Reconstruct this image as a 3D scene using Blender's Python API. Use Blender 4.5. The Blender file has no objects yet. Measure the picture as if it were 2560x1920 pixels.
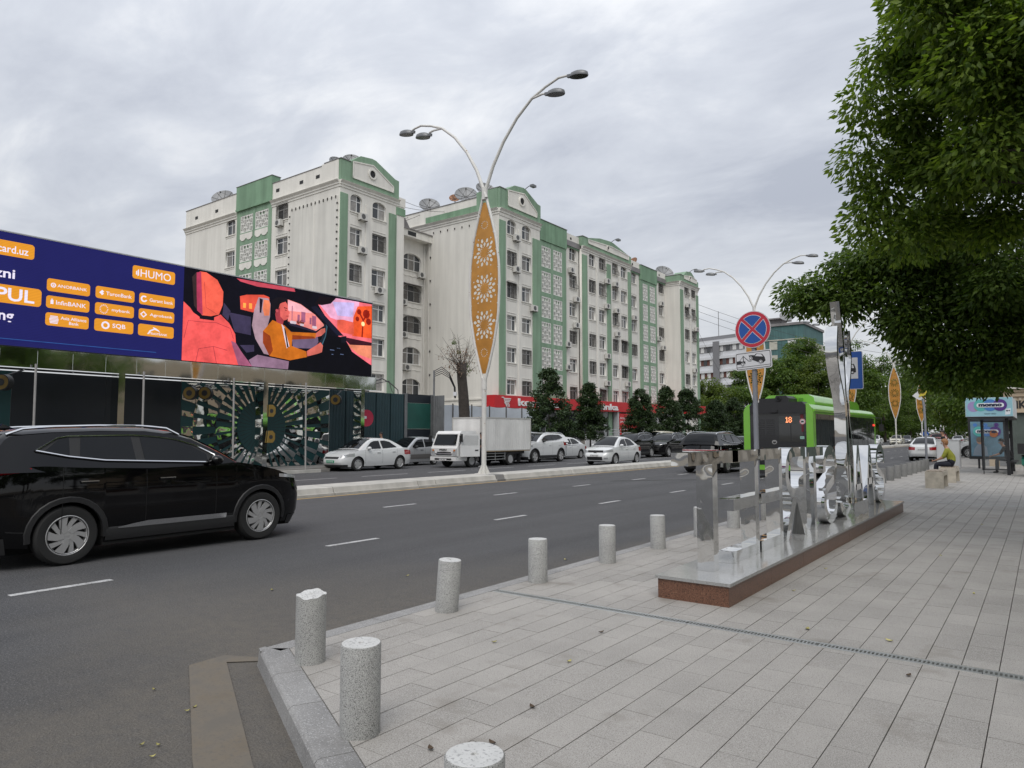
import bpy, bmesh, math, random
import numpy as np
from mathutils import Vector, Matrix
R = math.radians
random.seed(11)
rng = np.random.default_rng(7)
S = bpy.context.scene
COL = S.collection

# ---------------------------------------------------------------- camera, sky, sun, exposure
cam_d = bpy.data.cameras.new('camera'); cam = bpy.data.objects.new('camera', cam_d); COL.objects.link(cam)
cam_d.sensor_fit = 'HORIZONTAL'; cam_d.sensor_width = 36.0; cam_d.lens = 36.0 * 1775.0 / 2560.0
cam_d.clip_start = 0.05; cam_d.clip_end = 3000
cam.location = (0, 0, 1.648); cam.rotation_euler = (R(90 + 4.0604), 0, R(36.7543))
S.camera = cam
S.render.resolution_x, S.render.resolution_y = 1024, 768
S.view_settings.view_transform = 'Standard'; S.view_settings.look = 'None'
S.view_settings.gamma = 1.0; S.view_settings.use_curve_mapping = False
S.view_settings.exposure = 0.27
S.cycles.use_denoising = True
S.cycles.max_bounces = 8; S.cycles.glossy_bounces = 5; S.cycles.transparent_max_bounces = 12
SUN_EL, SUN_AZ = R(52), R(150)          # azimuth clockwise from +Y
world = bpy.data.worlds.new('World'); S.world = world; world.use_nodes = True
def build_world():
    nt = world.node_tree; nt.nodes.clear()
    N = nt.nodes.new; L = nt.links.new
    out = N('ShaderNodeOutputWorld'); bg = N('ShaderNodeBackground'); L(bg.outputs[0], out.inputs[0])
    bg.inputs['Strength'].default_value = 0.1
    sky = N('ShaderNodeTexSky'); sky.sky_type = 'NISHITA'; sky.sun_disc = False
    sky.sun_elevation = SUN_EL; sky.sun_rotation = SUN_AZ
    tc = N('ShaderNodeTexCoord'); sep = N('ShaderNodeSeparateXYZ'); L(tc.outputs['Generated'], sep.inputs[0])
    zc = N('ShaderNodeMath'); zc.operation = 'MAXIMUM'; zc.inputs[1].default_value = 0.0; L(sep.outputs['Z'], zc.inputs[0])
    zz = N('ShaderNodeMath'); zz.operation = 'ADD'; zz.inputs[1].default_value = 0.22; L(zc.outputs[0], zz.inputs[0])
    dx = N('ShaderNodeMath'); dx.operation = 'DIVIDE'; L(sep.outputs['X'], dx.inputs[0]); L(zz.outputs[0], dx.inputs[1])
    dy = N('ShaderNodeMath'); dy.operation = 'DIVIDE'; L(sep.outputs['Y'], dy.inputs[0]); L(zz.outputs[0], dy.inputs[1])
    cb = N('ShaderNodeCombineXYZ'); L(dx.outputs[0], cb.inputs[0]); L(dy.outputs[0], cb.inputs[1])
    mp = N('ShaderNodeMapping'); mp.inputs['Rotation'].default_value = (0, 0, R(-38)); mp.inputs['Scale'].default_value = (1.0, 1.7, 1); L(cb.outputs[0], mp.inputs[0])
    n1 = N('ShaderNodeTexNoise'); n1.inputs['Scale'].default_value = 0.62; n1.inputs['Detail'].default_value = 7; n1.inputs['Roughness'].default_value = 0.56; n1.inputs['Distortion'].default_value = 0.25
    L(mp.outputs[0], n1.inputs['Vector'])
    n2 = N('ShaderNodeTexNoise'); n2.inputs['Scale'].default_value = 2.1; n2.inputs['Detail'].default_value = 6; n2.inputs['Roughness'].default_value = 0.6; n2.inputs['Distortion'].default_value = 0.4
    L(mp.outputs[0], n2.inputs['Vector'])
    mixn = N('ShaderNodeMath'); mixn.operation = 'MULTIPLY_ADD'; mixn.inputs[1].default_value = 0.36; L(n2.outputs['Fac'], mixn.inputs[0])
    s1 = N('ShaderNodeMath'); s1.operation = 'MULTIPLY'; s1.inputs[1].default_value = 0.64; L(n1.outputs['Fac'], s1.inputs[0]); L(s1.outputs[0], mixn.inputs[2])
    rp = N('ShaderNodeValToRGB'); L(mixn.outputs[0], rp.inputs[0])
    e = rp.color_ramp.elements
    e[0].position = 0.39; e[0].color = (0.385, 0.41, 0.47, 1)
    e[1].position = 0.61; e[1].color = (0.74, 0.75, 0.765, 1)
    m = rp.color_ramp.elements.new(0.5); m.color = (0.52, 0.545, 0.595, 1)
    hz = N('ShaderNodeMapRange'); hz.inputs['From Min'].default_value = 0.0; hz.inputs['From Max'].default_value = 0.30; hz.inputs['To Min'].default_value = 0.7; hz.inputs['To Max'].default_value = 0.0
    L(zc.outputs[0], hz.inputs['Value'])
    mh = N('ShaderNodeMixRGB'); L(hz.outputs[0], mh.inputs[0]); L(rp.outputs[0], mh.inputs[1]); mh.inputs[2].default_value = (0.71, 0.715, 0.72, 1)
    cie = N('ShaderNodeMapRange'); cie.inputs['To Min'].default_value = 8.2; cie.inputs['To Max'].default_value = 16.5; L(zc.outputs[0], cie.inputs['Value'])   # overcast sky: brighter overhead
    br = N('ShaderNodeVectorMath'); br.operation = 'SCALE'; L(mh.outputs[0], br.inputs[0]); L(cie.outputs[0], br.inputs['Scale'])
    fin = N('ShaderNodeMixRGB'); fin.inputs[0].default_value = 0.93; L(sky.outputs[0], fin.inputs[1]); L(br.outputs[0], fin.inputs[2])
    L(fin.outputs[0], bg.inputs['Color'])
build_world()
sun_d = bpy.data.lights.new('sun', 'SUN'); sun = bpy.data.objects.new('sun', sun_d); COL.objects.link(sun)
sun_d.energy = 1.5; sun_d.angle = R(40); sun_d.color = (1.0, 0.96, 0.9)
sd = Vector((math.sin(SUN_AZ) * math.cos(SUN_EL), math.cos(SUN_AZ) * math.cos(SUN_EL), math.sin(SUN_EL)))
sun.rotation_euler = (-sd).to_track_quat('-Z', 'Y').to_euler()

# ---------------------------------------------------------------- helpers
def lin(h):
    h = h.lstrip('#'); c = [int(h[i:i + 2], 16) / 255 for i in (0, 2, 4)]
    return tuple(x / 12.92 if x <= .04045 else ((x + .055) / 1.055) ** 2.4 for x in c)
MATS = {}
def mat(name, col, rough=.6, metal=0., var=0., vs=4., bump=0., bs=60., spec=.5, speck=None, rand=0., isl=0., streak=0., coat=0., emis=0., alpha=1., vdet=5):
    if name in MATS: return MATS[name]
    if isinstance(col, str): col = lin(col)
    m = bpy.data.materials.new(name); MATS[name] = m; m.use_nodes = True
    nt = m.node_tree; N = nt.nodes.new; L = nt.links.new
    b = nt.nodes['Principled BSDF']
    b.inputs['Roughness'].default_value = rough; b.inputs['Metallic'].default_value = metal
    b.inputs['Specular IOR Level'].default_value = spec
    if coat: b.inputs['Coat Weight'].default_value = coat; b.inputs['Coat Roughness'].default_value = .03
    if alpha < 1: b.inputs['Alpha'].default_value = alpha
    c4 = (*col, 1); b.inputs['Base Color'].default_value = c4
    m.diffuse_color = c4
    tc = N('ShaderNodeNewGeometry'); vec = tc.outputs['Position']      # metres in the world, so that alike pieces do not share their grain
    cur = None
    def bright(src, fac, lo, hi):
        mr = N('ShaderNodeMapRange'); mr.inputs['To Min'].default_value = lo; mr.inputs['To Max'].default_value = hi; L(fac, mr.inputs['Value'])
        v = N('ShaderNodeVectorMath'); v.operation = 'SCALE'; L(mr.outputs[0], v.inputs['Scale'])
        if src is None: v.inputs[0].default_value = col
        else: L(src, v.inputs[0])
        return v.outputs[0]
    if var:
        n = N('ShaderNodeTexNoise'); n.inputs['Scale'].default_value = vs; n.inputs['Detail'].default_value = vdet; n.inputs['Roughness'].default_value = .6; L(vec, n.inputs['Vector'])
        mr = N('ShaderNodeMapRange'); mr.inputs['From Min'].default_value = .3; mr.inputs['From Max'].default_value = .7; L(n.outputs['Fac'], mr.inputs['Value'])
        cur = bright(cur, mr.outputs[0], 1 - var, 1 + var)
    if streak:
        mp = N('ShaderNodeMapping'); mp.inputs['Scale'].default_value = (1, 1, .07); L(vec, mp.inputs[0])
        n = N('ShaderNodeTexNoise'); n.inputs['Scale'].default_value = 2.2; n.inputs['Detail'].default_value = 6; L(mp.outputs[0], n.inputs['Vector'])
        mr = N('ShaderNodeMapRange'); mr.inputs['From Min'].default_value = .38; mr.inputs['From Max'].default_value = .62; L(n.outputs['Fac'], mr.inputs['Value'])
        cur = bright(cur, mr.outputs[0], 1 - streak, 1 + streak * .4)
    if rand:
        oi = N('ShaderNodeObjectInfo'); cur = bright(cur, oi.outputs['Random'], 1 - rand, 1 + rand)
    if isl:
        g = N('ShaderNodeNewGeometry'); cur = bright(cur, g.outputs['Random Per Island'], 1 - isl, 1 + isl)
    if speck:
        for (sc, scale, lo, hi) in speck:
            if isinstance(sc, str): sc = lin(sc)
            n = N('ShaderNodeTexNoise'); n.inputs['Scale'].default_value = scale; n.inputs['Detail'].default_value = 2; n.inputs['Roughness'].default_value = .7; L(vec, n.inputs['Vector'])
            mr = N('ShaderNodeMapRange'); mr.inputs['From Min'].default_value = lo; mr.inputs['From Max'].default_value = hi; L(n.outputs['Fac'], mr.inputs['Value'])
            mx = N('ShaderNodeMixRGB'); L(mr.outputs[0], mx.inputs[0]); mx.inputs[2].default_value = (*sc, 1)
            if cur is None: mx.inputs[1].default_value = c4
            else: L(cur, mx.inputs[1])
            cur = mx.outputs[0]
    if cur is not None: L(cur, b.inputs['Base Color'])
    if bump:
        n = N('ShaderNodeTexNoise'); n.inputs['Scale'].default_value = bs; n.inputs['Detail'].default_value = 4; L(vec, n.inputs['Vector'])
        bp = N('ShaderNodeBump'); bp.inputs['Strength'].default_value = bump; bp.inputs['Distance'].default_value = .02; L(n.outputs['Fac'], bp.inputs['Height']); L(bp.outputs[0], b.inputs['Normal'])
    if emis:
        b.inputs['Emission Color'].default_value = c4; b.inputs['Emission Strength'].default_value = emis
        b.inputs['Base Color'].default_value = (.01, .01, .01, 1)
    return m
def leafmat(name, c1, c2, trans=.35):
    if name in MATS: return MATS[name]
    m = bpy.data.materials.new(name); MATS[name] = m; m.use_nodes = True
    nt = m.node_tree; N = nt.nodes.new; L = nt.links.new
    out = nt.nodes['Material Output']; b = nt.nodes['Principled BSDF']
    g = N('ShaderNodeNewGeometry'); rp = N('ShaderNodeMixRGB'); L(g.outputs['Random Per Island'], rp.inputs[0])
    rp.inputs[1].default_value = (*c1, 1); rp.inputs[2].default_value = (*c2, 1)
    L(rp.outputs[0], b.inputs['Base Color']); b.inputs['Roughness'].default_value = .5; b.inputs['Specular IOR Level'].default_value = .35
    t = N('ShaderNodeBsdfTranslucent'); v = N('ShaderNodeVectorMath'); v.operation = 'MULTIPLY'; v.inputs[1].default_value = (1.25, 1.35, .5); L(rp.outputs[0], v.inputs[0]); L(v.outputs[0], t.inputs[0])
    mx = N('ShaderNodeMixShader'); mx.inputs[0].default_value = trans; L(b.outputs[0], mx.inputs[1]); L(t.outputs[0], mx.inputs[2]); L(mx.outputs[0], out.inputs[0])
    return m

class MB:
    """collects vertices and faces, then links them as one mesh object"""
    def __init__(s): s.v = []; s.f = []; s.m = []
    def add(s, vs, fs, mi=0, M=None):
        o = len(s.v)
        if M is not None: vs = [M @ Vector(p) for p in vs]
        s.v += [tuple(p) for p in vs]; s.f += [tuple(i + o for i in f) for f in fs]; s.m += [mi] * len(fs); return s
    def box(s, x0, y0, z0, x1, y1, z1, mi=0, M=None):
        if x0 > x1: x0, x1 = x1, x0
        if y0 > y1: y0, y1 = y1, y0
        if z0 > z1: z0, z1 = z1, z0
        return s.add([(x0, y0, z0), (x1, y0, z0), (x1, y1, z0), (x0, y1, z0), (x0, y0, z1), (x1, y0, z1), (x1, y1, z1), (x0, y1, z1)],
                     [(0, 3, 2, 1), (4, 5, 6, 7), (0, 1, 5, 4), (1, 2, 6, 5), (2, 3, 7, 6), (3, 0, 4, 7)], mi, M)
    def prism(s, poly, a, b, ax='z', mi=0, M=None):
        """poly: 2D points; extruded from a to b along axis ax. x: (y,z); y: (x,z); z: (x,y)"""
        n = len(poly)
        f = {'z': lambda p, t: (p[0], p[1], t), 'x': lambda p, t: (t, p[0], p[1]), 'y': lambda p, t: (p[0], t, p[1])}[ax]
        A = sum(poly[i][0] * poly[(i + 1) % n][1] - poly[(i + 1) % n][0] * poly[i][1] for i in range(n))
        flip = (A < 0) ^ (ax == 'y') ^ (b < a)
        vs = [f(p, a) for p in poly] + [f(p, b) for p in poly]
        fs = [tuple(range(n))[::-1], tuple(range(n, 2 * n))] + [(i, (i + 1) % n, (i + 1) % n + n, i + n) for i in range(n)]
        if flip: fs = [q[::-1] for q in fs]
        return s.add(vs, fs, mi, M)
    def face(s, pts, mi=0): return s.add(pts, [tuple(range(len(pts)))], mi)
    def tube(s, pts, r, n=8, mi=0, cap=True, M=None):
        pts = [Vector(p) for p in pts]; vs = []; fs = []
        rr = r if isinstance(r, (list, tuple)) else [r] * len(pts)
        up = None
        for i, p in enumerate(pts):
            d = (pts[min(i + 1, len(pts) - 1)] - pts[max(i - 1, 0)]).normalized()
            if up is None: up = Vector((0, 0, 1)) if abs(d.z) < .9 else Vector((1, 0, 0))
            a = d.cross(up)
            if a.length < 1e-4: a = d.cross(Vector((0, 1, 0)))
            a.normalize(); b = a.cross(d).normalized(); up = b
            for k in range(n):
                t = 2 * math.pi * k / n
                vs.append(p + a * (rr[i] * math.cos(t)) + b * (rr[i] * math.sin(t)))
        for i in range(len(pts) - 1):
            for k in range(n):
                fs.append((i * n + k, i * n + (k + 1) % n, (i + 1) * n + (k + 1) % n, (i + 1) * n + k))
        if cap: fs.append(tuple(range(n))[::-1]); fs.append(tuple(range((len(pts) - 1) * n, len(pts) * n)))
        return s.add(vs, fs, mi, M)
    def lathe(s, prof, n=24, mi=0, M=None, ax='z', cap=False):
        """prof: (r, h) list; revolved about ax"""
        vs = []; fs = []
        for r, h in prof:
            for k in range(n):
                t = 2 * math.pi * k / n; c, q = r * math.cos(t), r * math.sin(t)
                vs.append((c, q, h) if ax == 'z' else ((h, c, q) if ax == 'x' else (q, h, c)))
        for i in range(len(prof) - 1):
            for k in range(n): fs.append((i * n + k, i * n + (k + 1) % n, (i + 1) * n + (k + 1) % n, (i + 1) * n + k))
        if cap and prof[0][0] > 1e-6: fs.append(tuple(range(n))[::-1])
        if cap and prof[-1][0] > 1e-6: fs.append(tuple(range((len(prof) - 1) * n, len(prof) * n)))
        return s.add(vs, fs, mi, M)
    def grid(s, rows, mi=0, close=False):
        """rows: list of equally long lists of points"""
        n = len(rows[0]); vs = [p for r in rows for p in r]; fs = []
        for i in range(len(rows) - 1):
            for k in range(n if close else n - 1):
                fs.append((i * n + k, i * n + (k + 1) % n, (i + 1) * n + (k + 1) % n, (i + 1) * n + k))
        return s.add(vs, fs, mi)
    def mesh(s, name, mats, smooth=False):
        me = bpy.data.meshes.new(name); me.from_pydata(s.v, [], s.f)
        for m in (mats if isinstance(mats, (list, tuple)) else [mats]): me.materials.append(m)
        if len(set(s.m)) > 1: me.polygons.foreach_set('material_index', s.m)
        if smooth:
            me.polygons.foreach_set('use_smooth', [True] * len(me.polygons))
            if smooth is not True: me.set_sharp_from_angle(angle=R(smooth))
        me.update(); return me
    def build(s, name, mats, parent=None, smooth=False, loc=None, rotz=0.):
        return link(name, s.mesh(name, mats, smooth), parent, loc, rotz)
def link(name, me, parent=None, loc=None, rotz=0., rot=None):
    o = bpy.data.objects.new(name, me); COL.objects.link(o)
    if parent is not None: o.parent = parent
    if loc is not None: o.location = loc
    if rotz: o.rotation_euler = (0, 0, rotz)
    if rot: o.rotation_euler = rot
    return o
def tag(o, label=None, cat=None, group=None, kind=None):
    if label: o['label'] = label
    if cat: o['category'] = cat
    if group: o['group'] = group
    if kind: o['kind'] = kind
    return o
def empty(name, loc=(0, 0, 0), rotz=0., label=None, cat=None, group=None):
    o = bpy.data.objects.new(name, None); COL.objects.link(o); o.location = loc; o.rotation_euler = (0, 0, rotz); o.empty_display_size = .1
    return tag(o, label, cat, group)
KIDS = {}
def kids(o): return [c for c in bpy.data.objects if c.parent == o]
def copy_tree(o, parent=None, table=None):
    if table is None:
        table = {}
        for c in bpy.data.objects:
            if c.parent is not None: table.setdefault(c.parent.name, []).append(c)
    c = o.copy(); COL.objects.link(c)
    if parent is not None: c.parent = parent
    for ch in table.get(o.name, []): copy_tree(ch, c, table)
    return c
def T(x, y, z): return Matrix.Translation((x, y, z))
def text_mesh(txt, size, depth=.002, bold=0., font_shear=0., spacing=1.):
    cu = bpy.data.curves.new('text', 'FONT'); cu.body = txt; cu.size = size; cu.extrude = depth; cu.offset = bold; cu.shear = font_shear; cu.space_character = spacing
    cu.align_x = 'CENTER'; cu.align_y = 'CENTER'; cu.resolution_u = 3
    o = bpy.data.objects.new('text', cu)
    me = bpy.data.meshes.new_from_object(o); bpy.data.objects.remove(o); bpy.data.curves.remove(cu)
    return me
def text(name, txt, size, m, parent, loc, rot, width=None, height=None, **k):
    """flat lettering; rot: euler; scaled to width/height when given"""
    me = text_mesh(txt, size, **k); me.materials.clear(); me.materials.append(m)
    n = len(me.vertices); co = np.empty(n * 3, np.float32); me.vertices.foreach_get('co', co); co = co.reshape(-1, 3)
    lo, hi = co.min(0), co.max(0); co[:, :2] -= ((lo + hi) / 2)[:2]
    if width: co[:, 0] *= width / (hi[0] - lo[0])
    if height: co[:, 1] *= height / (hi[1] - lo[1])
    me.vertices.foreach_set('co', co.ravel()); me.update()
    return link(name, me, parent, loc, rot=rot)
FACE_PX = (R(90), 0, R(90))     # lettering on a plane that faces +X (reads along +Y)
FACE_NY = (R(90), 0, 0)         # lettering on a plane that faces -Y (reads along +X)
def circ(cx, cy, r, n=24, a0=0., a1=360.):
    k = n if abs(a1 - a0) >= 360 else n + 1
    return [(cx + r * math.cos(R(a0 + (a1 - a0) * i / n)), cy + r * math.sin(R(a0 + (a1 - a0) * i / n))) for i in range(k)]
def rrect(x0, y0, x1, y1, r, n=5):
    return (circ(x1 - r, y1 - r, r, n, 0, 90) + circ(x0 + r, y1 - r, r, n, 90, 180) + circ(x0 + r, y0 + r, r, n, 180, 270) + circ(x1 - r, y0 + r, r, n, 270, 360))
def lerp(a, b, t): return a + (b - a) * t
def interp(tab, x):
    return float(np.interp(x, [p[0] for p in tab], [p[1] for p in tab]))
def clip_poly(poly, a, b, c):
    """keep the part where a*x + b*y <= c"""
    out = []; n = len(poly)
    for i in range(n):
        p, q = poly[i], poly[(i + 1) % n]; dp, dq = a * p[0] + b * p[1] - c, a * q[0] + b * q[1] - c
        if dp <= 0: out.append(p)
        if dp * dq < 0: t = dp / (dp - dq); out.append((p[0] + (q[0] - p[0]) * t, p[1] + (q[1] - p[1]) * t))
    return out
# ---------------------------------------------------------------- ground, roads, pavement
def road_material():
    """asphalt: fine aggregate, polished wheel tracks, and dust that gathers along the kerb"""
    m = bpy.data.materials.new('asphalt'); m.use_nodes = True; nt = m.node_tree; N = nt.nodes.new; L = nt.links.new; b = nt.nodes['Principled BSDF']; b.inputs['Roughness'].default_value = .82; b.inputs['Specular IOR Level'].default_value = .35
    g = N('ShaderNodeNewGeometry'); P = g.outputs['Position']
    def noise(scale, det, vec=P, rough=.6): n = N('ShaderNodeTexNoise'); n.inputs['Scale'].default_value = scale; n.inputs['Detail'].default_value = det; n.inputs['Roughness'].default_value = rough; L(vec, n.inputs['Vector']); return n.outputs['Fac']
    def mr(v, a, c, lo, hi): q = N('ShaderNodeMapRange'); q.inputs['From Min'].default_value = a; q.inputs['From Max'].default_value = c; q.inputs['To Min'].default_value = lo; q.inputs['To Max'].default_value = hi; L(v, q.inputs['Value']); return q.outputs[0]
    def mix(f, a, c):
        q = N('ShaderNodeMixRGB'); L(f, q.inputs[0])
        for i, v in ((1, a), (2, c)):
            if isinstance(v, tuple): q.inputs[i].default_value = (*v, 1)
            else: L(v, q.inputs[i])
        return q.outputs[0]
    def math_(op, a, c): q = N('ShaderNodeMath'); q.operation = op; [L(v, q.inputs[i]) if not isinstance(v, (int, float)) else setattr(q.inputs[i], 'default_value', v) for i, v in enumerate((a, c))]; return q.outputs[0]
    mp = N('ShaderNodeMapping'); mp.inputs['Scale'].default_value = (1, .03, 1); L(P, mp.inputs[0])
    base = mix(mr(noise(1.15, 3, mp.outputs[0]), .35, .65, 0, 1), (.062, .062, .066), (.090, .090, .094))
    base = mix(mr(noise(.35, 5), .42, .62, 0, .55), base, (.066, .066, .068))
    base = mix(mr(noise(55, 3, rough=.75), .54, .64, 0, .75), base, (.20, .197, .195)); base = mix(mr(noise(42, 3, rough=.75), .57, .66, 0, .9), base, (.022, .022, .024))
    sp = N('ShaderNodeSeparateXYZ'); L(P, sp.inputs[0])
    d1 = math_('MULTIPLY', math_('ADD', sp.outputs[0], 4.57), -1.0)                                            # distance from the straight kerb
    d2 = math_('SUBTRACT', 1.02, math_('ADD', math_('MULTIPLY', sp.outputs[0], .4452), math_('MULTIPLY', sp.outputs[1], .8954)))   # from the corner kerb
    d2 = math_('SUBTRACT', math_('ADD', math_('MULTIPLY', sp.outputs[0], -.4452), math_('MULTIPLY', sp.outputs[1], -.8954)), -.737)
    far_ = math_('MULTIPLY', math_('MAXIMUM', math_('SUBTRACT', sp.outputs[1], 3.4), 0.0), 1.2)
    d2 = math_('ADD', d2, far_); wob = mr(noise(1.6, 5), .3, .7, -.22, .22)
    k1 = mr(math_('ADD', d1, wob), .04, .75, .8, 0); k2 = mr(math_('ADD', d2, wob), .10, 1.9, .9, 0)
    dust = math_('MULTIPLY', math_('MAXIMUM', k1, k2), mr(noise(9, 5, rough=.7), .3, .6, .55, 1))
    base = mix(dust, base, mix(mr(noise(70, 2), .4, .65, 0, 1), (.128, .115, .098), (.175, .158, .135))); L(base, b.inputs['Base Color'])
    n = noise(70, 4); bp = N('ShaderNodeBump'); bp.inputs['Strength'].default_value = .9; bp.inputs['Distance'].default_value = .02; L(n, bp.inputs['Height']); L(bp.outputs[0], b.inputs['Normal']); return m
M_asph = road_material()
M_paint = mat('road_paint', (.42, .42, .42), rough=.8, var=.3, vs=6, speck=[((.12, .12, .12), 38, .56, .68)])
M_yel = mat('yellow_paint', (.50, .33, .12), rough=.8, var=.3, vs=5, speck=[((.16, .13, .09), 30, .55, .68)])
M_conc = mat('median_concrete', (.45, .435, .40), rough=.85, var=.12, vs=1.6, bump=.2, bs=60, streak=.14)
M_concd = mat('median_concrete_dark', (.17, .165, .16), rough=.85, var=.15, vs=3)
M_kerb = mat('kerb_granite', (.255, .25, .245), rough=.8, var=.22, vs=2.4, rand=.09, bump=.2, bs=40, speck=[((.48, .48, .48), 120, .56, .7), ((.14, .14, .15), 90, .58, .72)])
M_tile = mat('pavement_granite', (.318, .300, .278), rough=.72, var=.17, vs=1.3, rand=.085, bump=.12, bs=160, speck=[((.45, .43, .405), 190, .50, .62), ((.15, .14, .13), 150, .55, .66), ((.22, .20, .175), 2.3, .60, .82)])
M_tiles = mat('pavement_granite_far', (.312, .295, .274), rough=.72, var=.15, vs=1.1, isl=.085, speck=[((.43, .412, .388), 130, .52, .66), ((.12, .11, .10), 100, .56, .70), ((.22, .20, .175), 2.3, .60, .82)])
M_joint = mat('pavement_joint', (.055, .05, .045), rough=.95)
M_soil = mat('soil', (.16, .14, .11), rough=.95, var=.3, vs=.5)
M_fpav = mat('far_pavement', (.20, .19, .175), rough=.9, var=.2, vs=.8, bump=.3, bs=30)

g = MB(); g.face([(-1500, -900, -.03), (1500, -900, -.03), (1500, 2200, -.03), (-1500, 2200, -.03)]); tag(g.build('ground', M_soil), kind='structure')
g = MB(); g.box(-30.2, -60, -.025, -1.6, 420, 0); g.box(-1.6, -60, -.025, 9, 2.05, 0)
road = tag(g.build('road', M_asph), kind='structure')
# lane dashes: each a painted piece on the road
def dash(x, y, l, w=.1, m=None, z=.004):
    b = MB(); b.box(x - w / 2, y, z - .003, x + w / 2, y + l, z); return b.build('lane_dash', m or M_paint, road)
for k in range(-1, 22): dash(-8.55, 2.85 + 4.03 * k, 1.0)
for k in range(-2, 20): dash(-12.04, 11.27 + 4.05 * k, 1.02)
for k in range(-3, 18): dash(-21.5, 15.2 + 3.75 * k, 2.5, .09)
for k in range(0, 14): dash(-25.3, 31 + 5 * k, 2.2, .09)
g = MB(); g.box(-15.32, -40, .001, -15.22, 400, .004); g.build('yellow_edge_line', M_yel, road)
g = MB(); g.prism([(-4.96, 3.06), (-4.64, 3.22), (-4.62, 3.15), (-4.80, 2.98), (-3.30, 2.20), (-2.2, 1.64), (-2.28, 1.40), (-3.5, 2.00), (-4.95, 2.78)], .005, .008); g.build('yellow_corner_mark', mat('worn_yellow', (.165, .138, .105), rough=.9, var=.2, vs=3, speck=[((.130, .116, .098), 3, .36, .60), ((.12, .108, .092), 50, .54, .66)]), road)
g = MB(); g.tube([(-12.3, 22.3, .0), (-11, 24.0, .0), (-9.5, 25.4, .0), (-8, 25.8, 0)], .012, 5); g.build('tar_crack', mat('tar', (.02, .02, .02)), road)

# median: separate concrete blocks
med = tag(empty('median', (0, 0, 0)), kind='structure')
def med_block(y0, y1, dark=False):
    b = MB(); b.prism([(-15.42, 0), (-15.42, .07), (-15.47, .075), (-15.52, .215), (-15.56, .23), (-16.56, .23), (-16.6, .2), (-16.6, 0)], y0 + .012, y1 - .012, 'y')
    o = b.build('median_block', M_concd if dark else M_conc, med, smooth=25); return o
y = -40.
ys = []
while y < 330:
    ys.append(y); y += 4.05 if y < 140 else 12
ys = [v for v in ys if not 18 < v < 23] + [19.8 - 3.9, 19.8, 20.28]
ys = sorted(v for v in ys)
for a, b_ in zip(ys[:-1], ys[1:]):
    if b_ - a > .2: med_block(a, b_, abs(a - 19.8) < .01)

# near pavement: slab, kerb stones, tiles, drains
DA, DB = (-4.56, 3.09), (-2.73, 2.18)      # outer line of the kerb round the corner
dv = Vector((DB[0] - DA[0], DB[1] - DA[1])).normalized(); dn = Vector((-dv.y, dv.x))   # dn points onto the pavement
if dn.y < 0: dn = -dn
pav = tag(empty('pavement', (0, 0, 0)), kind='structure')
def dpt(t, off): return (DA[0] + dv.x * t + dn.x * off, DA[1] + dv.y * t + dn.y * off)
g = MB(); g.prism([dpt(.05, .05), dpt(9, .05), (7, 2), (7, 130), (-4.5, 130), (-4.5, 3.2)], 0, .104); g.build('paving_bed', M_joint, pav)
y = 3.14
while y < 70:      # kerb stones along the road
    l = 1.0
    b = MB(); b.prism([(-4.60, 0), (-4.57, .1), (-4.545, .12), (-4.395, .12), (-4.395, 0)], y + .003, y + l - .003, 'y')
    o = b.build('kerb_stone', M_kerb, pav); y += l
b = MB(); b.prism([(-4.60, 0), (-4.57, .1), (-4.545, .12), (-4.395, .12), (-4.395, 0)], 70, 130, 'y'); tag(b.build('far_kerb', M_kerb, pav), kind='stuff')
tc_ = .0; cuts = [0, .62, 1.22, 1.95, 2.75, 3.55, 4.35, 5.2, 6.0]
ix, iw = -4.395, .185                      # inner corner: where the inner kerb lines meet
ti = (ix - DA[0] - dn.x * iw) / dv.x; inner0 = dpt(ti, iw)
def kerb_piece(o0, o1, i1, i0):
    off = lambda p, d: (p[0] - dn.x * d, p[1] - dn.y * d); b = MB(); rows = []
    for d, z in ((.016, 0), (.006, .10), (-.006, .114), (-.022, .12)): rows.append([(*off(o0, d), z), (*off(o1, d), z), (*i1, z), (*i0, z)])
    b.grid(rows, close=True); b.face(rows[-1]); return b.build('kerb_stone', M_kerb, pav)
for k, (a, c) in enumerate(zip(cuts[:-1], cuts[1:])):       # kerb stones round the corner
    i0 = inner0 if k == 0 else dpt(a + .003, iw)
    kerb_piece(dpt(a + (.003 if k else 0), 0), dpt(c - .003, 0), dpt(c - .003, iw), i0)
kp = MB(); kp.prism([(-4.572, 3.09), (-4.50, 3.055), inner0, (-4.395, 3.142), (-4.572, 3.142)], 0, .1195); kp.build('kerb_stone', M_kerb, pav)
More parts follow.
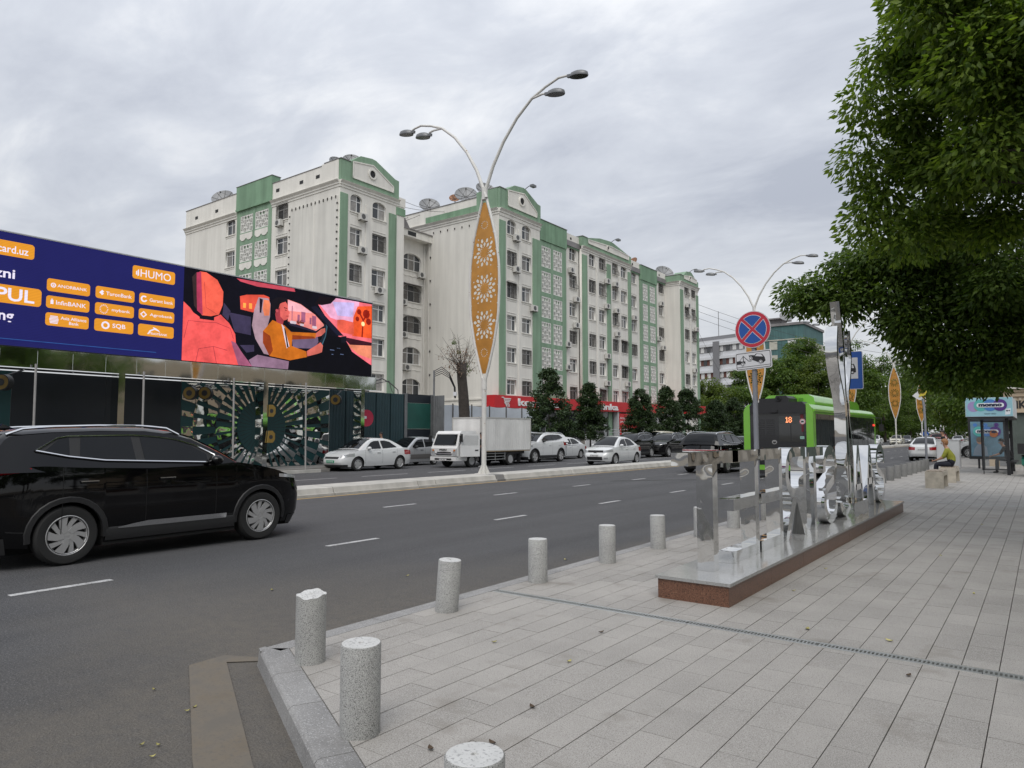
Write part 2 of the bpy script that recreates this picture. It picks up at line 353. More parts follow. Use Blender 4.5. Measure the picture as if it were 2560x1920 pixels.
# tiles 0.2067 x 0.40 in running bond
CZ = (0., 0., 1.648)
DR0, DR1 = 5.52, 5.66
def visible(x, y):
    c, s = math.cos(R(36.7543)), math.sin(R(36.7543)); f = -s * x + c * y; r = c * x + s * y
    return f > .8 and abs(r) < f * .78 and f > 1.75
tiles = []; x0 = -1.949 - .2067 * 12
for i in range(-1, 48):
    xa = x0 + .2067 * i
    off = .03 + (.2 if i % 2 else 0) + random.uniform(-.015, .015)
    for j in range(3, 165):
        ya = .4 * j + off + 1e-4 - (.0 if j % 1 else 0)
        segs = [(ya, ya + .4)]
        if ya < DR1 and ya + .4 > DR0: segs = [s_ for s_ in ((ya, DR0), (DR1, ya + .4)) if s_[1] - s_[0] > .03]
        if ya < 18.72 and ya + .4 > 18.6: segs = [s_ for s_ in ((ya, 18.6), (18.72, ya + .4)) if s_[1] - s_[0] > .03]
        if ya < 13.1 < ya + .4: segs = [s_ for s_ in ((ya, 13.1), (13.1, ya + .4)) if s_[1] - s_[0] > .03]
        for a, c in segs:
            p = [(xa + .0028, a + .0016), (xa + .2067 - .0028, a + .0016), (xa + .2067 - .0028, c - .0016), (xa + .0028, c - .0016)]
            p = clip_poly(p, -1, 0, 4.389)
            if len(p) > 2 and a < 4: p = clip_poly(p, -dn.x, -dn.y, -(dn.x * dpt(0, .191)[0] + dn.y * dpt(0, .191)[1]))
            if len(p) > 2:
                cx = sum(q[0] for q in p) / len(p); cy = sum(q[1] for q in p) / len(p)
                tiles.append((math.hypot(cx, cy) + (0 if visible(cx, cy) else 1000), p, cx, cy))
tiles.sort(key=lambda q: q[0])
shared = {}
far = MB()
for n, (d, p, cx, cy) in enumerate(tiles):
    h = .12 + random.uniform(-.0012, .0008)
    if n < 292:
        key = tuple(round(v, 3) for q in p for v in (q[0] - cx, q[1] - cy))
        if key not in shared:
            b = MB(); b.prism([(q[0] - cx, q[1] - cy) for q in p], -.02, 0); shared[key] = b.mesh('tile', M_tile)
        link('tile', shared[key], pav, (cx, cy, h))
    else:
        far.prism(p, .1, h)
tag(far.build('paving_tiles', M_tiles, pav), kind='stuff')
# drain channels with slotted gratings
M_steel = mat('galvanised_steel', (.42, .43, .42), rough=.45, metal=.7, var=.15, vs=30)
M_dark = mat('dark_gap', (.012, .012, .012), rough=1)
def drain(x0, x1, y0, y1, step, det=True):
    d = empty('drain_channel', (x0, y0, .1)); d.parent = pav
    b = MB(); b.box(0, 0, -.03, x1 - x0, y1 - y0, .004); b.build('trough', M_dark, d)
    n = 0; x = 0.
    while x < x1 - x0 - .02:
        L_ = min(1.0, x1 - x0 - x); w = y1 - y0; b = MB()
        b.box(x + .002, .006, .002, x + L_ - .002, .042, .0205); b.box(x + .002, w - .036, .002, x + L_ - .002, w - .006, .0205)
        u = x + .002
        while u < x + L_ - .012:
            b.box(u, .042, .004, u + step * .42, w - .036, .0195); u += step
        b.build('grating', M_steel, d); x += L_
    b = MB(); b.box(0, 0, 0, x1 - x0, .006, .02); b.box(0, y1 - y0 - .006, 0, x1 - x0, y1 - y0, .02); b.build('channel_edge', M_conc, d)
drain(-4.38, 3.6, DR0 + .003, DR1 - .003, .026)
drain(-4.38, 3.6, 18.603, 18.717, .05)

# far pavement and parking strip
fp = tag(empty('far_pavement', (0, 0, 0)), kind='structure')
g = MB(); g.prism([(-25.5, -40), (-25.5, 20.6), (-27.6, 22.6), (-29.6, 23.0), (-30.2, 24), (-30.2, 330), (-60, 330), (-60, -40)], -.02, .12); g.build('pavement_slab', M_fpav, fp)
y = -20.
while y < 20:
    b = MB(); b.box(-25.5, y + .01, 0, -25.34, y + 1.99, .13); b.build('kerb_stone', M_conc, fp); y += 2.
y = 24.
while y < 110:
    b = MB(); b.box(-30.2, y + .01, 0, -30.04, y + 2.99, .13); b.build('kerb_stone', M_conc, fp); y += 3.

# bollards
M_bol = mat('bollard_granite', (.325, .325, .315), rough=.75, var=.16, vs=5, rand=.10, bump=.2, bs=140, speck=[((.50, .50, .49), 230, .52, .60), ((.085, .085, .085), 190, .55, .62)])
M_boltop = mat('bollard_top', (.55, .55, .54), rough=.6, var=.1, vs=10, speck=[((.3, .3, .3), 70, .55, .66)])
M_bolg = mat('bollard_granite_plain', (.165, .165, .16), rough=.75, var=.15, vs=6, speck=[((.25, .25, .25), 90, .55, .66)])
def bollard(x, y, label, r=.1, h=.44, tilt=(0, 0), broken=False, m=None, z=.12, grp='granite bollards along the kerb', sunk=.03):
    n = 40; b = MB(); t = MB()
    if not broken:
        b.lathe([(r, -sunk), (r, h - .006), (r - .005, h)], n); t.lathe([(r - .0048, h - .001), (r - .0055, h + .0006), (.014, h + .001), (.012, h - .006), (0, h - .007)], n)
    else:
        top = []
        for k in range(n):
            a = 2 * math.pi * k / n; top.append(h - .008 + .010 * math.sin(a - .6) + .006 * math.sin(3 * a + 1) + .004 * math.sin(7 * a))
        ring = lambda rr, zz: [(rr * math.cos(2 * math.pi * k / n), rr * math.sin(2 * math.pi * k / n), zz[k]) for k in range(n)]
        b.grid([ring(r, [-sunk] * n), ring(r, top)], close=True)
        rows = [ring(r - .0005, top)]
        for q in (.78, .5, .22, .03): rows.append(ring(r * q, [lerp(h - .005, top[k], q) + .006 * math.sin(k * .9 + q * 9) * q + random.uniform(-.003, .003) for k in range(n)]))
        t.grid(rows, close=True)
    root = empty('bollard', (x, y, z), random.uniform(0, 6), label, 'bollard', grp)
    root.rotation_euler = (tilt[0], tilt[1], 0)
    b.build('shaft', m or M_bol, root, smooth=40); t.build('top_face', M_boltop if m is None else m, root, smooth=(True if broken else 40))
    return root
bollard(-4.03, 3.12, 'granite bollard with a broken jagged top at the kerb corner', h=.455, broken=True)
bollard(-2.88, 2.55, 'tall speckled granite bollard with a scraped top, standing before the broken one', h=.455, r=.103, tilt=(R(1), R(1)))
bollard(-1.60, 1.93, 'granite bollard cut off by the bottom edge of the picture, only its round top showing', h=.44, r=.104)
bollard(-4.22, 4.70, 'grey granite bollard leaning to the right just before the drain grating', tilt=(R(-1), R(4)))
bollard(-4.28, 6.18, 'granite bollard just beyond the road end of the drain grating')
bollard(-4.25, 7.60, 'pinkish granite bollard, second past the drain grating')
bollard(-4.22, 8.94, 'pale grey granite bollard left of the chrome letter T, third past the drain', tilt=(0, R(-1)))
bollard(-4.17, 10.3, 'granite bollard hidden behind the chrome letter T at the kerb', m=None)
bollard(-4.15, 11.65, 'granite bollard seen through the lower gap of the first chrome letter E')
bollard(-4.15, 13.1, 'granite bollard beside the tow sign pole, seen through the second letter E')
wrd = ['nearest', 'second', 'third', 'fourth', 'fifth', 'sixth', 'seventh', 'last']
for k, yy in enumerate((26.55, 27.93, 29.33, 30.63, 31.93, 33.12, 34.4, 35.6)):
    bollard(-4.14, yy, 'plain dark grey bollard beyond the chrome lettering, %s of that row%s' % (wrd[k], ''), m=M_bolg, r=.115, h=.46, grp='grey bollards beyond the lettering')
bollard(-4.16, 25.2, 'plain grey bollard partly hidden by the last chrome letter', m=M_bolg, r=.115, h=.46, grp='grey bollards beyond the lettering')
bollard(-2.95, 52.0, 'small pale bollard before the wheel of the white suv behind the shelter', r=.13, h=.6, grp='bollards behind the shelter')
# ---------------------------------------------------------------- chrome lettering on its plinth
M_brown = mat('brown_granite', (.135, .062, .038), rough=.3, var=.12, vs=6, speck=[((.26, .135, .085), 120, .52, .66), ((.03, .016, .012), 95, .55, .68)])
M_slab = mat('grey_polished_granite', (.30, .30, .295), rough=.13, var=.12, vs=4, speck=[((.45, .45, .44), 150, .55, .68), ((.15, .15, .15), 110, .58, .7)])
def chrome(name, bump=.10, s=2.2, col=(.74, .74, .73), rough=.035):
    m = mat(name, col, rough=rough, metal=1)
    nt = m.node_tree; b = nt.nodes['Principled BSDF']; N = nt.nodes.new; L = nt.links.new
    n = N('ShaderNodeTexNoise'); n.inputs['Scale'].default_value = s; n.inputs['Detail'].default_value = 1.5
    tc = N('ShaderNodeTexCoord'); L(tc.outputs['Object'], n.inputs['Vector'])
    bp = N('ShaderNodeBump'); bp.inputs['Strength'].default_value = bump; bp.inputs['Distance'].default_value = .12; L(n.outputs['Fac'], bp.inputs['Height']); L(bp.outputs[0], b.inputs['Normal'])
    return m
M_chrome = chrome('polished_steel', .16, 2.4)
pl = empty('plinth', (-2.63, 6.25, .12), 0, 'long low plinth of brown granite with a grey polished top under the chrome letters', 'plinth')
b = MB(); b.box(-.34, .02, 0, -.31, 9.78, .18); b.box(.31, .02, 0, .34, 9.78, .18); b.box(-.31, .02, .002, .31, .05, .178); b.box(-.31, 9.75, .002, .31, 9.78, .178)
for (x0, x1, y0, y1) in ((-.34, -.312, .025, 9.78), (.312, .34, .025, 9.78)):
    n = 8
    for i in range(n):
        q = MB(); q.box(x0, lerp(y0, y1, i / n) + .002, 0, x1, lerp(y0, y1, (i + 1) / n) - .002, .18); q.build('side_panel', M_brown, pl)
q = MB(); q.box(-.312, .02, 0, .339, .05, .18); q.build('end_panel', M_brown, pl)
q = MB(); q.box(-.312, 9.75, 0, .312, 9.779, .18); q.build('end_panel', M_brown, pl)
for i in range(7):
    q = MB(); q.box(-.36, i * 1.4 + .0015, .181, .36, (i + 1) * 1.4 - .0015, .21); q.build('top_slab', M_slab, pl)
q = MB(); q.box(-.30, .06, .01, .30, 9.74, .17); q.build('core', M_dark, pl)
XA, XB, ZB, ZT, ST = -2.75, -2.585, .331, 1.48, .125   # letter depth range, base, top, stroke
def letter(label, polys, x0=XA, x1=XB, m=None, name='letter'):
    """polys: (y, z) outlines; each stroke a closed prism, joined into one letter"""
    y0 = min(p[0] for q in polys for p in q); b = MB()
    for q in polys: b.prism([(p[0] - y0, p[1] - ZB) for p in q], x0 - x0, x1 - x0, 'x')
    o = b.build(name, m or M_chrome, None, loc=(x0, y0, ZB)); return tag(o, label, 'letter', 'mirror chrome letters on the plinth')
def rc(y0, z0, y1, z1): return [(y0, z0), (y1, z0), (y1, z1), (y0, z1)]
letter('big polished chrome letter T at the near end of the plinth', [[(6.70, ZB), (6.83, ZB), (6.83, 1.36), (7.44, 1.36), (7.44, ZT), (6.12, ZT), (6.12, 1.36), (6.70, 1.36)]])
def letE(y0, y1): return [[(y1, ZB), (y1, ZT), (y0 + .03, ZT), (y0 + .03, 1.355), (y1 - ST, 1.355), (y1 - ST, .98), (y0 + .03, .98), (y0 + .03, .86), (y1 - ST, .86), (y1 - ST, .45), (y0, .45), (y0, ZB)]]
letter('chrome letter E seen from behind, the one beside the near T', letE(7.24, 8.08))
letter('chrome letter E seen from behind, between the other E and the R', letE(8.14, 8.98))
# mirrored R: stem at the far side, bowl towards the viewer
bowl = [(10.06, ZT)] + [(9.45 - .33 * math.sin(R(a)), 1.165 + .315 * math.cos(R(a))) for a in range(0, 181, 15)] + [(9.52, .85), (9.20, ZB), (9.06, ZB), (9.38, .86)]
R_out = [(10.06, ZB), (10.06, ZT)] + [(9.47 - .34 * math.sin(R(a)), 1.16 + .32 * math.cos(R(a))) for a in range(0, 181, 12)]
R_out = R_out + [(9.42, .84), (9.06, ZB), (9.20, ZB), (9.60, .80), (9.94, ZB)]
inner = [(9.94, 1.36)] + [(9.50 - .24 * math.sin(R(a)), 1.16 + .20 * math.cos(R(a))) for a in range(0, 181, 15)] + [(9.94, .96)]
def holed_prism(outer, holes, x0, x1):
    cu = bpy.data.curves.new('outline', 'CURVE'); cu.dimensions = '2D'; cu.fill_mode = 'BOTH'; cu.extrude = abs(x1 - x0) / 2
    for pl_ in [outer] + holes:
        sp = cu.splines.new('POLY'); sp.points.add(len(pl_) - 1); sp.use_cyclic_u = True
        for i, p in enumerate(pl_): sp.points[i].co = (p[0], p[1], 0, 1)
    o = bpy.data.objects.new('outline', cu); me = bpy.data.meshes.new_from_object(o); bpy.data.objects.remove(o); bpy.data.curves.remove(cu)
    return me
me = holed_prism([(p[0] - 9.06, p[1] - ZB) for p in R_out], [[(p[0] - 9.06, p[1] - ZB) for p in inner]], 0, .165); me.materials.clear(); me.materials.append(M_chrome)
me.transform(Matrix(((0, 0, 1, .0825), (1, 0, 0, 0), (0, 1, 0, 0), (0, 0, 0, 1))))
tag(link('letter', me, None, (XA, 9.06, ZB)), 'chrome letter R seen mirrored from behind, with a rounded bowl and splayed leg', 'letter', 'mirror chrome letters on the plinth')
letter('narrow chrome letter T between the R and the S', [[(10.47, ZB), (10.60, ZB), (10.60, 1.345), (11.03, 1.345), (11.03, 1.475), (10.12, 1.475), (10.12, 1.345), (10.47, 1.345)]])
def stroke(pts, w):
    """closed outline of a stroke of width w along pts"""
    L_, Rr = [], []
    for i, p in enumerate(pts):
        a, c = pts[max(i - 1, 0)], pts[min(i + 1, len(pts) - 1)]; dx, dy = c[0] - a[0], c[1] - a[1]; l = math.hypot(dx, dy) or 1
        L_.append((p[0] - dy / l * w / 2, p[1] + dx / l * w / 2)); Rr.append((p[0] + dy / l * w / 2, p[1] - dx / l * w / 2))
    return L_ + Rr[::-1]
def ess(y0, y1, z0, z1, w, mirror=True):
    c = (y0 + y1) / 2; ry = (y1 - y0) / 2 - w / 2; h = (z1 - z0 - w) / 2; pts = []
    for a in range(200, -61, -13): pts.append((c + ry * math.cos(R(a)), z1 - w / 2 - h * .52 + h * .52 * math.sin(R(a))))
    for a in range(120, 341, 11)[0:]: pts.append((c - ry * math.cos(R(180 - a)) , z0 + w / 2 + h * .52 + h * .52 * math.sin(R(a))))
    if not mirror: pts = [(2 * c - p[0], p[1]) for p in pts]
    return stroke(pts, w)
def stroke_mesh(pts, w, x0, x1):
    me = MB(); out = stroke(pts, w); n = len(pts); y0 = min(p[0] for p in out); z0 = ZB
    vs = [(0, p[0] - y0, p[1] - z0) for p in out] + [(x1 - x0, p[0] - y0, p[1] - z0) for p in out]; N2 = 2 * n; fs = []
    for i in range(n - 1): fs.append((i, i + 1, N2 - 2 - i, N2 - 1 - i)); fs.append((N2 + i + 1, N2 + i, N2 + N2 - 1 - i, N2 + N2 - 2 - i))
    for i in range(N2): fs.append(((i + 1) % N2, i, i + N2, (i + 1) % N2 + N2))
    me.add(vs, fs); return me, y0
def ess_pts(y0, y1, z0, z1, w, flip=False):
    c = (y0 + y1) / 2; ry = (y1 - y0) / 2 - w / 2; ht = (z1 - z0 - w) * .25; zt = z1 - w / 2 - ht; zb = z0 + w / 2 + ht; P = []
    for a in range(195, -51, -15): P.append((c + ry * math.cos(R(a)), zt + ht * math.sin(R(a))))
    for a in range(130, 361, 15): P.append((c + ry * math.cos(R(a)), zb + ht * math.sin(R(a))))
    return [(2 * c - p[0], p[1]) for p in P] if flip else P
m_, y_ = stroke_mesh(ess_pts(11.02, 11.86, ZB, 1.485, .13), .13, XA, XB)
tag(m_.build('letter', M_chrome, None, smooth=35, loc=(XA, y_, ZB)), 'curving chrome letter S just before the tall chrome tulip', 'letter', 'mirror chrome letters on the plinth')
m_, y_ = stroke_mesh(ess_pts(15.05, 15.95, ZB, 1.46, .12, True), .12, XA, XB)
tag(m_.build('letter', M_chrome, None, smooth=35, loc=(XA, y_, ZB)), 'chrome letter with a curling top at the far end of the plinth', 'letter', 'mirror chrome letters on the plinth')
letter('slanted chrome letter right behind the tulip block, its broad leg facing the street', [[(13.0, ZB), (13.13, ZB), (13.46, 1.35), (13.76, ZB), (13.9, ZB), (13.53, 1.46), (13.38, 1.46)], rc(13.2, .70, 13.7, .80)])
letter('chrome letter with a crossbar, second from the far end of the plinth', [[(14.05, ZB), (14.17, ZB), (14.46, 1.34), (14.76, ZB), (14.9, ZB), (14.54, 1.45), (14.38, 1.45)], rc(14.22, .74, 14.7, .86)])
# chrome tulip on a block
tu = empty('tulip_sculpture', (-2.56, 12.42, .331), 0, 'tall polished chrome tulip with three curved petals on a steel block', 'sculpture')
b = MB(); b.box(-.19, -.50, 0, .20, .50, .265); b.build('block', M_chrome, tu)
def petal(tab, th, x0, x1):
    pts = []
    zs = np.linspace(tab[0][1], tab[-1][1], 40)
    ys = np.interp(zs, [p[1] for p in tab], [p[0] for p in tab])
    k = np.array([1, 2, 3, 2, 1]) / 9.; yp = np.concatenate([[ys[0]] * 2, ys, [ys[-1]] * 2]); ys = np.convolve(yp, k, 'valid')
    m, y0 = stroke_mesh([(float(a), float(c)) for a, c in zip(ys, zs)], th, x0, x1); return m, y0
for tab, th, xa, xb in (([(12.16, .59), (12.16, 2.05), (12.02, 2.35), (11.80, 2.6), (11.70, 2.85), (11.70, 3.05), (11.80, 3.32)], .06, -.10, .07),
                        ([(12.62, .59), (12.60, 1.2), (12.42, 2.0), (12.40, 2.3), (12.58, 2.55), (12.70, 2.85), (12.70, 3.05), (12.62, 3.35)], .06, -.10, .07),
                        ([(12.42, .59), (12.36, 1.5), (12.29, 2.2), (12.26, 2.6), (12.24, 3.0), (12.16, 3.35), (12.04, 3.76)], .085, -.085, .055)):
    m_, y_ = petal(tab, th, xa, xb); m_.build('petal', M_chrome, tu, smooth=35, loc=(xa, y_ - 12.42, 0))

# ---------------------------------------------------------------- signs
M_grey = mat('grey_painted_pole', (.23, .24, .27), rough=.5, var=.1, vs=4)
M_sback = mat('sign_back', (.45, .45, .46), rough=.5, metal=.3)
M_red = mat('sign_red', (.52, .025, .05), rough=.35); M_blue = mat('sign_blue', (.012, .085, .36), rough=.35)
M_wh = mat('sign_white', (.68, .68, .70), rough=.4); M_blk = mat('sign_black', (.02, .02, .022), rough=.5)
sg = empty('road_sign', (-4.13, 12.85, .12), 0, 'no stopping sign, blue with red cross, over a tow truck plate', 'road sign')
b = MB(); b.tube([(0, 0, 0), (0, 0, 3.70)], .045, 14); b.build('pole', M_grey, sg, smooth=40)
def flat(name, polys, m, parent, y, th=.003, loc=None):
    """flat shapes in the x-z plane that face -Y, front at y"""
    b = MB()
    for p in polys: b.prism(p, y, y + th, 'y')
    return b.build(name, m, parent, loc=loc)
sd_ = empty('no_stopping_disc', (0, -.06, 3.42), R(-6)); sd_.parent = sg
flat('disc_back', [circ(0, 0, .335, 48)], M_sback, sd_, .0, .012); flat('white_rim', [circ(0, 0, .334, 48)], M_wh, sd_, -.003); flat('red_ring', [circ(0, 0, .322, 48)], M_red, sd_, -.006)
wq = []
def sector(a0, r, gap):
    pts = [(gap * 1.414 * math.cos(R(a0)), gap * 1.414 * math.sin(R(a0)))]
    for i in range(13):
        a = a0 - 45 + 90 * i / 12
        pts.append((r * math.cos(R(a)), r * math.sin(R(a))))
    # shift the ends in so that the red cross keeps an even width
    e = math.degrees(math.asin(min(1, gap / r)))
    pts = [pts[0]] + [(r * math.cos(R(a0 - 45 + e + (90 - 2 * e) * i / 12)), r * math.sin(R(a0 - 45 + e + (90 - 2 * e) * i / 12))) for i in range(13)]
    return pts
flat('white_line', [sector(a, .263, .026) for a in (0, 90, 180, 270)], M_wh, sd_, -.009)
flat('blue_field', [sector(a, .254, .034) for a in (0, 90, 180, 270)], M_blue, sd_, -.012)
pt = empty('tow_plate', (0, -.06, 2.86), R(-6)); pt.parent = sg
pt.rotation_euler = (0, R(-3), R(-6))
flat('plate_back', [rrect(-.34, -.165, .34, .165, .04)], M_sback, pt, .0, .01); flat('white_plate', [rrect(-.338, -.163, .338, .163, .04)], M_wh, pt, -.003)
b = MB()
o_, i_ = rrect(-.322, -.148, .322, .148, .03), rrect(-.312, -.138, .312, .138, .024)
n = len(o_)
for i in range(n): j = (i + 1) % n; b.face([(o_[i][0], -.0045, o_[i][1]), (o_[j][0], -.0045, o_[j][1]), (i_[j][0], -.0045, i_[j][1]), (i_[i][0], -.0045, i_[i][1])])
b.build('black_border', M_blk, pt)
tow = [[(-.31, -.05), (-.15, -.05), (-.15, .0), (-.225, .0), (-.23, .012), (-.31, .012)], [(-.31, -.108), (.31, -.108), (.31, -.101), (-.31, -.101)],
       [(-.19, 0), (-.178, 0), (-.178, .10), (-.19, .10)], [(-.27, .005), (-.262, .005), (-.18, .088), (-.184, .092)], [(-.18, .085), (-.09, -.01), (-.08, -.006), (-.172, .09)], [(-.09, -.012), (-.03, -.012), (-.03, -.004), (-.088, -.004)],
       [(-.07, .06), (-.08, .095), (-.02, .095), (.03, .085), (.06, .115), (.17, .095), (.215, .03), (.225, -.03), (.17, -.07), (.1, -.05), (-.04, .02)]]
flat('tow_symbol', tow, M_blk, pt, -.006)
flat('tow_symbol_window', [[(.04, .07), (.075, .105), (.155, .09), (.185, .045)]], M_wh, pt, -.0075)
for (cx, cy) in ((-.20, -.055), (-.045, .038), (.135, -.045)): flat('tow_symbol_wheel', [circ(cx, cy, .034, 16)], M_wh, pt, -.009); flat('tow_symbol_wheel', [circ(cx, cy, .026, 16)], M_blk, pt, -.0105); flat('tow_symbol_wheel', [circ(cx, cy, .017, 16)], M_wh, pt, -.012)
b = MB(); b.box(-.03, -.05, 3.3, .03, .05, 3.33); b.box(-.03, -.05, 2.84, .03, .05, 2.87); b.build('bracket', M_grey, sg)
# blue bus stop sign behind the tulip
bs = empty('bus_stop_sign', (-2.93, 14.6, .12), 0, 'blue bus stop sign with a black bus on white, behind the chrome tulip', 'road sign')
b = MB(); b.tube([(-.05, .05, 0), (-.05, .05, 3.15)], .035, 12); b.build('pole', M_grey, bs, smooth=40)
flat('blue_plate', [rrect(-.26, 2.38, .26, 3.10, .03)], M_wh, bs, 0, .012); flat('blue_field', [rrect(-.25, 2.39, .25, 3.09, .025)], M_blue, bs, -.003)
flat('white_square', [rrect(-.175, 2.58, .175, 2.98, .01)], M_wh, bs, -.006)
flat('bus_symbol', [[(-.14, 2.70), (.14, 2.70), (.14, 2.77), (.11, 2.86), (-.14, 2.86)]], M_blk, bs, -.009)
flat('bus_symbol_window', [[(.02, 2.78), (.11, 2.78), (.095, 2.845), (.02, 2.845)], [(-.12, 2.78), (-.07, 2.78), (-.07, 2.845), (-.12, 2.845)], [(-.055, 2.78), (.005, 2.78), (.005, 2.845), (-.055, 2.845)]], M_wh, bs, -.0105)
for cx in (-.08, .08): flat('bus_symbol_wheel', [circ(cx, 2.70, .032, 14)], M_blk, bs, -.012); flat('bus_symbol_wheel', [circ(cx, 2.70, .018, 14)], M_wh, bs, -.0135)

# ---------------------------------------------------------------- ornamental street lamps on the median
M_white = mat('white_pole_paint', (.62, .61, .58), rough=.5, var=.08, vs=5, speck=[((.30, .17, .08), 7, .68, .72)])
M_orn = mat('bronze_lattice', (.50, .235, .045), rough=.38, metal=.25, var=.2, vs=1.5)
M_lamp = mat('lamp_housing', (.17, .175, .18), rough=.45, metal=.4); M_lens = mat('lamp_glass', (.03, .03, .03), rough=.15)
def leaf_half(z):
    return float(np.interp(z, [3.6, 4.06, 5.0, 5.95, 7.0, 7.85, 8.8, 9.75, 10.4], [.02, .17, .43, .61, .66, .64, .50, .235, .02]))
def lamp_post(x, y, label, heads=True, h=0.):
    r = empty('street_lamp', (x, y, .23), 0, label, 'street lamp', 'ornamental lamps along the median'); z0 = -.23
    b = MB(); b.tube([(0, 0, 0), (0, 0, 3.1), ], .088, 16); b.tube([(0, 0, 3.05), (0, 0, 3.45)], [.10, .095], 16)
    for k in range(8):
        a = k * math.pi / 4; c, s_ = math.cos(a), math.sin(a); b.add([(.08 * c, .08 * s_, .34), (.23 * c, .23 * s_, .0), (.08 * c, .08 * s_, 0), (.083 * c - .01 * s_, .083 * s_ + .01 * c, .34), (.23 * c - .01 * s_, .23 * s_ + .01 * c, 0), (.083 * c - .01 * s_, .083 * s_ + .01 * c, 0)], [(0, 1, 2), (5, 4, 3), (0, 3, 4, 1)])
    b.box(-.24, -.24, -.005, .24, .24, .018); b.build('pole', M_white, r, smooth=40)
    b = MB(); zs = [3.35] + list(np.linspace(3.6, 10.4, 26)); pts = [(leaf_half(z_) + .035, 0, z_ + z0) for z_ in zs]
    for sx in (1, -1):
        f = MB(); f.tube([(sx * p[0], (.03 if sx > 0 else -.03) * max(0, (p[2] + .23 - 9.9) * 2), p[2]) for p in pts], .05, 10); f.build('leaf_frame', M_white, r, smooth=50)
    # lattice panel with cut-out rosettes
    zs = np.linspace(3.85, 10.2, 26); out = [(leaf_half(z_) - .03, z_) for z_ in zs] + [(-leaf_half(z_) + .03, z_) for z_ in zs[::-1]]
    holes = []
    def kite(cz, a, r0, r1, w, rm):
        c, s_ = math.cos(a), math.sin(a); q = []
        for rr, ww in ((r0, 0), (rm, w), (r1, 0), (rm, -w)): q.append((rr * c - ww * s_, cz + rr * s_ + ww * c))
        return q
    def inside(q): return all(abs(p[0]) < leaf_half(p[1]) - .06 for p in q)
    for cz in (5.64, 6.98, 8.33):
        for k in range(12):
            a = k * math.pi / 6 + math.pi / 12 * 0
            for q in (kite(cz, a + math.pi / 12, .13, .25, .012, .2), kite(cz, a, .19, .40, .062, .31)):
                if inside(q): holes.append(q)
            c, s_ = math.cos(a + math.pi / 12), math.sin(a + math.pi / 12)
            q = [(rr * c - ww * s_, cz + rr * s_ + ww * c) for rr, ww in ((.36, 0), (.41, .055), (.50, .05), (.53, 0), (.50, -.05), (.41, -.055))]
            if inside(q): holes.append(q)
            if k % 3 and True:
                aa = a; q = []
                for j in range(10): rr = .058 if j % 2 == 0 else .022; t = aa + j * math.pi / 5; q.append((.585 * math.cos(aa) + rr * math.cos(t), cz + .585 * math.sin(aa) + rr * math.sin(t)))
                if inside(q): holes.append(q)
    for cz, rr in ((4.62, .15), (9.36, .15)):
        for k in range(12):
            q = kite(cz, k * math.pi / 6, .105, .175, .022, .14)
            if inside(q): holes.append(q)
    me = holed_prism(out, holes, 0, .016); me.materials.clear(); me.materials.append(M_orn)
    me.transform(Matrix(((1, 0, 0, 0), (0, 0, -1, 0), (0, 1, 0, z0), (0, 0, 0, 1))))
    link('lattice_panel', me, r)
    for z_ in np.linspace(4.3, 9.8, 9):
        pass
    b = MB()
    for z_ in np.linspace(4.4, 9.7, 9):
        for sx in (1, -1): b.box(sx * (leaf_half(z_) - .04), -.012, z_ - .02 + z0, sx * (leaf_half(z_) + .01), .012, z_ + .02 + z0)
    b.build('panel_clamp', M_white, r)
    b = MB(); b.tube([(0, 0, 10.30 + z0), (0, 0, 10.75 + z0)], [.11, .11], 12); b.build('collar', M_white, r, smooth=40)
    if heads:
        for sx in (1, -1):
            P = [(-.10 * 1, 10.35), (.06, 10.78), (.36, 11.5), (.84, 12.3), (1.45, 13.03), (2.1, 13.56), (2.7, 13.82), (3.25, 13.98), (3.6, 13.95), (3.75, 13.91)]
            P = [(sx * p[0], .04 * sx, p[1] + z0) for p in P]
            b = MB(); b.tube(P, [.07, .068, .063, .058, .054, .05, .045, .042, .04, .04], 10)
            b.tube([(sx * 2.1, .04 * sx, 13.56 + z0), (sx * 2.55, .04 * sx, 13.60 + z0), (sx * 2.8, .04 * sx, 13.57 + z0)], .038, 8); b.build('arm', M_white, r, smooth=50)
            for hx, hz in ((3.95, 13.86), (3.02, 13.50)):
                hd = empty('lamp_head', (sx * hx, .04 * sx, hz + z0), 0); hd.parent = r; hd.rotation_euler = (0, R(sx * 8), 0 if sx > 0 else R(180)); hd.scale = (1, 1, 1)
                c = MB(); vs = []
                for (k, zz) in ((1.0, -.07), (1.02, -.03), (.92, .06), (.6, .11), (.15, .13)):
                    vs.append([(.12 + (.36 * math.cos(2 * math.pi * i / 16)) * k, .20 * k * math.sin(2 * math.pi * i / 16), zz) for i in range(16)])
                c.grid(vs, close=True); c.face(vs[-1]); c.box(-.34, -.05, -.04, -.2, .05, .06); c.build('housing', M_lamp, hd, smooth=50)
                c = MB(); c.face([(.12 + .34 * math.cos(-2 * math.pi * i / 16), .18 * math.sin(-2 * math.pi * i / 16), -.068) for i in range(16)]); c.build('glass', M_lens, hd)
    return r
L1 = lamp_post(-16.2, 20.0, 'nearest tall white lamp with a golden leaf lattice, right of the truck cab')
def lamp_copy(y, label, x=-16.2, s=1.): c = copy_tree(L1); c.location = (x, y, .23); c['label'] = label; c.scale = (s, s, s); return c
lamp_copy(50.6, 'white lamp with a golden leaf lattice standing behind the no stopping sign')
lamp_copy(81.0, 'golden leaf lamp hidden behind the blue bus stop sign')
lamp_copy(103.0, 'golden leaf lamp standing clear beyond the front of the bus', x=-15.2)
lamp_copy(136.0, 'golden leaf lamp half hidden by the bent grey pole and the low branch')
lamp_copy(168, 'golden leaf lamp above the standing man in black')
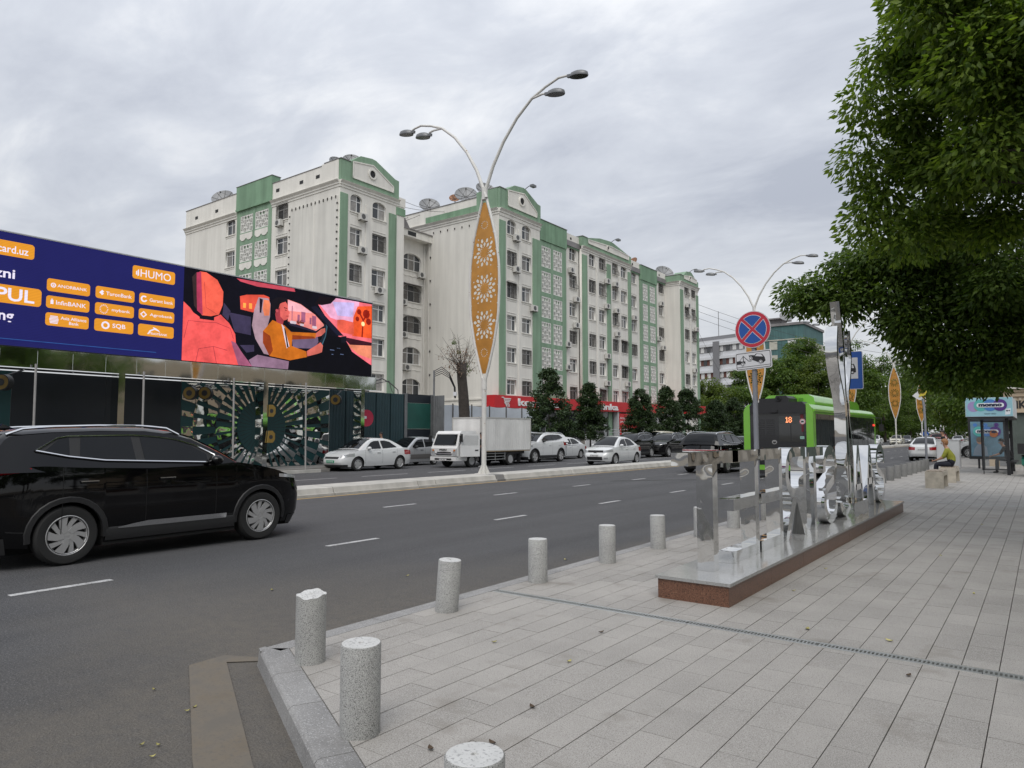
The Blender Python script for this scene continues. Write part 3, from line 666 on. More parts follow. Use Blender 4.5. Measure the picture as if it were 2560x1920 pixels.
lamp_copy(193, 'golden leaf lamp rising left of the bus shelter roof')
lamp_copy(218, 'golden leaf lamp seen under the left edge of the shelter roof', s=1.)
lamp_copy(245, 'farthest golden leaf lamp, seen against the shelter panel edge')

# ---------------------------------------------------------------- benches, cabinet, shelter, kiosk
M_bench = mat('bench_concrete', (.46, .42, .35), rough=.9, var=.18, vs=6, bump=.3, bs=40)
M_wood = mat('bench_slats', (.30, .25, .20), rough=.8, var=.2, vs=8)
def bench(x, y, label):
    r = empty('bench', (x, y, .12), 0, label, 'bench', 'concrete benches by the shelter')
    W2, L2 = .225, .62
    b = MB(); out = [(-L2, 0), (-L2, .47), (L2, .47), (L2, 0), (L2 - .14, 0), (L2 - .14, .27), (L2 - .22, .35), (-L2 + .22, .35), (-L2 + .14, .27), (-L2 + .14, 0)]
    b.prism(out, -W2, W2, 'x'); b.build('concrete_frame', M_bench, r)
    for k in range(4):
        q = MB(); q.box(-W2 + .03 + k * .105, -L2 + .05, .471, -W2 + .115 + k * .105, L2 - .05, .492); q.build('slat', M_wood, r)
    return r
bench(-2.55, 24.1, 'near concrete bench with wooden slats on top, empty')
bench(-2.5, 27.1, 'concrete bench the woman in the green blouse sits on')
M_cab = mat('white_cabinet', (.60, .61, .62), rough=.5, var=.06, vs=3)
cb = empty('utility_cabinet', (-3.5, 38.6, .12), 0, 'white utility cabinet standing behind the woman on the bench', 'cabinet')
b = MB(); b.prism(rrect(-.52, -.3, .40, .3, .04), 0, 1.25, 'z'); b.build('body', M_cab, cb); b = MB(); b.box(-.54, -.32, 1.25, .42, .32, 1.29); b.build('lid', M_cab, cb); b = MB(); b.box(-.46, -.306, .1, -.02, -.301, 1.18); b.box(.0, -.306, .1, .36, -.301, 1.18); b.build('door', M_cab, cb)
# bus shelter
M_frame = mat('shelter_frame', (.022, .023, .026), rough=.45); M_glass = mat('clear_glass', (.25, .27, .28), rough=.05, alpha=.10)
M_adblue = mat('ad_blue', (.28, .50, .58), rough=.4, var=.12, vs=1.2); M_adw = mat('ad_white', (.70, .74, .78), rough=.4)
M_teal = mat('ad_teal', (.10, .42, .40), rough=.4); M_adb = mat('ad_mid_blue', (.07, .20, .50), rough=.4); M_pur = mat('ad_purple', (.09, .035, .22), rough=.4); M_lil = mat('ad_lilac', (.33, .27, .50), rough=.4); M_navy = mat('ad_navy', (.012, .016, .05), rough=.4); M_skin_p = mat('ad_skin', (.40, .24, .17), rough=.5); M_orange = mat('ad_orange', (.42, .12, .02), rough=.5); M_adg = mat('ad_grey', (.22, .27, .33), rough=.4)
sh = empty('bus_shelter', (-1.5, 33.2, .12), 0, 'black framed bus shelter with a pale blue monno advertisement on its roof', 'bus shelter')
b = MB(); b.box(-.82, -.9, 2.13, .62, 4.0, 2.2); b.build('roof', M_frame, sh)
for (px, py) in ((.40, -.5), (.40, 3.6), (-.62, 3.6)): b = MB(); b.box(px - .055, py - .06, 0, px + .055, py + .06, 2.13); b.build('post', M_frame, sh)
b = MB(); b.box(-.40, -.52, .3, -.37, -.49, 2.02); b.box(-.40, -.52, 1.99, .35, -.49, 2.02); b.box(-.40, -.52, .18, .35, -.49, .22); b.box(-.40, -.52, .02, -.37, -.49, .3); b.build('end_frame', M_frame, sh)
b = MB(); b.box(-.37, -.51, .22, .345, -.50, 1.99); b.build('end_pane', M_glass, sh)
b = MB(); b.box(.30, .1, .42, .62, 3.4, .47); b.box(.4, .3, 0, .5, .38, .42); b.box(.4, 3.0, 0, .5, 3.08, .42); b.build('seat', M_frame, sh)
b = MB(); b.box(.55, .1, .2, .58, 3.5, 2.0); b.build('back_pane', M_glass, sh)
rf = empty('roof_advert', (-.12, -.92, 2.20), 0); rf.parent = sh
b = MB(); b.box(-.75, 0, 0, .75, 4.6, .72); b.build('advert_box', mat('advert_box', (.62, .66, .70), rough=.5), rf)
def monno(p, s, y, cx, cz):
    F = lambda nm, polys, m, k: flat(nm, polys, m, p, y - .004 * k)
    for k, (dx, m) in enumerate(((-.33, M_teal), (0, M_adb), (.33, M_pur))): F('advert_ring', [circ(cx + dx * s, cz, .24 * s, 28)], m, 2 + k)
    F('advert_plate', [rrect(cx - .47 * s, cz - .09 * s, cx + .47 * s, cz + .09 * s, .085 * s)], M_adw, 5)
    text('lettering', 'monno', .2, M_navy, p, (cx, y - .026, cz), FACE_NY, width=.80 * s, height=.115 * s, bold=.012)
flat('advert_face', [rc(-.74, .01, .74, .71)], M_adblue, rf, -.004)
flat('advert_patch', [circ(-.48, .38, .20, 20), circ(-.2, .56, .12, 18)], M_lil, rf, -.006, .002)
monno(rf, .92, -.004, .05, .43)
text('lettering', 'ITALIYA  SIFATI', .06, M_navy, rf, (.04, -.01, .12), FACE_NY, width=.36, height=.028); flat('advert_rule', [rc(-.14, .085, .02, .092), rc(.06, .085, .22, .092)], M_navy, rf, -.008)
flat('advert_face_photo', [circ(-.38, .30, .075, 14)], M_skin_p, rf, -.008); flat('advert_pack', [[(.50, .06), (.66, .08), (.68, .30), (.52, .28)]], M_adw, rf, -.008); flat('advert_pack_label', [circ(.565, .21, .03, 10), circ(.63, .215, .025, 10)], M_navy, rf, -.012)
# low advert case, further along, its lit face towards the street
ac = empty('advert_case', (-2.12, 38.3, .12), 0, 'glass advertising case with a monno poster of a smiling child, inside the shelter', 'advertising case')
b = MB(); b.box(-.62, 0, .42, .78, .16, 2.25); b.build('case', M_frame, ac)
b = MB(); b.box(-.3, .04, 0, -.22, .12, .42); b.box(.4, .04, 0, .48, .12, .42); b.build('leg', M_frame, ac)
flat('poster', [rc(-.53, .55, .69, 2.10)], mat('poster_blue', (.13, .24, .32), rough=.2, var=.25, vs=2), ac, -.004)
monno(ac, .92, -.004, .09, 1.66)
flat('poster_photo', [circ(.34, 1.56, .16, 20)], M_orange, ac, -.032); flat('poster_photo', [[(.22, 1.62), (.30, 1.70), (.40, 1.69), (.47, 1.6), (.34, 1.58)]], M_navy, ac, -.036)
flat('poster_figure', [circ(-.18, 1.22, .135, 18)], M_skin_p, ac, -.008); flat('poster_figure', [circ(-.21, 1.29, .12, 16)], mat('poster_hair', (.16, .13, .11), rough=.6), ac, -.012)
flat('poster_figure', [[(-.48, .58), (-.40, .9), (-.28, 1.08), (-.08, 1.10), (.06, .95), (.10, .58)]], M_adg, ac, -.006)
flat('poster_disc', [circ(-.35, 1.95, .08, 14), circ(.05, 1.95, .08, 14)], M_adb, ac, -.006); flat('poster_disc', [circ(.45, 1.95, .09, 14)], M_pur, ac, -.006)
# kiosk building behind the shelter
M_cream = mat('kiosk_cream', (.50, .40, .29), rough=.8, var=.08, vs=2); M_net = mat('green_netting', (.085, .105, .095), rough=.85, var=.18, vs=2.5, bump=.3, bs=9)
kk = empty('kiosk', (-1.25, 41.0, .12), 0, 'cream kiosk in grey green netting behind the bus shelter', 'kiosk')
b = MB(); b.box(0, 0, .12, 7, 16, 2.55); b.build('netted_wall', M_net, kk); b = MB(); b.box(-.02, -.05, 0, 7, -.001, .12); b.build('plinth_course', M_conc, kk)
b = MB(); b.box(-.12, -.14, 2.55, 7.1, 16.1, 3.30); b.build('band', M_cream, kk)
b = MB(); b.box(-.28, -.32, 3.52, 7.2, 16.2, 3.66); b.box(-.2, -.24, 3.30, 7.15, 16.15, 3.52); b.build('cornice', M_cream, kk)
b = MB()
for k in range(40): b.box(-.15 + k * .18, -.165, 3.14, -.05 + k * .18, -.142, 3.27)
b.build('dentil', mat('kiosk_dentil', (.60, .52, .42), rough=.8), kk)
b = MB(); b.grid([[(-.4 + i * .5, -.4, 3.70 + .05 * math.sin(i * 2.1)), (-.4 + i * .5, 4, 3.85 + .05 * math.sin(i * 1.3))] for i in range(15)]); b.grid([[(-.4 + i * .5, -.4, 3.70 + .05 * math.sin(i * 2.1)), (-.4 + i * .5, -.42, 3.62 + .04 * math.sin(i * 1.1))] for i in range(15)]); b.build('roof_sheet', mat('roof_sheet', (.55, .53, .48), rough=.7), kk)
text('lettering', 'HK', .5, M_blk, kk, (.38, -.15, 2.92), FACE_NY, width=.62, height=.36, bold=.02, depth=.01)
b = MB(); b.box(-.9, .4, .0, -.5, .8, 2.3); b.build('pilaster', M_cream, kk)
# bent grey pole with arrow banner at the stop, round blue sign farther on
bp_ = empty('stop_pole', (-4.16, 36.0, .12), 0, 'bent grey pole with a white and yellow arrow banner by the far bollards', 'pole')
b = MB(); b.tube([(0, 0, 0), (.0, 0, 1.9), (-.02, 0, 2.75), (-.05, 0, 3.1)], .05, 10); b.build('pole', M_grey, bp_, smooth=40)
flat('white_arrow', [[(-.46, 3.24), (-.24, 3.44), (-.2, 3.30), (-.1, 3.22), (-.02, 3.02), (-.22, 3.06)]], M_wh, bp_, -.01, .02)
flat('yellow_arrow', [[(-.21, 3.21), (-.13, 3.33), (.0, 3.31), (.10, 3.46), (.12, 3.36), (.06, 3.26), (-.08, 3.22), (-.2, 3.17)]], mat('banner_yellow', (.55, .45, .05), rough=.5), bp_, -.035, .02)
rs = empty('round_sign', (-6.98, 60.5, .0), 0, 'round blue arrow sign on a thin post beyond the white sedan', 'road sign')
b = MB(); b.tube([(0, .03, 0), (0, .03, 2.0)], .03, 8); b.build('pole', M_grey, rs); flat('disc', [circ(0, 1.69, .2, 24)], M_blue, rs, -.012, .02); flat('arrow', [[(-.12, 1.75), (.02, 1.60), (-.03, 1.55), (.12, 1.55), (.10, 1.70), (.06, 1.64), (-.09, 1.79)]], M_wh, rs, -.018)
# ---------------------------------------------------------------- apartment buildings
M_wall = mat('cream_stucco', (.70, .68, .63), rough=.9, var=.04, vs=.35, streak=.07, bump=.03, bs=9)
M_trim = mat('cream_trim', (.72, .70, .65), rough=.85, var=.05, vs=.8, streak=.07)
M_green = mat('green_paint', (.215, .325, .225), rough=.85, var=.08, vs=.5, streak=.14)
M_greend = mat('green_parapet', (.185, .305, .20), rough=.85, var=.10, vs=.5, streak=.16)
M_lat = mat('white_lattice', (.70, .69, .66), rough=.85, var=.06, vs=3)
M_pvc = mat('window_frame', (.66, .66, .65), rough=.4)
M_pane = mat('window_pane', (.05, .055, .06), rough=.06, spec=.6, rand=.5)
M_curt = mat('curtained_pane', (.21, .20, .185), rough=.15, spec=.6, rand=.45, var=.3, vs=2.5)
M_iron = mat('iron_grille', (.06, .055, .05), rough=.7); M_void = mat('interior_dark', (.035, .036, .038), rough=1)
M_roof = mat('roof_tin', (.20, .19, .19), rough=.6, var=.2, vs=1)
MX = Matrix(((0, 0, 1, 0), (1, 0, 0, 0), (0, 1, 0, 0), (0, 0, 0, 1)))      # (u, z, d) -> faces +X: u along +Y
MY = Matrix(((1, 0, 0, 0), (0, 0, -1, 0), (0, 1, 0, 0), (0, 0, 0, 1)))     # (u, z, d) -> faces -Y: u along +X
class Face:
    """a facade plane: u along the wall, z up, d outwards"""
    def __init__(s, root, side, base): s.root = root; s.F = MX if side == 'x' else MY; s.B = T(base, 0, 0) if side == 'x' else T(0, base, 0)
    def M(s): return s.B @ s.F
    def add(s, name, mb, m, parent=None, smooth=False):
        o = mb.build(name, m, parent or s.root, smooth); o.matrix_local = s.M() if parent is None else Matrix(); return o
    def box(s, name, m, u0, u1, z0, z1, d0, d1): b = MB(); b.box(u0, z0, d0, u1, z1, d1); return s.add(name, b, m)
    def poly(s, name, m, pts, d0, d1): b = MB(); b.prism(pts, d0, d1, 'z'); return s.add(name, b, m)
    def place(s, name, me, u, z, d=0., parent=None):
        o = link(name, me, parent or s.root); o.matrix_local = s.M() @ T(u, z, d); return o
    def panel(s, name, m, outer, holes, th=.3):
        me = holed_prism(outer, holes, 0, th); me.materials.clear(); me.materials.append(m); me.transform(T(0, 0, -th / 2)); me.transform(s.M()); return link(name, me, s.root)
def arch(u0, u1, z0, z1, rise=.42):
    c = (u0 + u1) / 2; w = (u1 - u0) / 2
    return [(u0, z0), (u1, z0), (u1, z1 - rise)] + [(c + w * math.cos(R(a)), z1 - rise + rise * math.sin(R(a))) for a in range(15, 180, 15)] + [(u0, z1 - rise)]
WIN = {}
def window_meshes(w, h, arched, style):
    k = (round(w, 2), round(h, 2), arched, style)
    if k in WIN: return WIN[k]
    f = .07; b = MB(); b.box(0, 0, 0, w, f, .06); b.box(0, f, 0, f, h - f, .06); b.box(w - f, f, 0, w, h - f, .06); b.box(f, h - f, 0, w - f, h, .06)
    hm = h * (.70 if not arched else .62)
    b.box(f, hm, .002, w - f, hm + .06, .058)
    n = 3 if w > 2 else 2
    for i in range(1, n): x = w * (i / n if style != 1 else (.62 if n == 2 else i / n)); b.box(x - .04, f, .004, x + .04, hm, .056); b.box(x - .03, hm + .06, .004, x + .03, h - f, .054)
    fr = b.mesh('window', M_pvc)
    panes = []
    xs = [f] + [w * (i / n if style != 1 else (.62 if n == 2 else i / n)) for i in range(1, n)] + [w - f]
    for i in range(n):
        q = MB(); q.face([(xs[i], f, .02), (xs[i + 1], f, .02), (xs[i + 1], h - f, .02), (xs[i], h - f, .02)]); panes.append(q)
    WIN[k] = (fr, [p.mesh('pane', M_curt if (i + style) % 2 else M_pane) for i, p in enumerate(panes)]); return WIN[k]
GR = {}
def grille_mesh(w, h, belly):
    k = (round(w, 2), round(h, 2), belly)
    if k in GR: return GR[k]
    b = MB(); n = int(w / .13)
    for i in range(n + 1):
        x = w * i / n
        if belly: b.tube([(x, h, .02), (x, h * .45, .04), (x, h * .2, .24), (x, 0.02, .26), (x, -.02, .05)], .014, 4)
        else: b.box(x - .012, 0, .02, x + .012, h, .045)
    for zz in ((0.02, .33, .66, .98) if not belly else (.5, .98)): b.box(0, h * zz - .012, .025, w, h * zz + .012, .05)
    if belly: b.box(-.01, 0, .235, w + .01, .03, .265)
    GR[k] = b.mesh('grille', M_iron); return GR[k]
def window(fc, u0, u1, z0, z1, arched=False, style=0, grille=0, awning=False):
    fr, panes = window_meshes(u1 - u0, z1 - z0, arched, style)
    o = fc.place('window', fr, u0, z0, -.22)
    for p in panes: link('pane', p, o)
    b = MB(); b.box(-.08, -.09, .2, u1 - u0 + .08, -.005, .30); link('sill', b.mesh('sill', M_trim), o)
    if grille: link('grille', grille_mesh(u1 - u0, z1 - z0, grille == 2), o, (0, 0, .24))
    if awning: b = MB(); b.add([(-.1, z1 - z0 + .12, .22), (u1 - u0 + .1, z1 - z0 + .12, .22), (u1 - u0 + .15, z1 - z0 - .03, .6), (-.15, z1 - z0 - .03, .6), (-.1, z1 - z0 + .10, .22), (u1 - u0 + .1, z1 - z0 + .10, .22), (u1 - u0 + .15, z1 - z0 - .05, .6), (-.15, z1 - z0 - .05, .6)], [(0, 3, 2, 1), (4, 5, 6, 7), (0, 1, 5, 4), (1, 2, 6, 5), (2, 3, 7, 6), (3, 0, 4, 7)]); link('awning', b.mesh('awning', M_roof), o)
    return o
LAT = {}
def lattice_mesh(w, h, cx=4, cz=5):
    k = (round(w, 2), round(h, 2))
    if k in LAT: return LAT[k]
    holes = []; dx, dz = (w - .12) / cx, (h - .12) / cz
    for i in range(cx):
        for j in range(cz):
            x0, z0 = .06 + i * dx, .06 + j * dz
            if j == cz - 1 and i in (1, 2): holes.append(arch(x0 + .05, x0 + dx - .05, z0 + .04, z0 + dz - .03, .12))
            elif (i + j) % 2:
                for q in range(3): holes.append(rc(x0 + .03, z0 + dz * (q + .22) / 3, x0 + dx - .03, z0 + dz * (q + .80) / 3))
            else:
                for q in range(2): holes.append(rc(x0 + dx * (q + .2) / 2, z0 + .04, x0 + dx * (q + .82) / 2, z0 + dz - .04))
    me = holed_prism([(0, 0), (w, 0), (w, h), (0, h)], holes, 0, .10); me.materials.clear(); me.materials.append(M_lat); LAT[k] = me; return me
FLW = ['ground', 'first', 'second', 'third', 'fourth', 'fifth', 'top']
ZB_ = [20.93, 17.84, 14.72, 11.60, 8.49, 5.4]
def column(fc, u0, u1, zs=ZB_, h=1.46, seed=0, pal=True, arch_top=True, low=None):
    """one column of windows: returns the holes; the windows are built behind them"""
    holes = []; r = random.Random(seed)
    for i, z in enumerate(zs):
        top = i == 0 and arch_top
        hole = arch(u0, u1, z, z + h) if top else rc(u0, z, u1, z + h)
        holes.append(hole); g_ = r.choice([0, 0, 0, 1, 2]) if i < 3 else r.choice([0, 1, 1])
        window(fc, u0, u1, z, z + h, top, r.choice([0, 1]), g_, r.random() < .12 and not top)
        if i < len(zs) - 1 and pal:      # shallow framed spandrel under each window
            zz0, zz1 = zs[i + 1] + h + .22, z - .22
            for (a, b_, c, d_) in ((u0 + .02, u1 - .02, zz1 - .05, zz1), (u0 + .02, u1 - .02, zz0, zz0 + .05)): fc.box('spandrel_moulding', M_trim, a, b_, c, d_, -.01, .035)
    return holes
def cornice(fc, u0, u1, z, s=1.):
    b = MB(); b.prism([(0, z - .55), (.06, z - .55), (.06, z - .35), (.14, z - .33), (.14, z - .2), (.30, z - .05), (.34, z), (0, z)], u0, u1, 'y')
    # local prism axes: (d, z) along u -> reorder to (u, z, d)
    b.v = [(p[1], p[2], p[0]) for p in b.v]; b.f = [f[::-1] for f in b.f]
    return fc.add('cornice', b, M_trim)
def gable(fc, u0, u1, zb, zp, zapex, th=1.6, uap=None):
    """green pediment with a white field and a round vent; zp: shoulder height"""
    c = uap or (u0 + u1) / 2; w = u1 - u0
    fc.poly('gable', M_green, [(u0, zb), (u1, zb), (u1, zp - .05), (u1 - .5, zp), (lerp(u1, c, .86), zapex - .05), (c, zapex), (lerp(u0, c, .62), zapex - .18), (u0 + 1.02, zp + .02), (u0 + 1.0, zp - .25), (u0, zp - .25)], -th, .10)
    fc.box('pylon', M_green, u0 - .02, u0 + 1.0, zb + .001, zp, -th * 1.3, .14)
    fld = [(u0 + 1.3, zb + .55), (u1 - .75, zb + .55), (u1 - .75, zb + 1.05), (c + .1, zapex - .62), (u0 + 1.3, zapex - .95)]
    fc.poly('gable_field', M_wall, fld, .10, .14)
    b = MB()
    for (p, q) in zip(fld, fld[1:] + fld[:1]):
        l = math.hypot(q[0] - p[0], q[1] - p[1]); a = math.atan2(q[1] - p[1], q[0] - p[0]); b.box(0, -.05, .141, l, .05, .19, M=T(p[0], p[1], 0) @ Matrix.Rotation(a, 4, 'Z'))
    fc.add('field_moulding', b, M_trim)
    cu, cz = lerp(u0 + 1.3, u1 - .75, .46), lerp(zb + .55, zapex - .62, .52); r = min(.5, (zapex - zb) * .16)
    me = holed_prism(circ(0, 0, r, 20), [circ(0, 0, r * .72, 16)], 0, .1); me.materials.append(M_trim); fc.place('vent_ring', me, cu, cz, .19)
    b = MB(); b.prism(circ(0, 0, r * .72, 16), .145, .15, 'z'); b.box(-r * .7, -.03, .15, r * .7, .03, .17); b.box(-.03, -r * .7, .151, .03, r * .7, .171); o = fc.add('vent', b, M_void); o.matrix_local = fc.M() @ T(cu, cz, 0)
    b = MB(); pts = [(u0 - .06, zp), (u0 + 1.04, zp)]
    b.box(u0 - .08, zp, -th * 1.3, u0 + 1.06, zp + .06, .2); fc.add('coping', b, M_roof)

# --- main block with three gabled bays -------------------------------------------------
C = empty('apartment_block', (0, 0, 0), 0, 'long cream and green apartment block with three gabled bays above the red shop', 'apartment building')
fs = Face(C, 'y', 52.14); f1 = Face(C, 'x', -40.5); fr_ = Face(C, 'x', -41.2); fm = Face(C, 'x', -40.8); fst = Face(C, 'x', -41.0); fl = Face(C, 'x', -39.05); fls = Face(C, 'y', 90.6)
b = MB(); b.box(-53.4, 52.5, 0, -40.9, 59.5, 22.4); b.box(-53.4, 59.51, 0, -41.6, 91, 22.3); b.box(-53.4, 91.01, 0, -39.45, 96.6, 22.2); b.build('interior', M_void, C)
b = MB(); b.box(-53.6, 52.2, 22.41, -41, 96.9, 23.0); b.build('roof', M_roof, C)
# side wall towards the viewer
fs.box('wall', M_wall, -53.5, -40.512, 0, 22.62, -.34, 0); cornice(fs, -53.5, -40.45, 23.1)
fs.box('parapet', M_trim, -53.5, -43.2, 23.101, 24.62, -.4, .02); fs.box('green_band', M_greend, -50.0, -43.2, 23.25, 23.85, .021, .05); fs.box('pylon_side', M_green, -43.2, -40.64, 23.102, 25.1, -.4, .06); fs.box('coping', M_roof, -53.6, -43.2, 24.63, 24.68, -.45, .08)
for (za, zb) in ((4.35, 4.55), (4.95, 5.1), (3.6, 3.7)): fs.box('base_moulding', M_trim, -52, -40.5, za, zb, .0, .10)
for i in range(9): fs.box('wall_hook', M_iron, -48.9 + i * .95, -48.83 + i * .95, 22.0 - .02 * i, 22.18 - .02 * i, 0, .1)
for i in range(7): fs.box('wall_hook', M_iron, -49.3, -49.22, 19.5 - i * 2.4, 19.7 - i * 2.4, 0, .1)
b = MB(); b.tube([(-49.4, 21.5, .12), (-49.4, 4.6, .12)], .05, 6); fs.add('downpipe', b, M_trim)
# bay one
H = column(f1, 53.46, 54.92, seed=1) + column(f1, 55.88, 57.40, seed=2)
f1.panel('wall', M_wall, rc(52.16, 0, 59.0, 22.62), H); cornice(f1, 52.1, 59.05, 23.1); gable(f1, 52.14, 59.0, 23.101, 25.1, 26.1, uap=56.0)
f1.box('pilaster', M_green, 52.16, 53.12, 0, 22.0, .001, .10); f1.box('pilaster', M_green, 57.66, 58.86, 0, 21.4, .001, .10); f1.box('pilaster', M_trim, 55.25, 55.6, 0, 21.7, .001, .07); f1.box('frieze', M_trim, 52.14, 59.0, 22.45, 22.58, .0, .05)
# stair block one
def stairs(fc, u0, u1, lats, zpar0, zpar1):
    fc.box('stair_wall', M_green, u0, u1, 0, zpar0, -.5, -.12); fc.box('stair_parapet', M_greend, u0 - .05, u1 + .05, zpar0, zpar1, -.8, .10); fc.box('coping', M_roof, u0 - .1, u1 + .1, zpar1, zpar1 + .05, -.85, .16)
    us = [u0, lats[0][0], lats[0][1], lats[1][0], lats[1][1], u1]
    for a, c in ((us[0], us[1]), (us[2], us[3]), (us[4], us[5])): fc.box('stair_pier', M_green, a, c, 0, zpar0, -.119, .02)
    zz = [21.27 - 2.66 * i for i in range(8)]
    for i, zt in enumerate(zz):
        for a, c in lats:
            fc.box('stair_band', M_green, a, c, zt, (zz[i - 1] - 2.2 if i else zpar0), -.118, .0)
            fc.place('lattice_screen', lattice_mesh(c - a, 2.2), a, zt - 2.2, -.06)
stairs(fst, 59.1, 64.75, ((60.0, 61.75), (62.2, 63.95)), 21.83, 23.95)
# recessed part, mid bay, recessed part
H = column(fr_, 65.75, 67.2, seed=3) + column(fr_, 80.5, 81.9, seed=8) + column(fr_, 88.5, 90.0, seed=9)
fr_.panel('wall', M_wall, rc(64.8, 0, 67.7, 22.5), H[:6]); fr_.panel('wall', M_wall, rc(79.55, 0, 82.7, 22.5), H[6:12]); fr_.panel('wall', M_wall, rc(87.45, 0, 90.6, 22.5), H[12:])
for a, c in ((64.8, 67.7), (79.55, 82.7), (87.45, 90.6)): fr_.box('green_band', M_greend, a, c, 22.25, 22.9, .0, .12); fr_.box('parapet', M_trim, a, c, 22.9, 23.8, -.4, .08); fr_.box('vent', M_void, a + 1.0, a + 1.3, 23.2, 23.45, .08, .10)
H = []
for k, (a, c) in enumerate(((69.3, 70.72), (71.6, 73.05), (74.8, 76.12), (77.0, 78.5))): H += column(fm, a, c, seed=4 + k)
fm.panel('wall', M_wall, rc(67.72, 0, 79.55, 22.5), H); cornice(fm, 67.65, 79.6, 22.85); gable(fm, 67.72, 79.55, 22.851, 23.95, 24.75, uap=74.3)
for a, c in ((67.75, 68.8), (73.4, 74.3), (78.75, 79.5)): fm.box('pilaster', M_green, a, c, 0, 21.9, .001, .10)
for a in (71.0, 76.4): fm.box('pilaster', M_trim, a, a + .3, 0, 21.7, .001, .07)
stairs(fst, 82.72, 87.42, ((83.3, 84.75), (85.35, 87.0)), 21.7, 23.6)
# last bay
H = column(fl, 92.2, 93.6, seed=10) + column(fl, 94.6, 95.9, seed=11)
fl.panel('wall', M_wall, rc(90.62, 0, 97.0, 22.3), H); cornice(fl, 90.5, 97.1, 22.6); gable(fl, 90.6, 97.0, 22.601, 23.5, 24.5, uap=94.2)
fls.box('wall', M_wall, -41.6, -39.062, 0, 22.05, -.34, 0); cornice(fls, -41.6, -39.0, 22.6); fls.box('pylon_side', M_green, -41.6, -39.2, 22.601, 23.4, -.3, .05)
fl.box('pilaster', M_green, 90.66, 91.6, 0, 21.5, .001, .10); fl.box('pilaster', M_green, 96.25, 96.96, 0, 21.5, .001, .10); fl.box('pilaster', M_trim, 93.95, 94.2, 0, 21.5, .001, .07)
# --- left block ------------------------------------------------------------------------
A = empty('apartment_block', (0, 0, 0), 0, 'cream and green corner apartment block with one gable, rising behind the advertising screen', 'apartment building')
fa = Face(A, 'x', -47.0); fb = Face(A, 'y', 38.5)
b = MB(); b.box(-71.6, 38.9, 0, -47.4, 45.6, 22.6); b.build('interior', M_void, A); b = MB(); b.box(-71.8, 38.6, 22.61, -47.3, 45.9, 23.2); b.build('roof', M_roof, A)
ZA = [20.88, 17.92, 14.75, 11.65, 8.55, 5.45]
H = column(fa, 39.67, 40.97, ZA, 1.55, seed=21) + column(fa, 42.2, 43.8, ZA, 1.55, seed=22)
fa.panel('wall', M_wall, rc(38.52, 0, 46.1, 22.75), H); cornice(fa, 38.45, 45.35, 23.25); gable(fa, 38.5, 45.3, 23.251, 25.1, 26.15, uap=42.0)
fa.box('pilaster', M_green, 38.52, 39.33, 0, 22.2, .001, .10); fa.box('pilaster', M_green, 44.15, 45.05, 0, 21.8, .001, .10); fa.box('pilaster', M_trim, 41.4, 41.75, 0, 21.8, .001, .07)
fa.box('parapet', M_trim, 45.3, 46.2, 22.75, 23.6, -.6, .05); fa.box('green_band', M_greend, 45.06, 46.2, 21.9, 22.6, .0, .06)
ZS = [21.24, 18.05, 15.05, 11.95, 8.85, 5.75]
H = column(fb, -64.15, -62.6, ZS, 1.58, seed=23) + column(fb, -55.89, -54.15, ZS, 1.58, seed=24)
fb.panel('wall', M_wall, rc(-71.85, 0, -62.3, 22.75), H[:6]); fb.panel('wall', M_wall, rc(-56.6, 0, -47.012, 22.75), H[6:])
cornice(fb, -71.9, -62.3, 23.25); cornice(fb, -56.6, -46.95, 23.25)
fb.box('parapet', M_trim, -71.85, -62.3, 23.251, 25.2, -.4, .02); fb.box('parapet', M_trim, -56.6, -49.4, 23.251, 24.95, -.4, .02); fb.box('pylon_side', M_trim, -49.4, -47.15, 23.252, 25.08, -.4, .05)
fb.box('coping', M_roof, -71.9, -62.3, 25.2, 25.26, -.45, .07); fb.box('coping', M_roof, -56.6, -49.4, 24.95, 25.0, -.45, .07)
for a in (-70.0, -66.2, -56.0, -52.5, -50.2): fb.box('vent', M_void, a, a + .5, 24.0, 24.3, .02, .04)
fb.box('stair_wall', M_green, -62.3, -56.6, 0, 23.5, -.5, -.12); fb.box('stair_parapet', M_greend, -62.35, -56.55, 23.5, 25.75, -.8, .12); fb.box('stair_band', M_greend, -62.33, -56.57, 23.3, 23.5, -.1, .2); fb.box('coping', M_roof, -62.4, -56.5, 25.75, 25.8, -.85, .16)
for a, c in ((-62.3, -61.7), (-59.62, -59.25), (-57.15, -56.6)): fb.box('stair_pier', M_green, a, c, 0, 23.3, -.119, .02)
for i in range(7):
    zt = 22.75 - 2.88 * i
    for a, c in ((-61.7, -59.62), (-59.25, -57.15)):
        fb.place('lattice_screen', lattice_mesh(c - a, 1.66, 4, 4), a, zt - 1.66, -.06); fb.box('stair_band', M_green, a, c, zt, zt + (1.22 if i else .55), -.118, .0)
        pts = [(a + .02, zt - 1.78), (c - .02, zt - 1.78)] + [(lerp(c - .02, a + .02, q / 8), zt - 2.32 - .16 * abs(math.sin(q * math.pi / 4)) * 1 + (.1 if q % 4 == 0 else 0)) for q in range(9)]
        fb.poly('stair_apron', M_trim, pts, -.0, .05)
pan = rc(-53.75, 0.5, -47.2, 21.9); fb.poly('blank_panel', mat('blank_panel', (.63, .615, .57), rough=.9, var=.05, vs=.5, streak=.10), pan, .0, .07)
fb.box('panel_seam', M_trim, -50.35, -50.25, .5, 21.9, .07, .10)
for i in range(12): fb.box('panel_hook', M_iron, -53.5 + i * .55, -53.4 + i * .55, 21.72, 21.95, .07, .13)
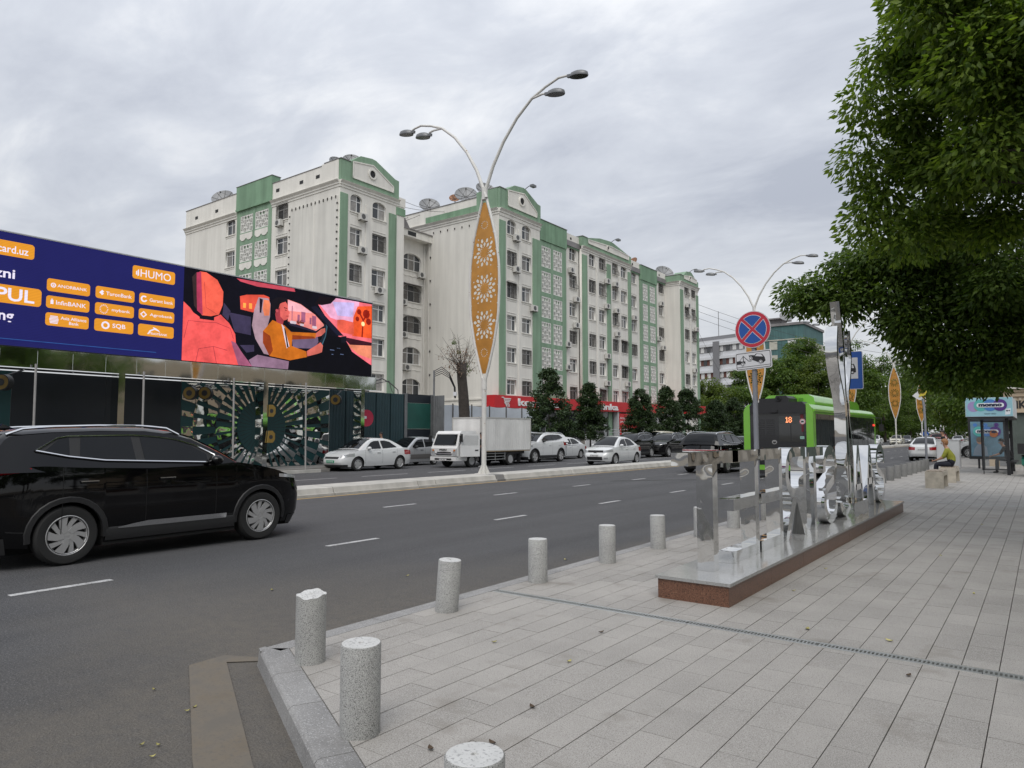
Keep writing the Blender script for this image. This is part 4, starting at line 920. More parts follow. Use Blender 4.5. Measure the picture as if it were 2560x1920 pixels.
for i in range(34): fb.box('panel_hook', M_iron, -53.85, -53.7, 21.2 - i * .62, 21.32 - i * .62, .04, .12); fb.box('panel_hook', M_iron, -47.3, -47.16, 21.2 - i * .62, 21.32 - i * .62, .04, .12)
# --- linking stair block ----------------------------------------------------------------
B = empty('linking_block', (0, 0, 0), 0, 'recessed cream block with arched windows linking the two gabled apartment blocks', 'apartment building')
fk = Face(B, 'x', -50.0); b = MB(); b.box(-56, 46.2, 0, -50.4, 52.1, 21.2); b.build('interior', M_void, B)
H = []; zk = [18.0, 14.85, 11.72, 8.6, 5.45]
for i, z in enumerate(zk): H.append(arch(48.95, 51.5, z, z + 1.72, .62)); window(fk, 48.95, 51.5, z, z + 1.72, True, i % 2, 1 if i in (1, 2) else 0, i == 1)
fk.panel('wall', M_wall, rc(45.7, 0, 52.13, 21.3), H); fk.box('roof_slab', M_trim, 47.6, 52.13, 21.05, 21.75, -.3, .9); fk.box('roof_edge', M_roof, 47.5, 52.13, 21.75, 21.85, -4, 1.0); fk.box('vent', M_void, 48.7, 49.8, 21.2, 21.6, .9, .93)
b = MB(); b.prism([(46.2, 21.8), (50.5, 21.8), (49.4, 23.2), (47.8, 23.6)], -3, -.2, 'z'); fk.add('roof_hatch', b, M_roof)
for z in zk[:4]:
    b = MB(); b.tube([(48.9 + .43 * q, z - .55 - .07 * (q % 2), .03) for q in range(7)], .03, 5); fk.add('festoon_moulding', b, M_trim)
b = MB(); b.tube([(51.85, 21, .08), (51.85, .2, .08)], .06, 6); fk.add('downpipe', b, M_trim)

# --- air conditioners --------------------------------------------------------------------
M_ac = mat('ac_case', (.56, .55, .52), rough=.5, var=.08, vs=5); M_fan = mat('ac_fan', (.09, .09, .09), rough=.6)
def ac_unit(mtx, label):
    o = empty('air_conditioner', (0, 0, 0), 0, label, 'air conditioner', 'air conditioners on the facades'); o.matrix_world = mtx; return o
b = MB(); b.box(-.42, -.29, .10, .42, .29, .44); AC_case = b.mesh('case', M_ac)
b = MB(); b.prism(circ(-.1, 0, .23, 14), .441, .45, 'z'); AC_fan = b.mesh('fan', M_fan)
b = MB(); b.box(-.36, -.35, 0, -.32, -.30, .44); b.box(.32, -.35, 0, .36, -.30, .44); AC_br = b.mesh('bracket', M_iron)
FLO = {}
def flname(z): return ['topmost', 'second highest', 'third highest', 'fourth highest', 'fifth highest', 'lowest', 'lowest'][max(0, min(6, int((22.3 - z) / 3.09)))]
def ac_at(fc, u, z, where, k):
    o = ac_unit(fc.M() @ T(u, z, 0), 'air conditioner on the %s window row, %s' % (flname(z), where))
    link('case', AC_case, o); link('fan', AC_fan, o); link('bracket', AC_br, o)
for u, z in ((54.7, 20.7), (54.7, 17.6), (57.6, 14.2)): ac_at(f1, u, z, 'first gabled bay above the red sign', 0)
for u, z, w_ in ((65.8, 19.7, 'just right of the near stair screen'), (66.9, 16.6, 'just right of the near stair screen'), (66.8, 13.7, 'just right of the near stair screen'), (65.0, 11.4, 'beside the near stair screen'), (65.0, 8.9, 'beside the near stair screen'), (80.9, 16.4, 'left of the far stair screen'), (79.9, 6.3, 'left of the far stair screen'), (88.9, 19.4, 'right of the far stair screen'), (88.0, 14.5, 'right of the far stair screen, small one'), (89.4, 13.4, 'right of the far stair screen')): ac_at(fr_, u, z, w_, 0)
for u, z, w_ in ((73.2, 19.7, 'middle bay left of its centre pilaster'), (75.3, 19.7, 'middle bay right of its centre pilaster'), (73.1, 16.7, 'middle bay left of its centre pilaster'), (75.5, 16.5, 'middle bay right of its centre pilaster'), (75.6, 13.7, 'middle bay right of its centre pilaster'), (73.1, 10.8, 'middle bay left of its centre pilaster'), (73.0, 7.6, 'middle bay left of its centre pilaster'), (78.1, 7.8, 'middle bay near its right pilaster')): ac_at(fm, u, z, w_, 0)
for u, z in ((92.9, 19.5), (95.8, 16.5), (95.0, 10.6)): ac_at(fl, u, z, 'farthest gabled bay', 0)
for u, z in ((51.3, 17.7), (48.8, 14.6), (48.9, 11.4), (49.4, 8.2)): ac_at(fk, u, z, 'recessed linking block with arched windows', 0)
for u, z in ((40.9, 20.55), (40.9, 17.6), (42.9, 14.4)): ac_at(fa, u, z, 'gable front of the left block', 0)
ac_at(fb, -55.1, 20.9, 'left block side beside its green stair tower', 0)
# --- satellite dishes and floodlights -----------------------------------------------------
M_dish = mat('dish_mesh', (.27, .275, .28), rough=.6, metal=.3); M_rust = mat('rusty_dish', (.33, .17, .10), rough=.8, var=.4, vs=5)
def dish(x, y, z, r, az, label, m=None, el=35):
    o = empty('satellite_dish', (x, y, z), 0, label, 'satellite dish', 'satellite dishes on the roofs')
    Mt = Matrix.Rotation(R(az), 4, 'Z') @ Matrix.Rotation(R(90 - el), 4, 'X')
    b = MB(); b.lathe([(r * q, r * .32 * q * q) for q in (0.02, .25, .5, .75, .9, 1.0)], 24); b.lathe([(r * q, r * .32 * q * q - .02) for q in (1.0, .9, .75, .5, .25, .02)], 24); me = b.mesh('bowl', m or M_dish, True); me.transform(Mt); link('bowl', me, o)
    b = MB()
    for k in range(8): a = k * math.pi / 4; b.tube([(r * .03 * math.cos(a), r * .03 * math.sin(a), .012), (r * .5 * math.cos(a), r * .5 * math.sin(a), .09 * r), (r * math.cos(a), r * math.sin(a), .325 * r)], .018, 4)
    for k in range(3): a = k * 2.1; b.tube([(r * .9 * math.cos(a), r * .9 * math.sin(a), .3 * r), (0, 0, r * .85)], .015, 4)
    b.tube([(0, 0, r * .8), (0, 0, r * .92)], .07, 8); me = b.mesh('feed_arm', M_iron); me.transform(Mt); link('feed_arm', me, o)
    b = MB(); b.tube([(0, 0, -r * .05), (0, .1, -r - .5)], .05, 6); b.build('mast', M_iron, o)
dish(-53.2, 56, 26.6, 1.15, 48, 'grey satellite dish, leftmost on the main block roof edge'); dish(-49.9, 56.5, 27.0, .62, 38, 'small rusty orange satellite dish between two larger grey ones', M_rust); dish(-47.9, 56, 26.7, 1.2, 40, 'large grey satellite dish just left of the lamp leaf tip'); dish(-45.3, 56, 26.7, 1.1, 60, 'grey satellite dish behind the top of the lamp leaf frame')
dish(-43, 58.2, 26.7, .85, 38, 'satellite dish half hidden behind the first gable of the main block'); dish(-43.5, 85.3, 24.4, 1.1, -20, 'rusty brown satellite dish by the far stair tower', M_rust); dish(-43, 94.2, 24.7, 1.35, 48, 'grey satellite dish left of the farthest gable')
dish(-70.7, 42, 27.2, 1.2, 35, 'grey satellite dish on the left end of the left block'); dish(-51.6, 42, 26.6, .95, 75, 'satellite dish left of the corner pylon on the left block'); dish(-49.7, 42, 26.5, .85, 48, 'satellite dish just behind the corner pylon on the left block'); dish(-65, 42, 26.4, .9, 48, 'satellite dish peeping over the green stair tower, left one'); dish(-63.2, 42, 26.5, .8, 38, 'satellite dish peeping over the green stair tower, right one')
def flood(x, y, z, label):
    o = empty('floodlight', (x, y, z), 0, label, 'floodlight', 'floodlights on the gables'); b = MB(); b.tube([(-.4, 0, -.3), (.2, .1, .05), (.5, .15, .08)], .035, 6); b.build('arm', M_iron, o); b = MB(); b.box(.45, -.1, -.12, .85, .5, .1); b.build('head', M_lamp, o)
flood(-40.3, 56.4, 26.3, 'floodlight on the apex of the near gable'); flood(-40.6, 74.6, 24.95, 'floodlight on the apex of the middle gable'); flood(-38.9, 94.3, 24.75, 'floodlight on the apex of the farthest gable')
hs = empty('roof_hatch', (-59.3, 43, 26.0), 0, 'small tin roofed hatch on the left block', 'roof hatch'); b = MB(); b.box(-1.4, -1, -3, 1.4, 1, .2); b.build('body', M_trim, hs); b = MB(); b.prism([(-1.7, .2), (1.7, .2), (.6, .75), (-.3, .9)], -1.3, 1.3, 'y'); b.build('tin_roof', M_roof, hs)

# --- shop under the main block -------------------------------------------------------------
M_shop = mat('shop_red', (.50, .016, .022), rough=.4, var=.05, vs=2); M_shopw = mat('shop_letter_white', (.74, .74, .74), rough=.4); M_shgl = mat('shop_glass', (.02, .022, .025), rough=.08)
sp = empty('supermarket', (0, 0, 0), 0, 'red fronted korzinka supermarket along the foot of the main block', 'shop')
def zc(y): return lerp(0, .40, (y - 51) / 51)
b = MB(); n = 14
for i in range(n):
    y0, y1 = lerp(50.9, 102, i / n), lerp(50.9, 102, (i + 1) / n); q = MB()
    q.add([(-41.15, y0 + .008, 4.12 + zc(y0)), (-40, y0 + .008, 4.12 + zc(y0)), (-40, y1 - .008, 4.12 + zc(y1)), (-41.15, y1 - .008, 4.12 + zc(y1)), (-41.15, y0 + .008, 5.27 + zc(y0)), (-40, y0 + .008, 5.27 + zc(y0)), (-40, y1 - .008, 5.27 + zc(y1)), (-41.15, y1 - .008, 5.27 + zc(y1))] if y0 < 89 else [(-40.15, y0 + .008, 4.12 + zc(y0)), (-38.6, y0 + .008, 4.12 + zc(y0)), (-38.6, y1 - .008, 4.12 + zc(y1)), (-40.15, y1 - .008, 4.12 + zc(y1)), (-40.15, y0 + .008, 5.27 + zc(y0)), (-38.6, y0 + .008, 5.27 + zc(y0)), (-38.6, y1 - .008, 5.27 + zc(y1)), (-40.15, y1 - .008, 5.27 + zc(y1))], [(0, 3, 2, 1), (4, 5, 6, 7), (0, 1, 5, 4), (1, 2, 6, 5), (2, 3, 7, 6), (3, 0, 4, 7)])
    q.build('fascia_panel', M_shop, sp)
text('lettering', 'korzinka', 1., M_shopw, sp, (-39.97, 58.3, 4.72), FACE_PX, width=7.6, height=.72, bold=.03, depth=.04)
text('lettering', 'korzinka', 1., M_shopw, sp, (-39.97, 70.6, 4.80), FACE_PX, width=7.6, height=.72, bold=.03, depth=.04)
def cy(y): return 51.95 + (y - 52.55) * .82
cart = MB()
for k in range(4): cart.prism([(cy(53.0 - .04 * k + .06), 5.02 - .14 * k), (cy(54.25 - .12 * k), 5.02 - .14 * k), (cy(54.2 - .12 * k), 4.94 - .14 * k), (cy(53.0 + .10), 4.94 - .14 * k)], -40, -39.93, 'x')
cart.prism([(cy(52.55), 5.12), (cy(52.9), 5.12), (cy(53.35), 4.44), (cy(54.0), 4.44), (cy(54.0), 4.38), (cy(53.28), 4.38), (cy(52.85), 5.05), (cy(52.55), 5.05)], -40, -39.935, 'x'); cart.build('cart_emblem', M_shopw, sp)
for yy in (53.45, 53.85): cart = MB(); cart.prism(circ(cy(yy), 4.29, .07, 10), -40, -39.93, 'x'); cart.build('cart_emblem_wheel', M_shopw, sp)
b = MB(); b.box(-40.9, 52.2, 0, -40.52, 72.6, 4.1); b.build('shop_front', mat('shop_front', (.30, .31, .32), rough=.5, var=.1, vs=2), sp)
for i in range(9): b = MB(); b.box(-40.52, 54.0 + i * 2.0, 1.2, -40.46, 55.8 + i * 2.0, 3.9); b.build('shop_window', M_shgl, sp)
b = MB(); b.box(-41, 72.6, 1.3, -40.75, 74.6, 4.25); b.build('entrance', M_shgl, sp); b = MB(); b.box(-40.7, 74.55, .2, -40.1, 74.85, 4.4); b.build('entrance_pillar', mat('shop_pillar', (.45, .46, .47), rough=.5), sp)
b = MB(); b.box(-40.15, 74.9, 1.5, -40.05, 80.4, 4.1); b.build('poster', M_shop, sp); b = MB(); b.box(-40.6, 80.5, .5, -40.1, 96, 4.3); b.build('shop_front', mat('shop_front2', (.33, .33, .34), rough=.5, var=.1, vs=2), sp)
text('lettering', 'Arzon narxlar\njavob beramiz', .5, M_shopw, sp, (-40.04, 76.7, 3.35), FACE_PX, width=3.4, height=.75, depth=.004); text('lettering', 'Doim past narx\nSifatli mahsulot', .5, M_shopw, sp, (-40.04, 76.7, 2.35), FACE_PX, width=2.6, height=.34, depth=.004)
b = MB(); b.box(-40.0, 66, .12, -36.5, 86, 1.25); b.build('steps', M_fpav, sp)
for i in range(6): b = MB(); b.box(-36.5, 68, .12 + i * .0, -36.5 + .3 * (6 - i), 78, .12 + .19 * (i + 1)); b.build('step', M_fpav, sp)
M_rail = mat('steel_rail', (.45, .45, .46), rough=.35, metal=.7)
b = MB()
for (y0, y1) in ((66, 71), (72.5, 77), (78, 86)):
    for zz in (1.55, 1.85, 2.15): b.tube([(-36.6, y0, zz), (-36.6, y1, zz)], .03, 5)
    for q in range(int((y1 - y0) / 1.2) + 1): b.tube([(-36.6, y0 + q * 1.2, 1.2), (-36.6, y0 + q * 1.2, 2.15)], .03, 5)
b.tube([(-36.6, 71, 2.15), (-34.6, 71, 1.0)], .03, 5); b.tube([(-36.6, 78, 2.15), (-34.4, 78, 1.0)], .03, 5); b.build('railing', M_rail, sp)
b = MB(); b.box(-36.2, 60.5, .3, -36.1, 63.2, 1.7); b.build('shop_banner', mat('pale_banner', (.55, .56, .57), rough=.6), sp); text('lettering', 'Hech Bezorma', .4, M_blk, sp, (-36.09, 61.85, 1.25), FACE_PX, width=2.2, height=.3, depth=.003)

# --- far buildings ---------------------------------------------------------------------------
M_fw = mat('far_white', (.62, .63, .65), rough=.8, var=.04, vs=.3); M_frd = mat('far_brown', (.14, .062, .05), rough=.8); M_fg = mat('far_grey', (.20, .20, .21), rough=.8)
fw = empty('office_building', (-82, 205, 0), R(-16), 'long white building with grey bands and brown window strips far away', 'building')
b = MB(); b.box(-40, 0, 0, 22, 20, 29.6); b.build('wall', M_fw, fw)
for k in range(7):
    z = 27.9 - k * 3.9
    b = MB(); b.box(-39, -.12, z - 1.9, 21, -.01, z - .2); b.build('window_strip', M_frd if k in (1, 2) else M_fg, fw)
    b = MB(); b.box(-40, -.6, z - .2, 22, -.02, z + .55); b.build('balcony_band', M_fw, fw)
    for i in range(26):
        q = MB(); x = -38 + i * 2.25 + (1.0 if k % 2 else 0); q.box(x, -.2, z - 1.85, x + 1.2, -.13, z - .25); q.build('window', M_pvc if (i + k) % 3 else M_pane, fw)
for x in (5.0, -20.0): b = MB(); b.box(x, -.75, 0, x + 2.2, -.61, 29.0); b.build('service_shaft', M_fg, fw)
b = MB(); b.box(-38, 2, 29.6, 20, 18, 31.0); b.build('roof_storey', M_fg, fw)
b = MB(); b.tube([(3, 5, 29), (3, 5, 39)], .08, 5); b.build('antenna', M_iron, fw)
M_tl = mat('far_teal', (.075, .155, .155), rough=.85, var=.12, vs=.4, streak=.2); M_tlw = mat('far_pale_panel', (.45, .44, .38), rough=.8, var=.2, vs=.6)
tw = empty('tower_block', (-43.2, 170, 0), 0, 'teal tower block rising above the trees left of the chrome tulip', 'building')
b = MB(); b.box(-13, 0, 0, 0, 18, 27.0); b.build('wall', M_tl, tw); b = MB(); b.box(-13.3, -.3, 27.0, .3, 18, 27.6); b.build('roof', M_roof, tw); b = MB(); b.box(-13.1, -.14, 23.6, .1, .0, 23.85); b.build('string_course', M_tlw, tw)
for k in range(7):
    for i in range(3): q = MB(); q.box(-12 + i * 4.2, -.12, 21.5 - k * 3.2, -10.2 + i * 4.2, -.02, 23.4 - k * 3.2); q.build('window', M_tlw if i % 2 else M_pvc, tw)
    for i in range(4): q = MB(); q.box(.01, 1.0 + i * 4.4, 21.2 - k * 3.2, .35, 4.2 + i * 4.4, 23.6 - k * 3.2); q.build('balcony', M_tlw, tw)
b = MB(); b.box(-11, 4, 27.6, -6, 8, 29.2); b.box(-12, 3, 29.2, -5, 9, 29.5); b.build('lift_house', M_roof, tw)
dish(-47.5, 172, 29.3, 1.6, 20, 'pale satellite dish on top of the teal tower')
# ---------------------------------------------------------------- hoarding with mirrored ray mural
M_hd = mat('hoarding_dark', (.010, .014, .02), rough=.35, var=.2, vs=1); M_hg = mat('hoarding_green', (.008, .055, .058), rough=.4, var=.2, vs=.8)
M_cor = mat('corrugated_green', (.014, .040, .048), rough=.5, var=.15, vs=1.5); M_corg = mat('corrugated_grey', (.16, .165, .17), rough=.55, metal=.3, var=.2, vs=2)
M_mir = chrome('mirror_sheet', .35, 1.1, (.80, .79, .77), .03)
M_mirg = chrome('mirror_fascia', .06, .8, (.72, .74, .72), .05)
HX, HZ0, HZ1 = -28.6, .15, 3.85
hw = empty('hoarding_wall', (0, 0, 0), 0, 'dark construction hoarding with a mirrored sunburst mural round a green disc', 'hoarding')
def fx(name, m, poly, x0, x1, parent=hw): b = MB(); b.prism(poly, x0, x1, 'x'); return b.build(name, m, parent)
for y0, y1 in ((0, 3.1), (3.1, 6.2), (6.2, 9.3), (9.3, 12.4), (12.4, 15.36)): fx('dark_panel', M_hd if y0 != 6.2 else M_hg, rc(y0 + .006, HZ0, y1 - .006, HZ1), HX - .08, HX)
fx('mural_panel', M_hg, rc(15.366, HZ0, 23.0, HZ1), HX - .08, HX)
CY_, CZ_ = 19.18, 1.98
fx('mural_disc', M_hg, circ(CY_, CZ_, 1.25, 40), HX + .0305, HX + .05)
NS = 36; rads = [(1.25, 2.26), (2.26, 3.30), (3.30, 6.2)]
for ring, (r0, r1) in enumerate(rads):
    for k in range(NS):
        a = 360 / NS * k; up = math.sin(R(a + 3)) > 0; frac = (.34 if up else .66) if ring % 2 == 0 else (.64 if up else .36)
        if ring % 2: a += 360 / NS * (.35 if up else .66)
        a1 = a + 360 / NS * frac; p = [(CY_ + r * math.cos(R(t)), CZ_ + r * math.sin(R(t))) for r, t in ((r0, a), (r1, a), (r1, (a + a1) / 2), (r1, a1), (r0, a1), (r0, (a + a1) / 2))]
        for (aa, bb, cc) in ((-1, 0, -15.4), (1, 0, 22.97), (0, -1, -.18), (0, 1, 3.80)):
            if len(p) > 2: p = clip_poly(p, aa, bb, cc)
        if len(p) > 2: fx('mirror_piece', M_mir, p, HX + .002, HX + .02 + .004 * (k % 2))
for k in range(NS): a = R(360 / NS * k); fx('disc_crease', M_hd, [(CY_ + .15 * math.cos(a), CZ_ + .15 * math.sin(a)), (CY_ + 1.2 * math.cos(a - .012), CZ_ + 1.2 * math.sin(a - .012)), (CY_ + 1.2 * math.cos(a + .012), CZ_ + 1.2 * math.sin(a + .012))], HX + .051, HX + .053)
def corrug(name, m, y0, y1, z0, z1, parent, axis='x', at=HX, step=.2):
    b = MB(); rows = [[], []]; y = y0; k = 0
    while y < y1 - 1e-6:
        for (dy, d) in ((0, 0), (.25, 0), (.5, .035), (.75, .035)):
            yy = min(y + dy * step, y1)
            for r, z in ((0, z0), (1, z1)): rows[r].append((at + d, yy, z) if axis == 'x' else (yy, at - d, z))
        y += step
    for r, z in ((0, z0), (1, z1)): rows[r].append((at, y1, z) if axis == 'x' else (y1, at, z))
    b.grid(rows); return b.build(name, m, parent)
y = 23.0
while y < 28.1: corrug('corrugated_sheet', M_cor, y + .005, min(y + 1.04, 28.2) - .005, HZ0, HZ1 + .04, hw); y += 1.04
for y0, y1 in ((28.2, 28.42), (30.36, 30.5)): fx('post', M_corg, rc(y0, HZ0, y1, 3.95), HX - .1, HX + .05)
for (z0, z1, m) in ((3.43, 3.93, M_hd), (1.96, 3.43, mat('panel_green', (.012, .075, .06), rough=.4, var=.2, vs=1)), (.15, 1.96, M_hd)): fx('striped_panel', m, rc(28.42, z0 + .004, 30.36, z1 - .004), HX - .06, HX)
corrug('corrugated_sheet', M_corg, -28.55, -27.65, HZ0, 3.9, hw, 'y', 30.5, .15)
b = MB(); b.box(-30.2, -2, .12, -25.9, 23, .16); b.build('footing_slab', M_fpav, hw)
# tarp fence beyond
M_tarp = mat('white_tarp', (.52, .56, .61), rough=.5, var=.10, vs=.9, bump=.8, bs=2.2)
tf = empty('tarp_fence', (0, 0, 0), 0, 'pale translucent tarp fence on thin posts between the green hoarding and the supermarket', 'fence')
for i in range(6):
    y0 = 35.2 + i * 2.05; b = MB(); rows = []
    for zz in np.linspace(.15, 3.72, 8): rows.append([(-33 + .05 * math.sin(zz * 2.3 + q * 1.7 + i) * (q not in (0, 8)), y0 + 2.05 * q / 8, zz - (.06 * math.sin(q * math.pi / 8) if zz > 3 else 0)) for q in range(9)])
    b.grid(rows); b.build('tarp', M_tarp, tf, smooth=True)
    b = MB(); b.box(-33.02, y0 - .03, .1, -32.94, y0 + .03, 3.8); b.build('post', M_iron, tf)
M_corg2 = mat('grey_post_paint', (.30, .29, .28), rough=.5, var=.1, vs=3)
# mirrored posts and the screen on top
led = empty('advertising_screen', (-26.0, 15.5, 0), 0, 'huge lit advertising screen with bank logos and a driver in an orange jacket', 'advertising screen')
def lp(y): return y - 15.5
b = MB(); b.box(-.62, lp(2.5), 4.44, -.02, lp(23.43), 8.04); b.build('cabinet', M_frame, led)
b = MB(); b.box(-.64, lp(2.48), 8.04, .01, lp(23.46), 8.075); b.build('top_flashing', M_rail, led)
y = 2.5 + .35
while y < 23.6:
    q = MB(); q.box(-.02, lp(y) + .004, 3.79, .012, lp(min(y + 1.047, 23.72)) - .004, 4.41); q.build('mirror_fascia', M_mirg, led); y += 1.047
q = MB(); q.box(-.6, lp(23.70), 3.79, -.021, lp(23.72), 4.41); q.build('mirror_fascia', M_mirg, led); q = MB(); q.box(-.6, lp(2.6), 4.40, -.03, lp(23.69), 4.43); q.build('soffit', M_frame, led)
for yy in (5.9, 11.82, 17.64, 22.95): q = MB(); q.box(-.58, lp(yy) - .12, .15, -.04, lp(yy) + .10, 3.82); q.build('mirrored_post', M_mirg, led)
for yy in (5.5, 9.03, 12.45, 16.0, 19.46): q = MB(); q.tube([(.28, lp(yy), .12), (.2, lp(yy), 3.9)], .036, 10); q.build('grey_post', M_corg2, led, smooth=40)
for i in range(14): q = MB(); y0 = 3 + i * 1.45; q.tube([(-.1, lp(y0), 3.72), (-2.3, lp(y0), 3.9)], .03, 5); q.tube([(-.1, lp(y0), 3.72), (-2.3, lp(y0 + 1.45), 3.9)], .025, 5); q.build('truss_strut', M_rail, led)
for xx, zz in ((-.15, 3.74), (-1.2, 3.82), (-2.3, 3.9)): q = MB(); q.tube([(xx, lp(2.6), zz), (xx, lp(23.4), zz)], .035, 6); q.build('truss_chord', M_frame, led)
q = MB(); q.tube([(-.3, lp(23.7), 4.2), (-1.5, lp(25.5), 4.55), (-3, lp(27.5), 4.5), (-6, lp(31), 4.4), (-8, 17.5, 4.0), (-8.1, 17.6, 2.5)], .03, 5); q.tube([(-.3, lp(23.7), 4.1), (-1.5, lp(26), 4.45), (-6, lp(30.5), 4.3), (-8, 17.6, 3.9)], .02, 5); q.build('power_cable', M_blk, led)
# graphics: flat shapes on the lit face
EM = {}
def em(h, k=.92):
    key = (h, k)
    if key not in EM:
        EM[key] = mat('screen_' + h.strip('#').lower(), tuple(c * k for c in lin(h)), emis=1., spec=0.)
        m = EM[key]; nt = m.node_tree; N = nt.nodes.new; L = nt.links.new; g = N('ShaderNodeNewGeometry'); n = N('ShaderNodeTexNoise'); n.inputs['Scale'].default_value = 1.5; n.inputs['Detail'].default_value = 7; n.inputs['Roughness'].default_value = .62; L(g.outputs['Position'], n.inputs['Vector'])
        a = N('ShaderNodeMapRange'); a.inputs['From Min'].default_value = .3; a.inputs['From Max'].default_value = .7; v = .30 if h not in ('#1E1F5C', '#E0952B', '#E9E2F5') else .05; a.inputs['To Min'].default_value = 1 - v; a.inputs['To Max'].default_value = 1 + v; L(n.outputs['Fac'], a.inputs['Value'])
        w = N('ShaderNodeTexWave'); w.bands_direction = 'Z'; w.inputs['Scale'].default_value = 6.3; L(g.outputs['Position'], w.inputs['Vector']); c = N('ShaderNodeMapRange'); c.inputs['To Min'].default_value = .86; c.inputs['To Max'].default_value = 1.1; L(w.outputs['Fac'], c.inputs['Value'])
        q = N('ShaderNodeMath'); q.operation = 'MULTIPLY'; L(a.outputs[0], q.inputs[0]); L(c.outputs[0], q.inputs[1]); L(q.outputs[0], nt.nodes['Principled BSDF'].inputs['Emission Strength'])
    return EM[key]
layer = [0]
def gfx(name, h, polys, lay=None):
    if lay is None: layer[0] += 1; lay = layer[0]
    b = MB()
    for p in polys: b.prism([(lp(q[0]), q[1]) for q in p], -.0205, -.0195 + .0006 * lay, 'x')
    return b.build(name, em(h), led)
def gtext(s, y0, y1, z0, z1, h='#E9E2F5', lay=None, **k):
    layer[0] += 0 if lay else 1
    return text('lettering', s, 1., em(h), led, (-.0185 + .0006 * (lay or layer[0]), lp((y0 + y1) / 2), (z0 + z1) / 2), FACE_PX, width=y1 - y0, height=z1 - z0, depth=.0002, **k)
LZ0, LZ1 = 4.45, 8.03
gfx('screen_field', '#1E1F5C', [rc(2.5, LZ0, 13.93, LZ1)]); gfx('screen_field', '#0B0A16', [rc(13.93, LZ0, 23.42, LZ1)])
OR = '#E0952B'
def pill(y0, z0, y1, z1, r=.09): gfx('screen_pill', OR, [rrect(y0, z0, y1, z1, r)], 4)
pill(3.4, 7.29, 8.91, 7.77, .1); pill(3.4, 5.78, 9.17, 6.36, .12); pill(12.02, 7.26, 13.58, 7.74)
for c, (y0, y1) in enumerate(((9.31, 10.63), (10.81, 12.12), (12.29, 13.6))):
    for r_, (z0, z1) in enumerate(((6.37, 6.78), (5.66, 6.20)) ): pass
    for z0, z1 in ((6.36, 6.78), (5.80, 6.21), (5.22, 5.65)): pill(y0, z0, y1, z1)
layer[0] = 8
gtext('humocard.uz', 7.22, 8.74, 7.39, 7.63, bold=.01); gtext('pulingizni', 6.55, 8.40, 6.48, 6.88, bold=.02); gtext('TEZ PUL', 6.6, 8.97, 5.86, 6.27, bold=.02); gtext('yuboring', 6.75, 8.42, 5.13, 5.56, bold=.02)
gtext('HUMO', 12.30, 13.42, 7.36, 7.64); gfx('logo_feather', '#E9E2F5', [[(12.20, 7.36), (12.25, 7.40), (12.24, 7.62), (12.20, 7.58)], [(12.14, 7.42), (12.18, 7.40), (12.18, 7.56), (12.14, 7.52)]])
gtext('ANORBANK', 9.62, 10.53, 6.52, 6.62, bold=.008); gtext('TuronBank', 11.15, 12.02, 6.50, 6.63, bold=.008); gtext('Garant bank', 12.66, 13.53, 6.50, 6.62, bold=.008)
gtext('InfinBANK', 9.60, 10.52, 5.94, 6.08, bold=.008); gtext('mybank', 11.36, 11.98, 5.93, 6.06, bold=.008); gtext('Agrobank', 12.68, 13.53, 5.94, 6.07, bold=.008)
gtext('Asia Alliance\nBank', 9.76, 10.55, 5.31, 5.56, bold=.008); gtext('SQB', 11.40, 11.84, 5.35, 5.53, bold=.01); gtext('TRASTBANK', 12.68, 13.35, 5.29, 5.37, bold=.008)
WH = '#E9E2F5'
def ringp(y, z, r0, r1, n=16):
    o = []
    for i in range(n): a, b_ = R(360 * i / n), R(360 * (i + 1) / n); o.append([(y + r1 * math.cos(a), z + r1 * math.sin(a)), (y + r1 * math.cos(b_), z + r1 * math.sin(b_)), (y + r0 * math.cos(b_), z + r0 * math.sin(b_)), (y + r0 * math.cos(a), z + r0 * math.sin(a))])
    return o
gfx('logo', WH, ringp(9.50, 6.57, .05, .08, 10) + [rc(9.48, 6.55, 9.52, 6.59)]); gfx('logo', WH, [[(10.93, 6.57), (11.02, 6.66), (11.08, 6.60), (11.03, 6.57), (11.08, 6.54), (11.02, 6.48)]]); gfx('logo', WH, ringp(12.46, 6.57, .07, .12)[2:15])
gfx('logo', WH, [rc(9.44, 5.94, 9.52, 6.07), rc(9.46, 6.08, 9.50, 6.11)]); gfx('logo', WH, [[(11.10 + .14 * math.cos(R(a)), 6.0 + .16 * math.sin(R(a))), (11.10 + .14 * math.cos(R(a + 9)), 6.0 + .16 * math.sin(R(a + 9))), (11.10 + .10 * math.cos(R(a + 4)), 6.0 + .11 * math.sin(R(a + 4)))] for a in range(0, 360, 24)]); gfx('logo', WH, ringp(12.46, 6.0, .075, .12, 4))
gfx('logo', WH, [rc(9.42 + .03 * abs(k - 2.5) / 2.5, 5.30 + k * .045, 9.70 - .03 * abs(k - 2.5) / 2.5, 5.327 + k * .045) for k in range(6)]); gfx('logo', WH, ringp(11.17, 5.44, .08, .135)); gfx('logo', WH, [[(12.62, 5.30), (12.70, 5.44), (12.85, 5.52), (12.82, 5.57), (12.92, 5.54), (13.02, 5.48), (13.08, 5.40), (13.0, 5.45), (12.88, 5.48), (12.75, 5.42), (12.66, 5.30)]])
gfx('screen_rule', '#2C4F8C', [rc(3, 4.64, 12.96, 4.665)])
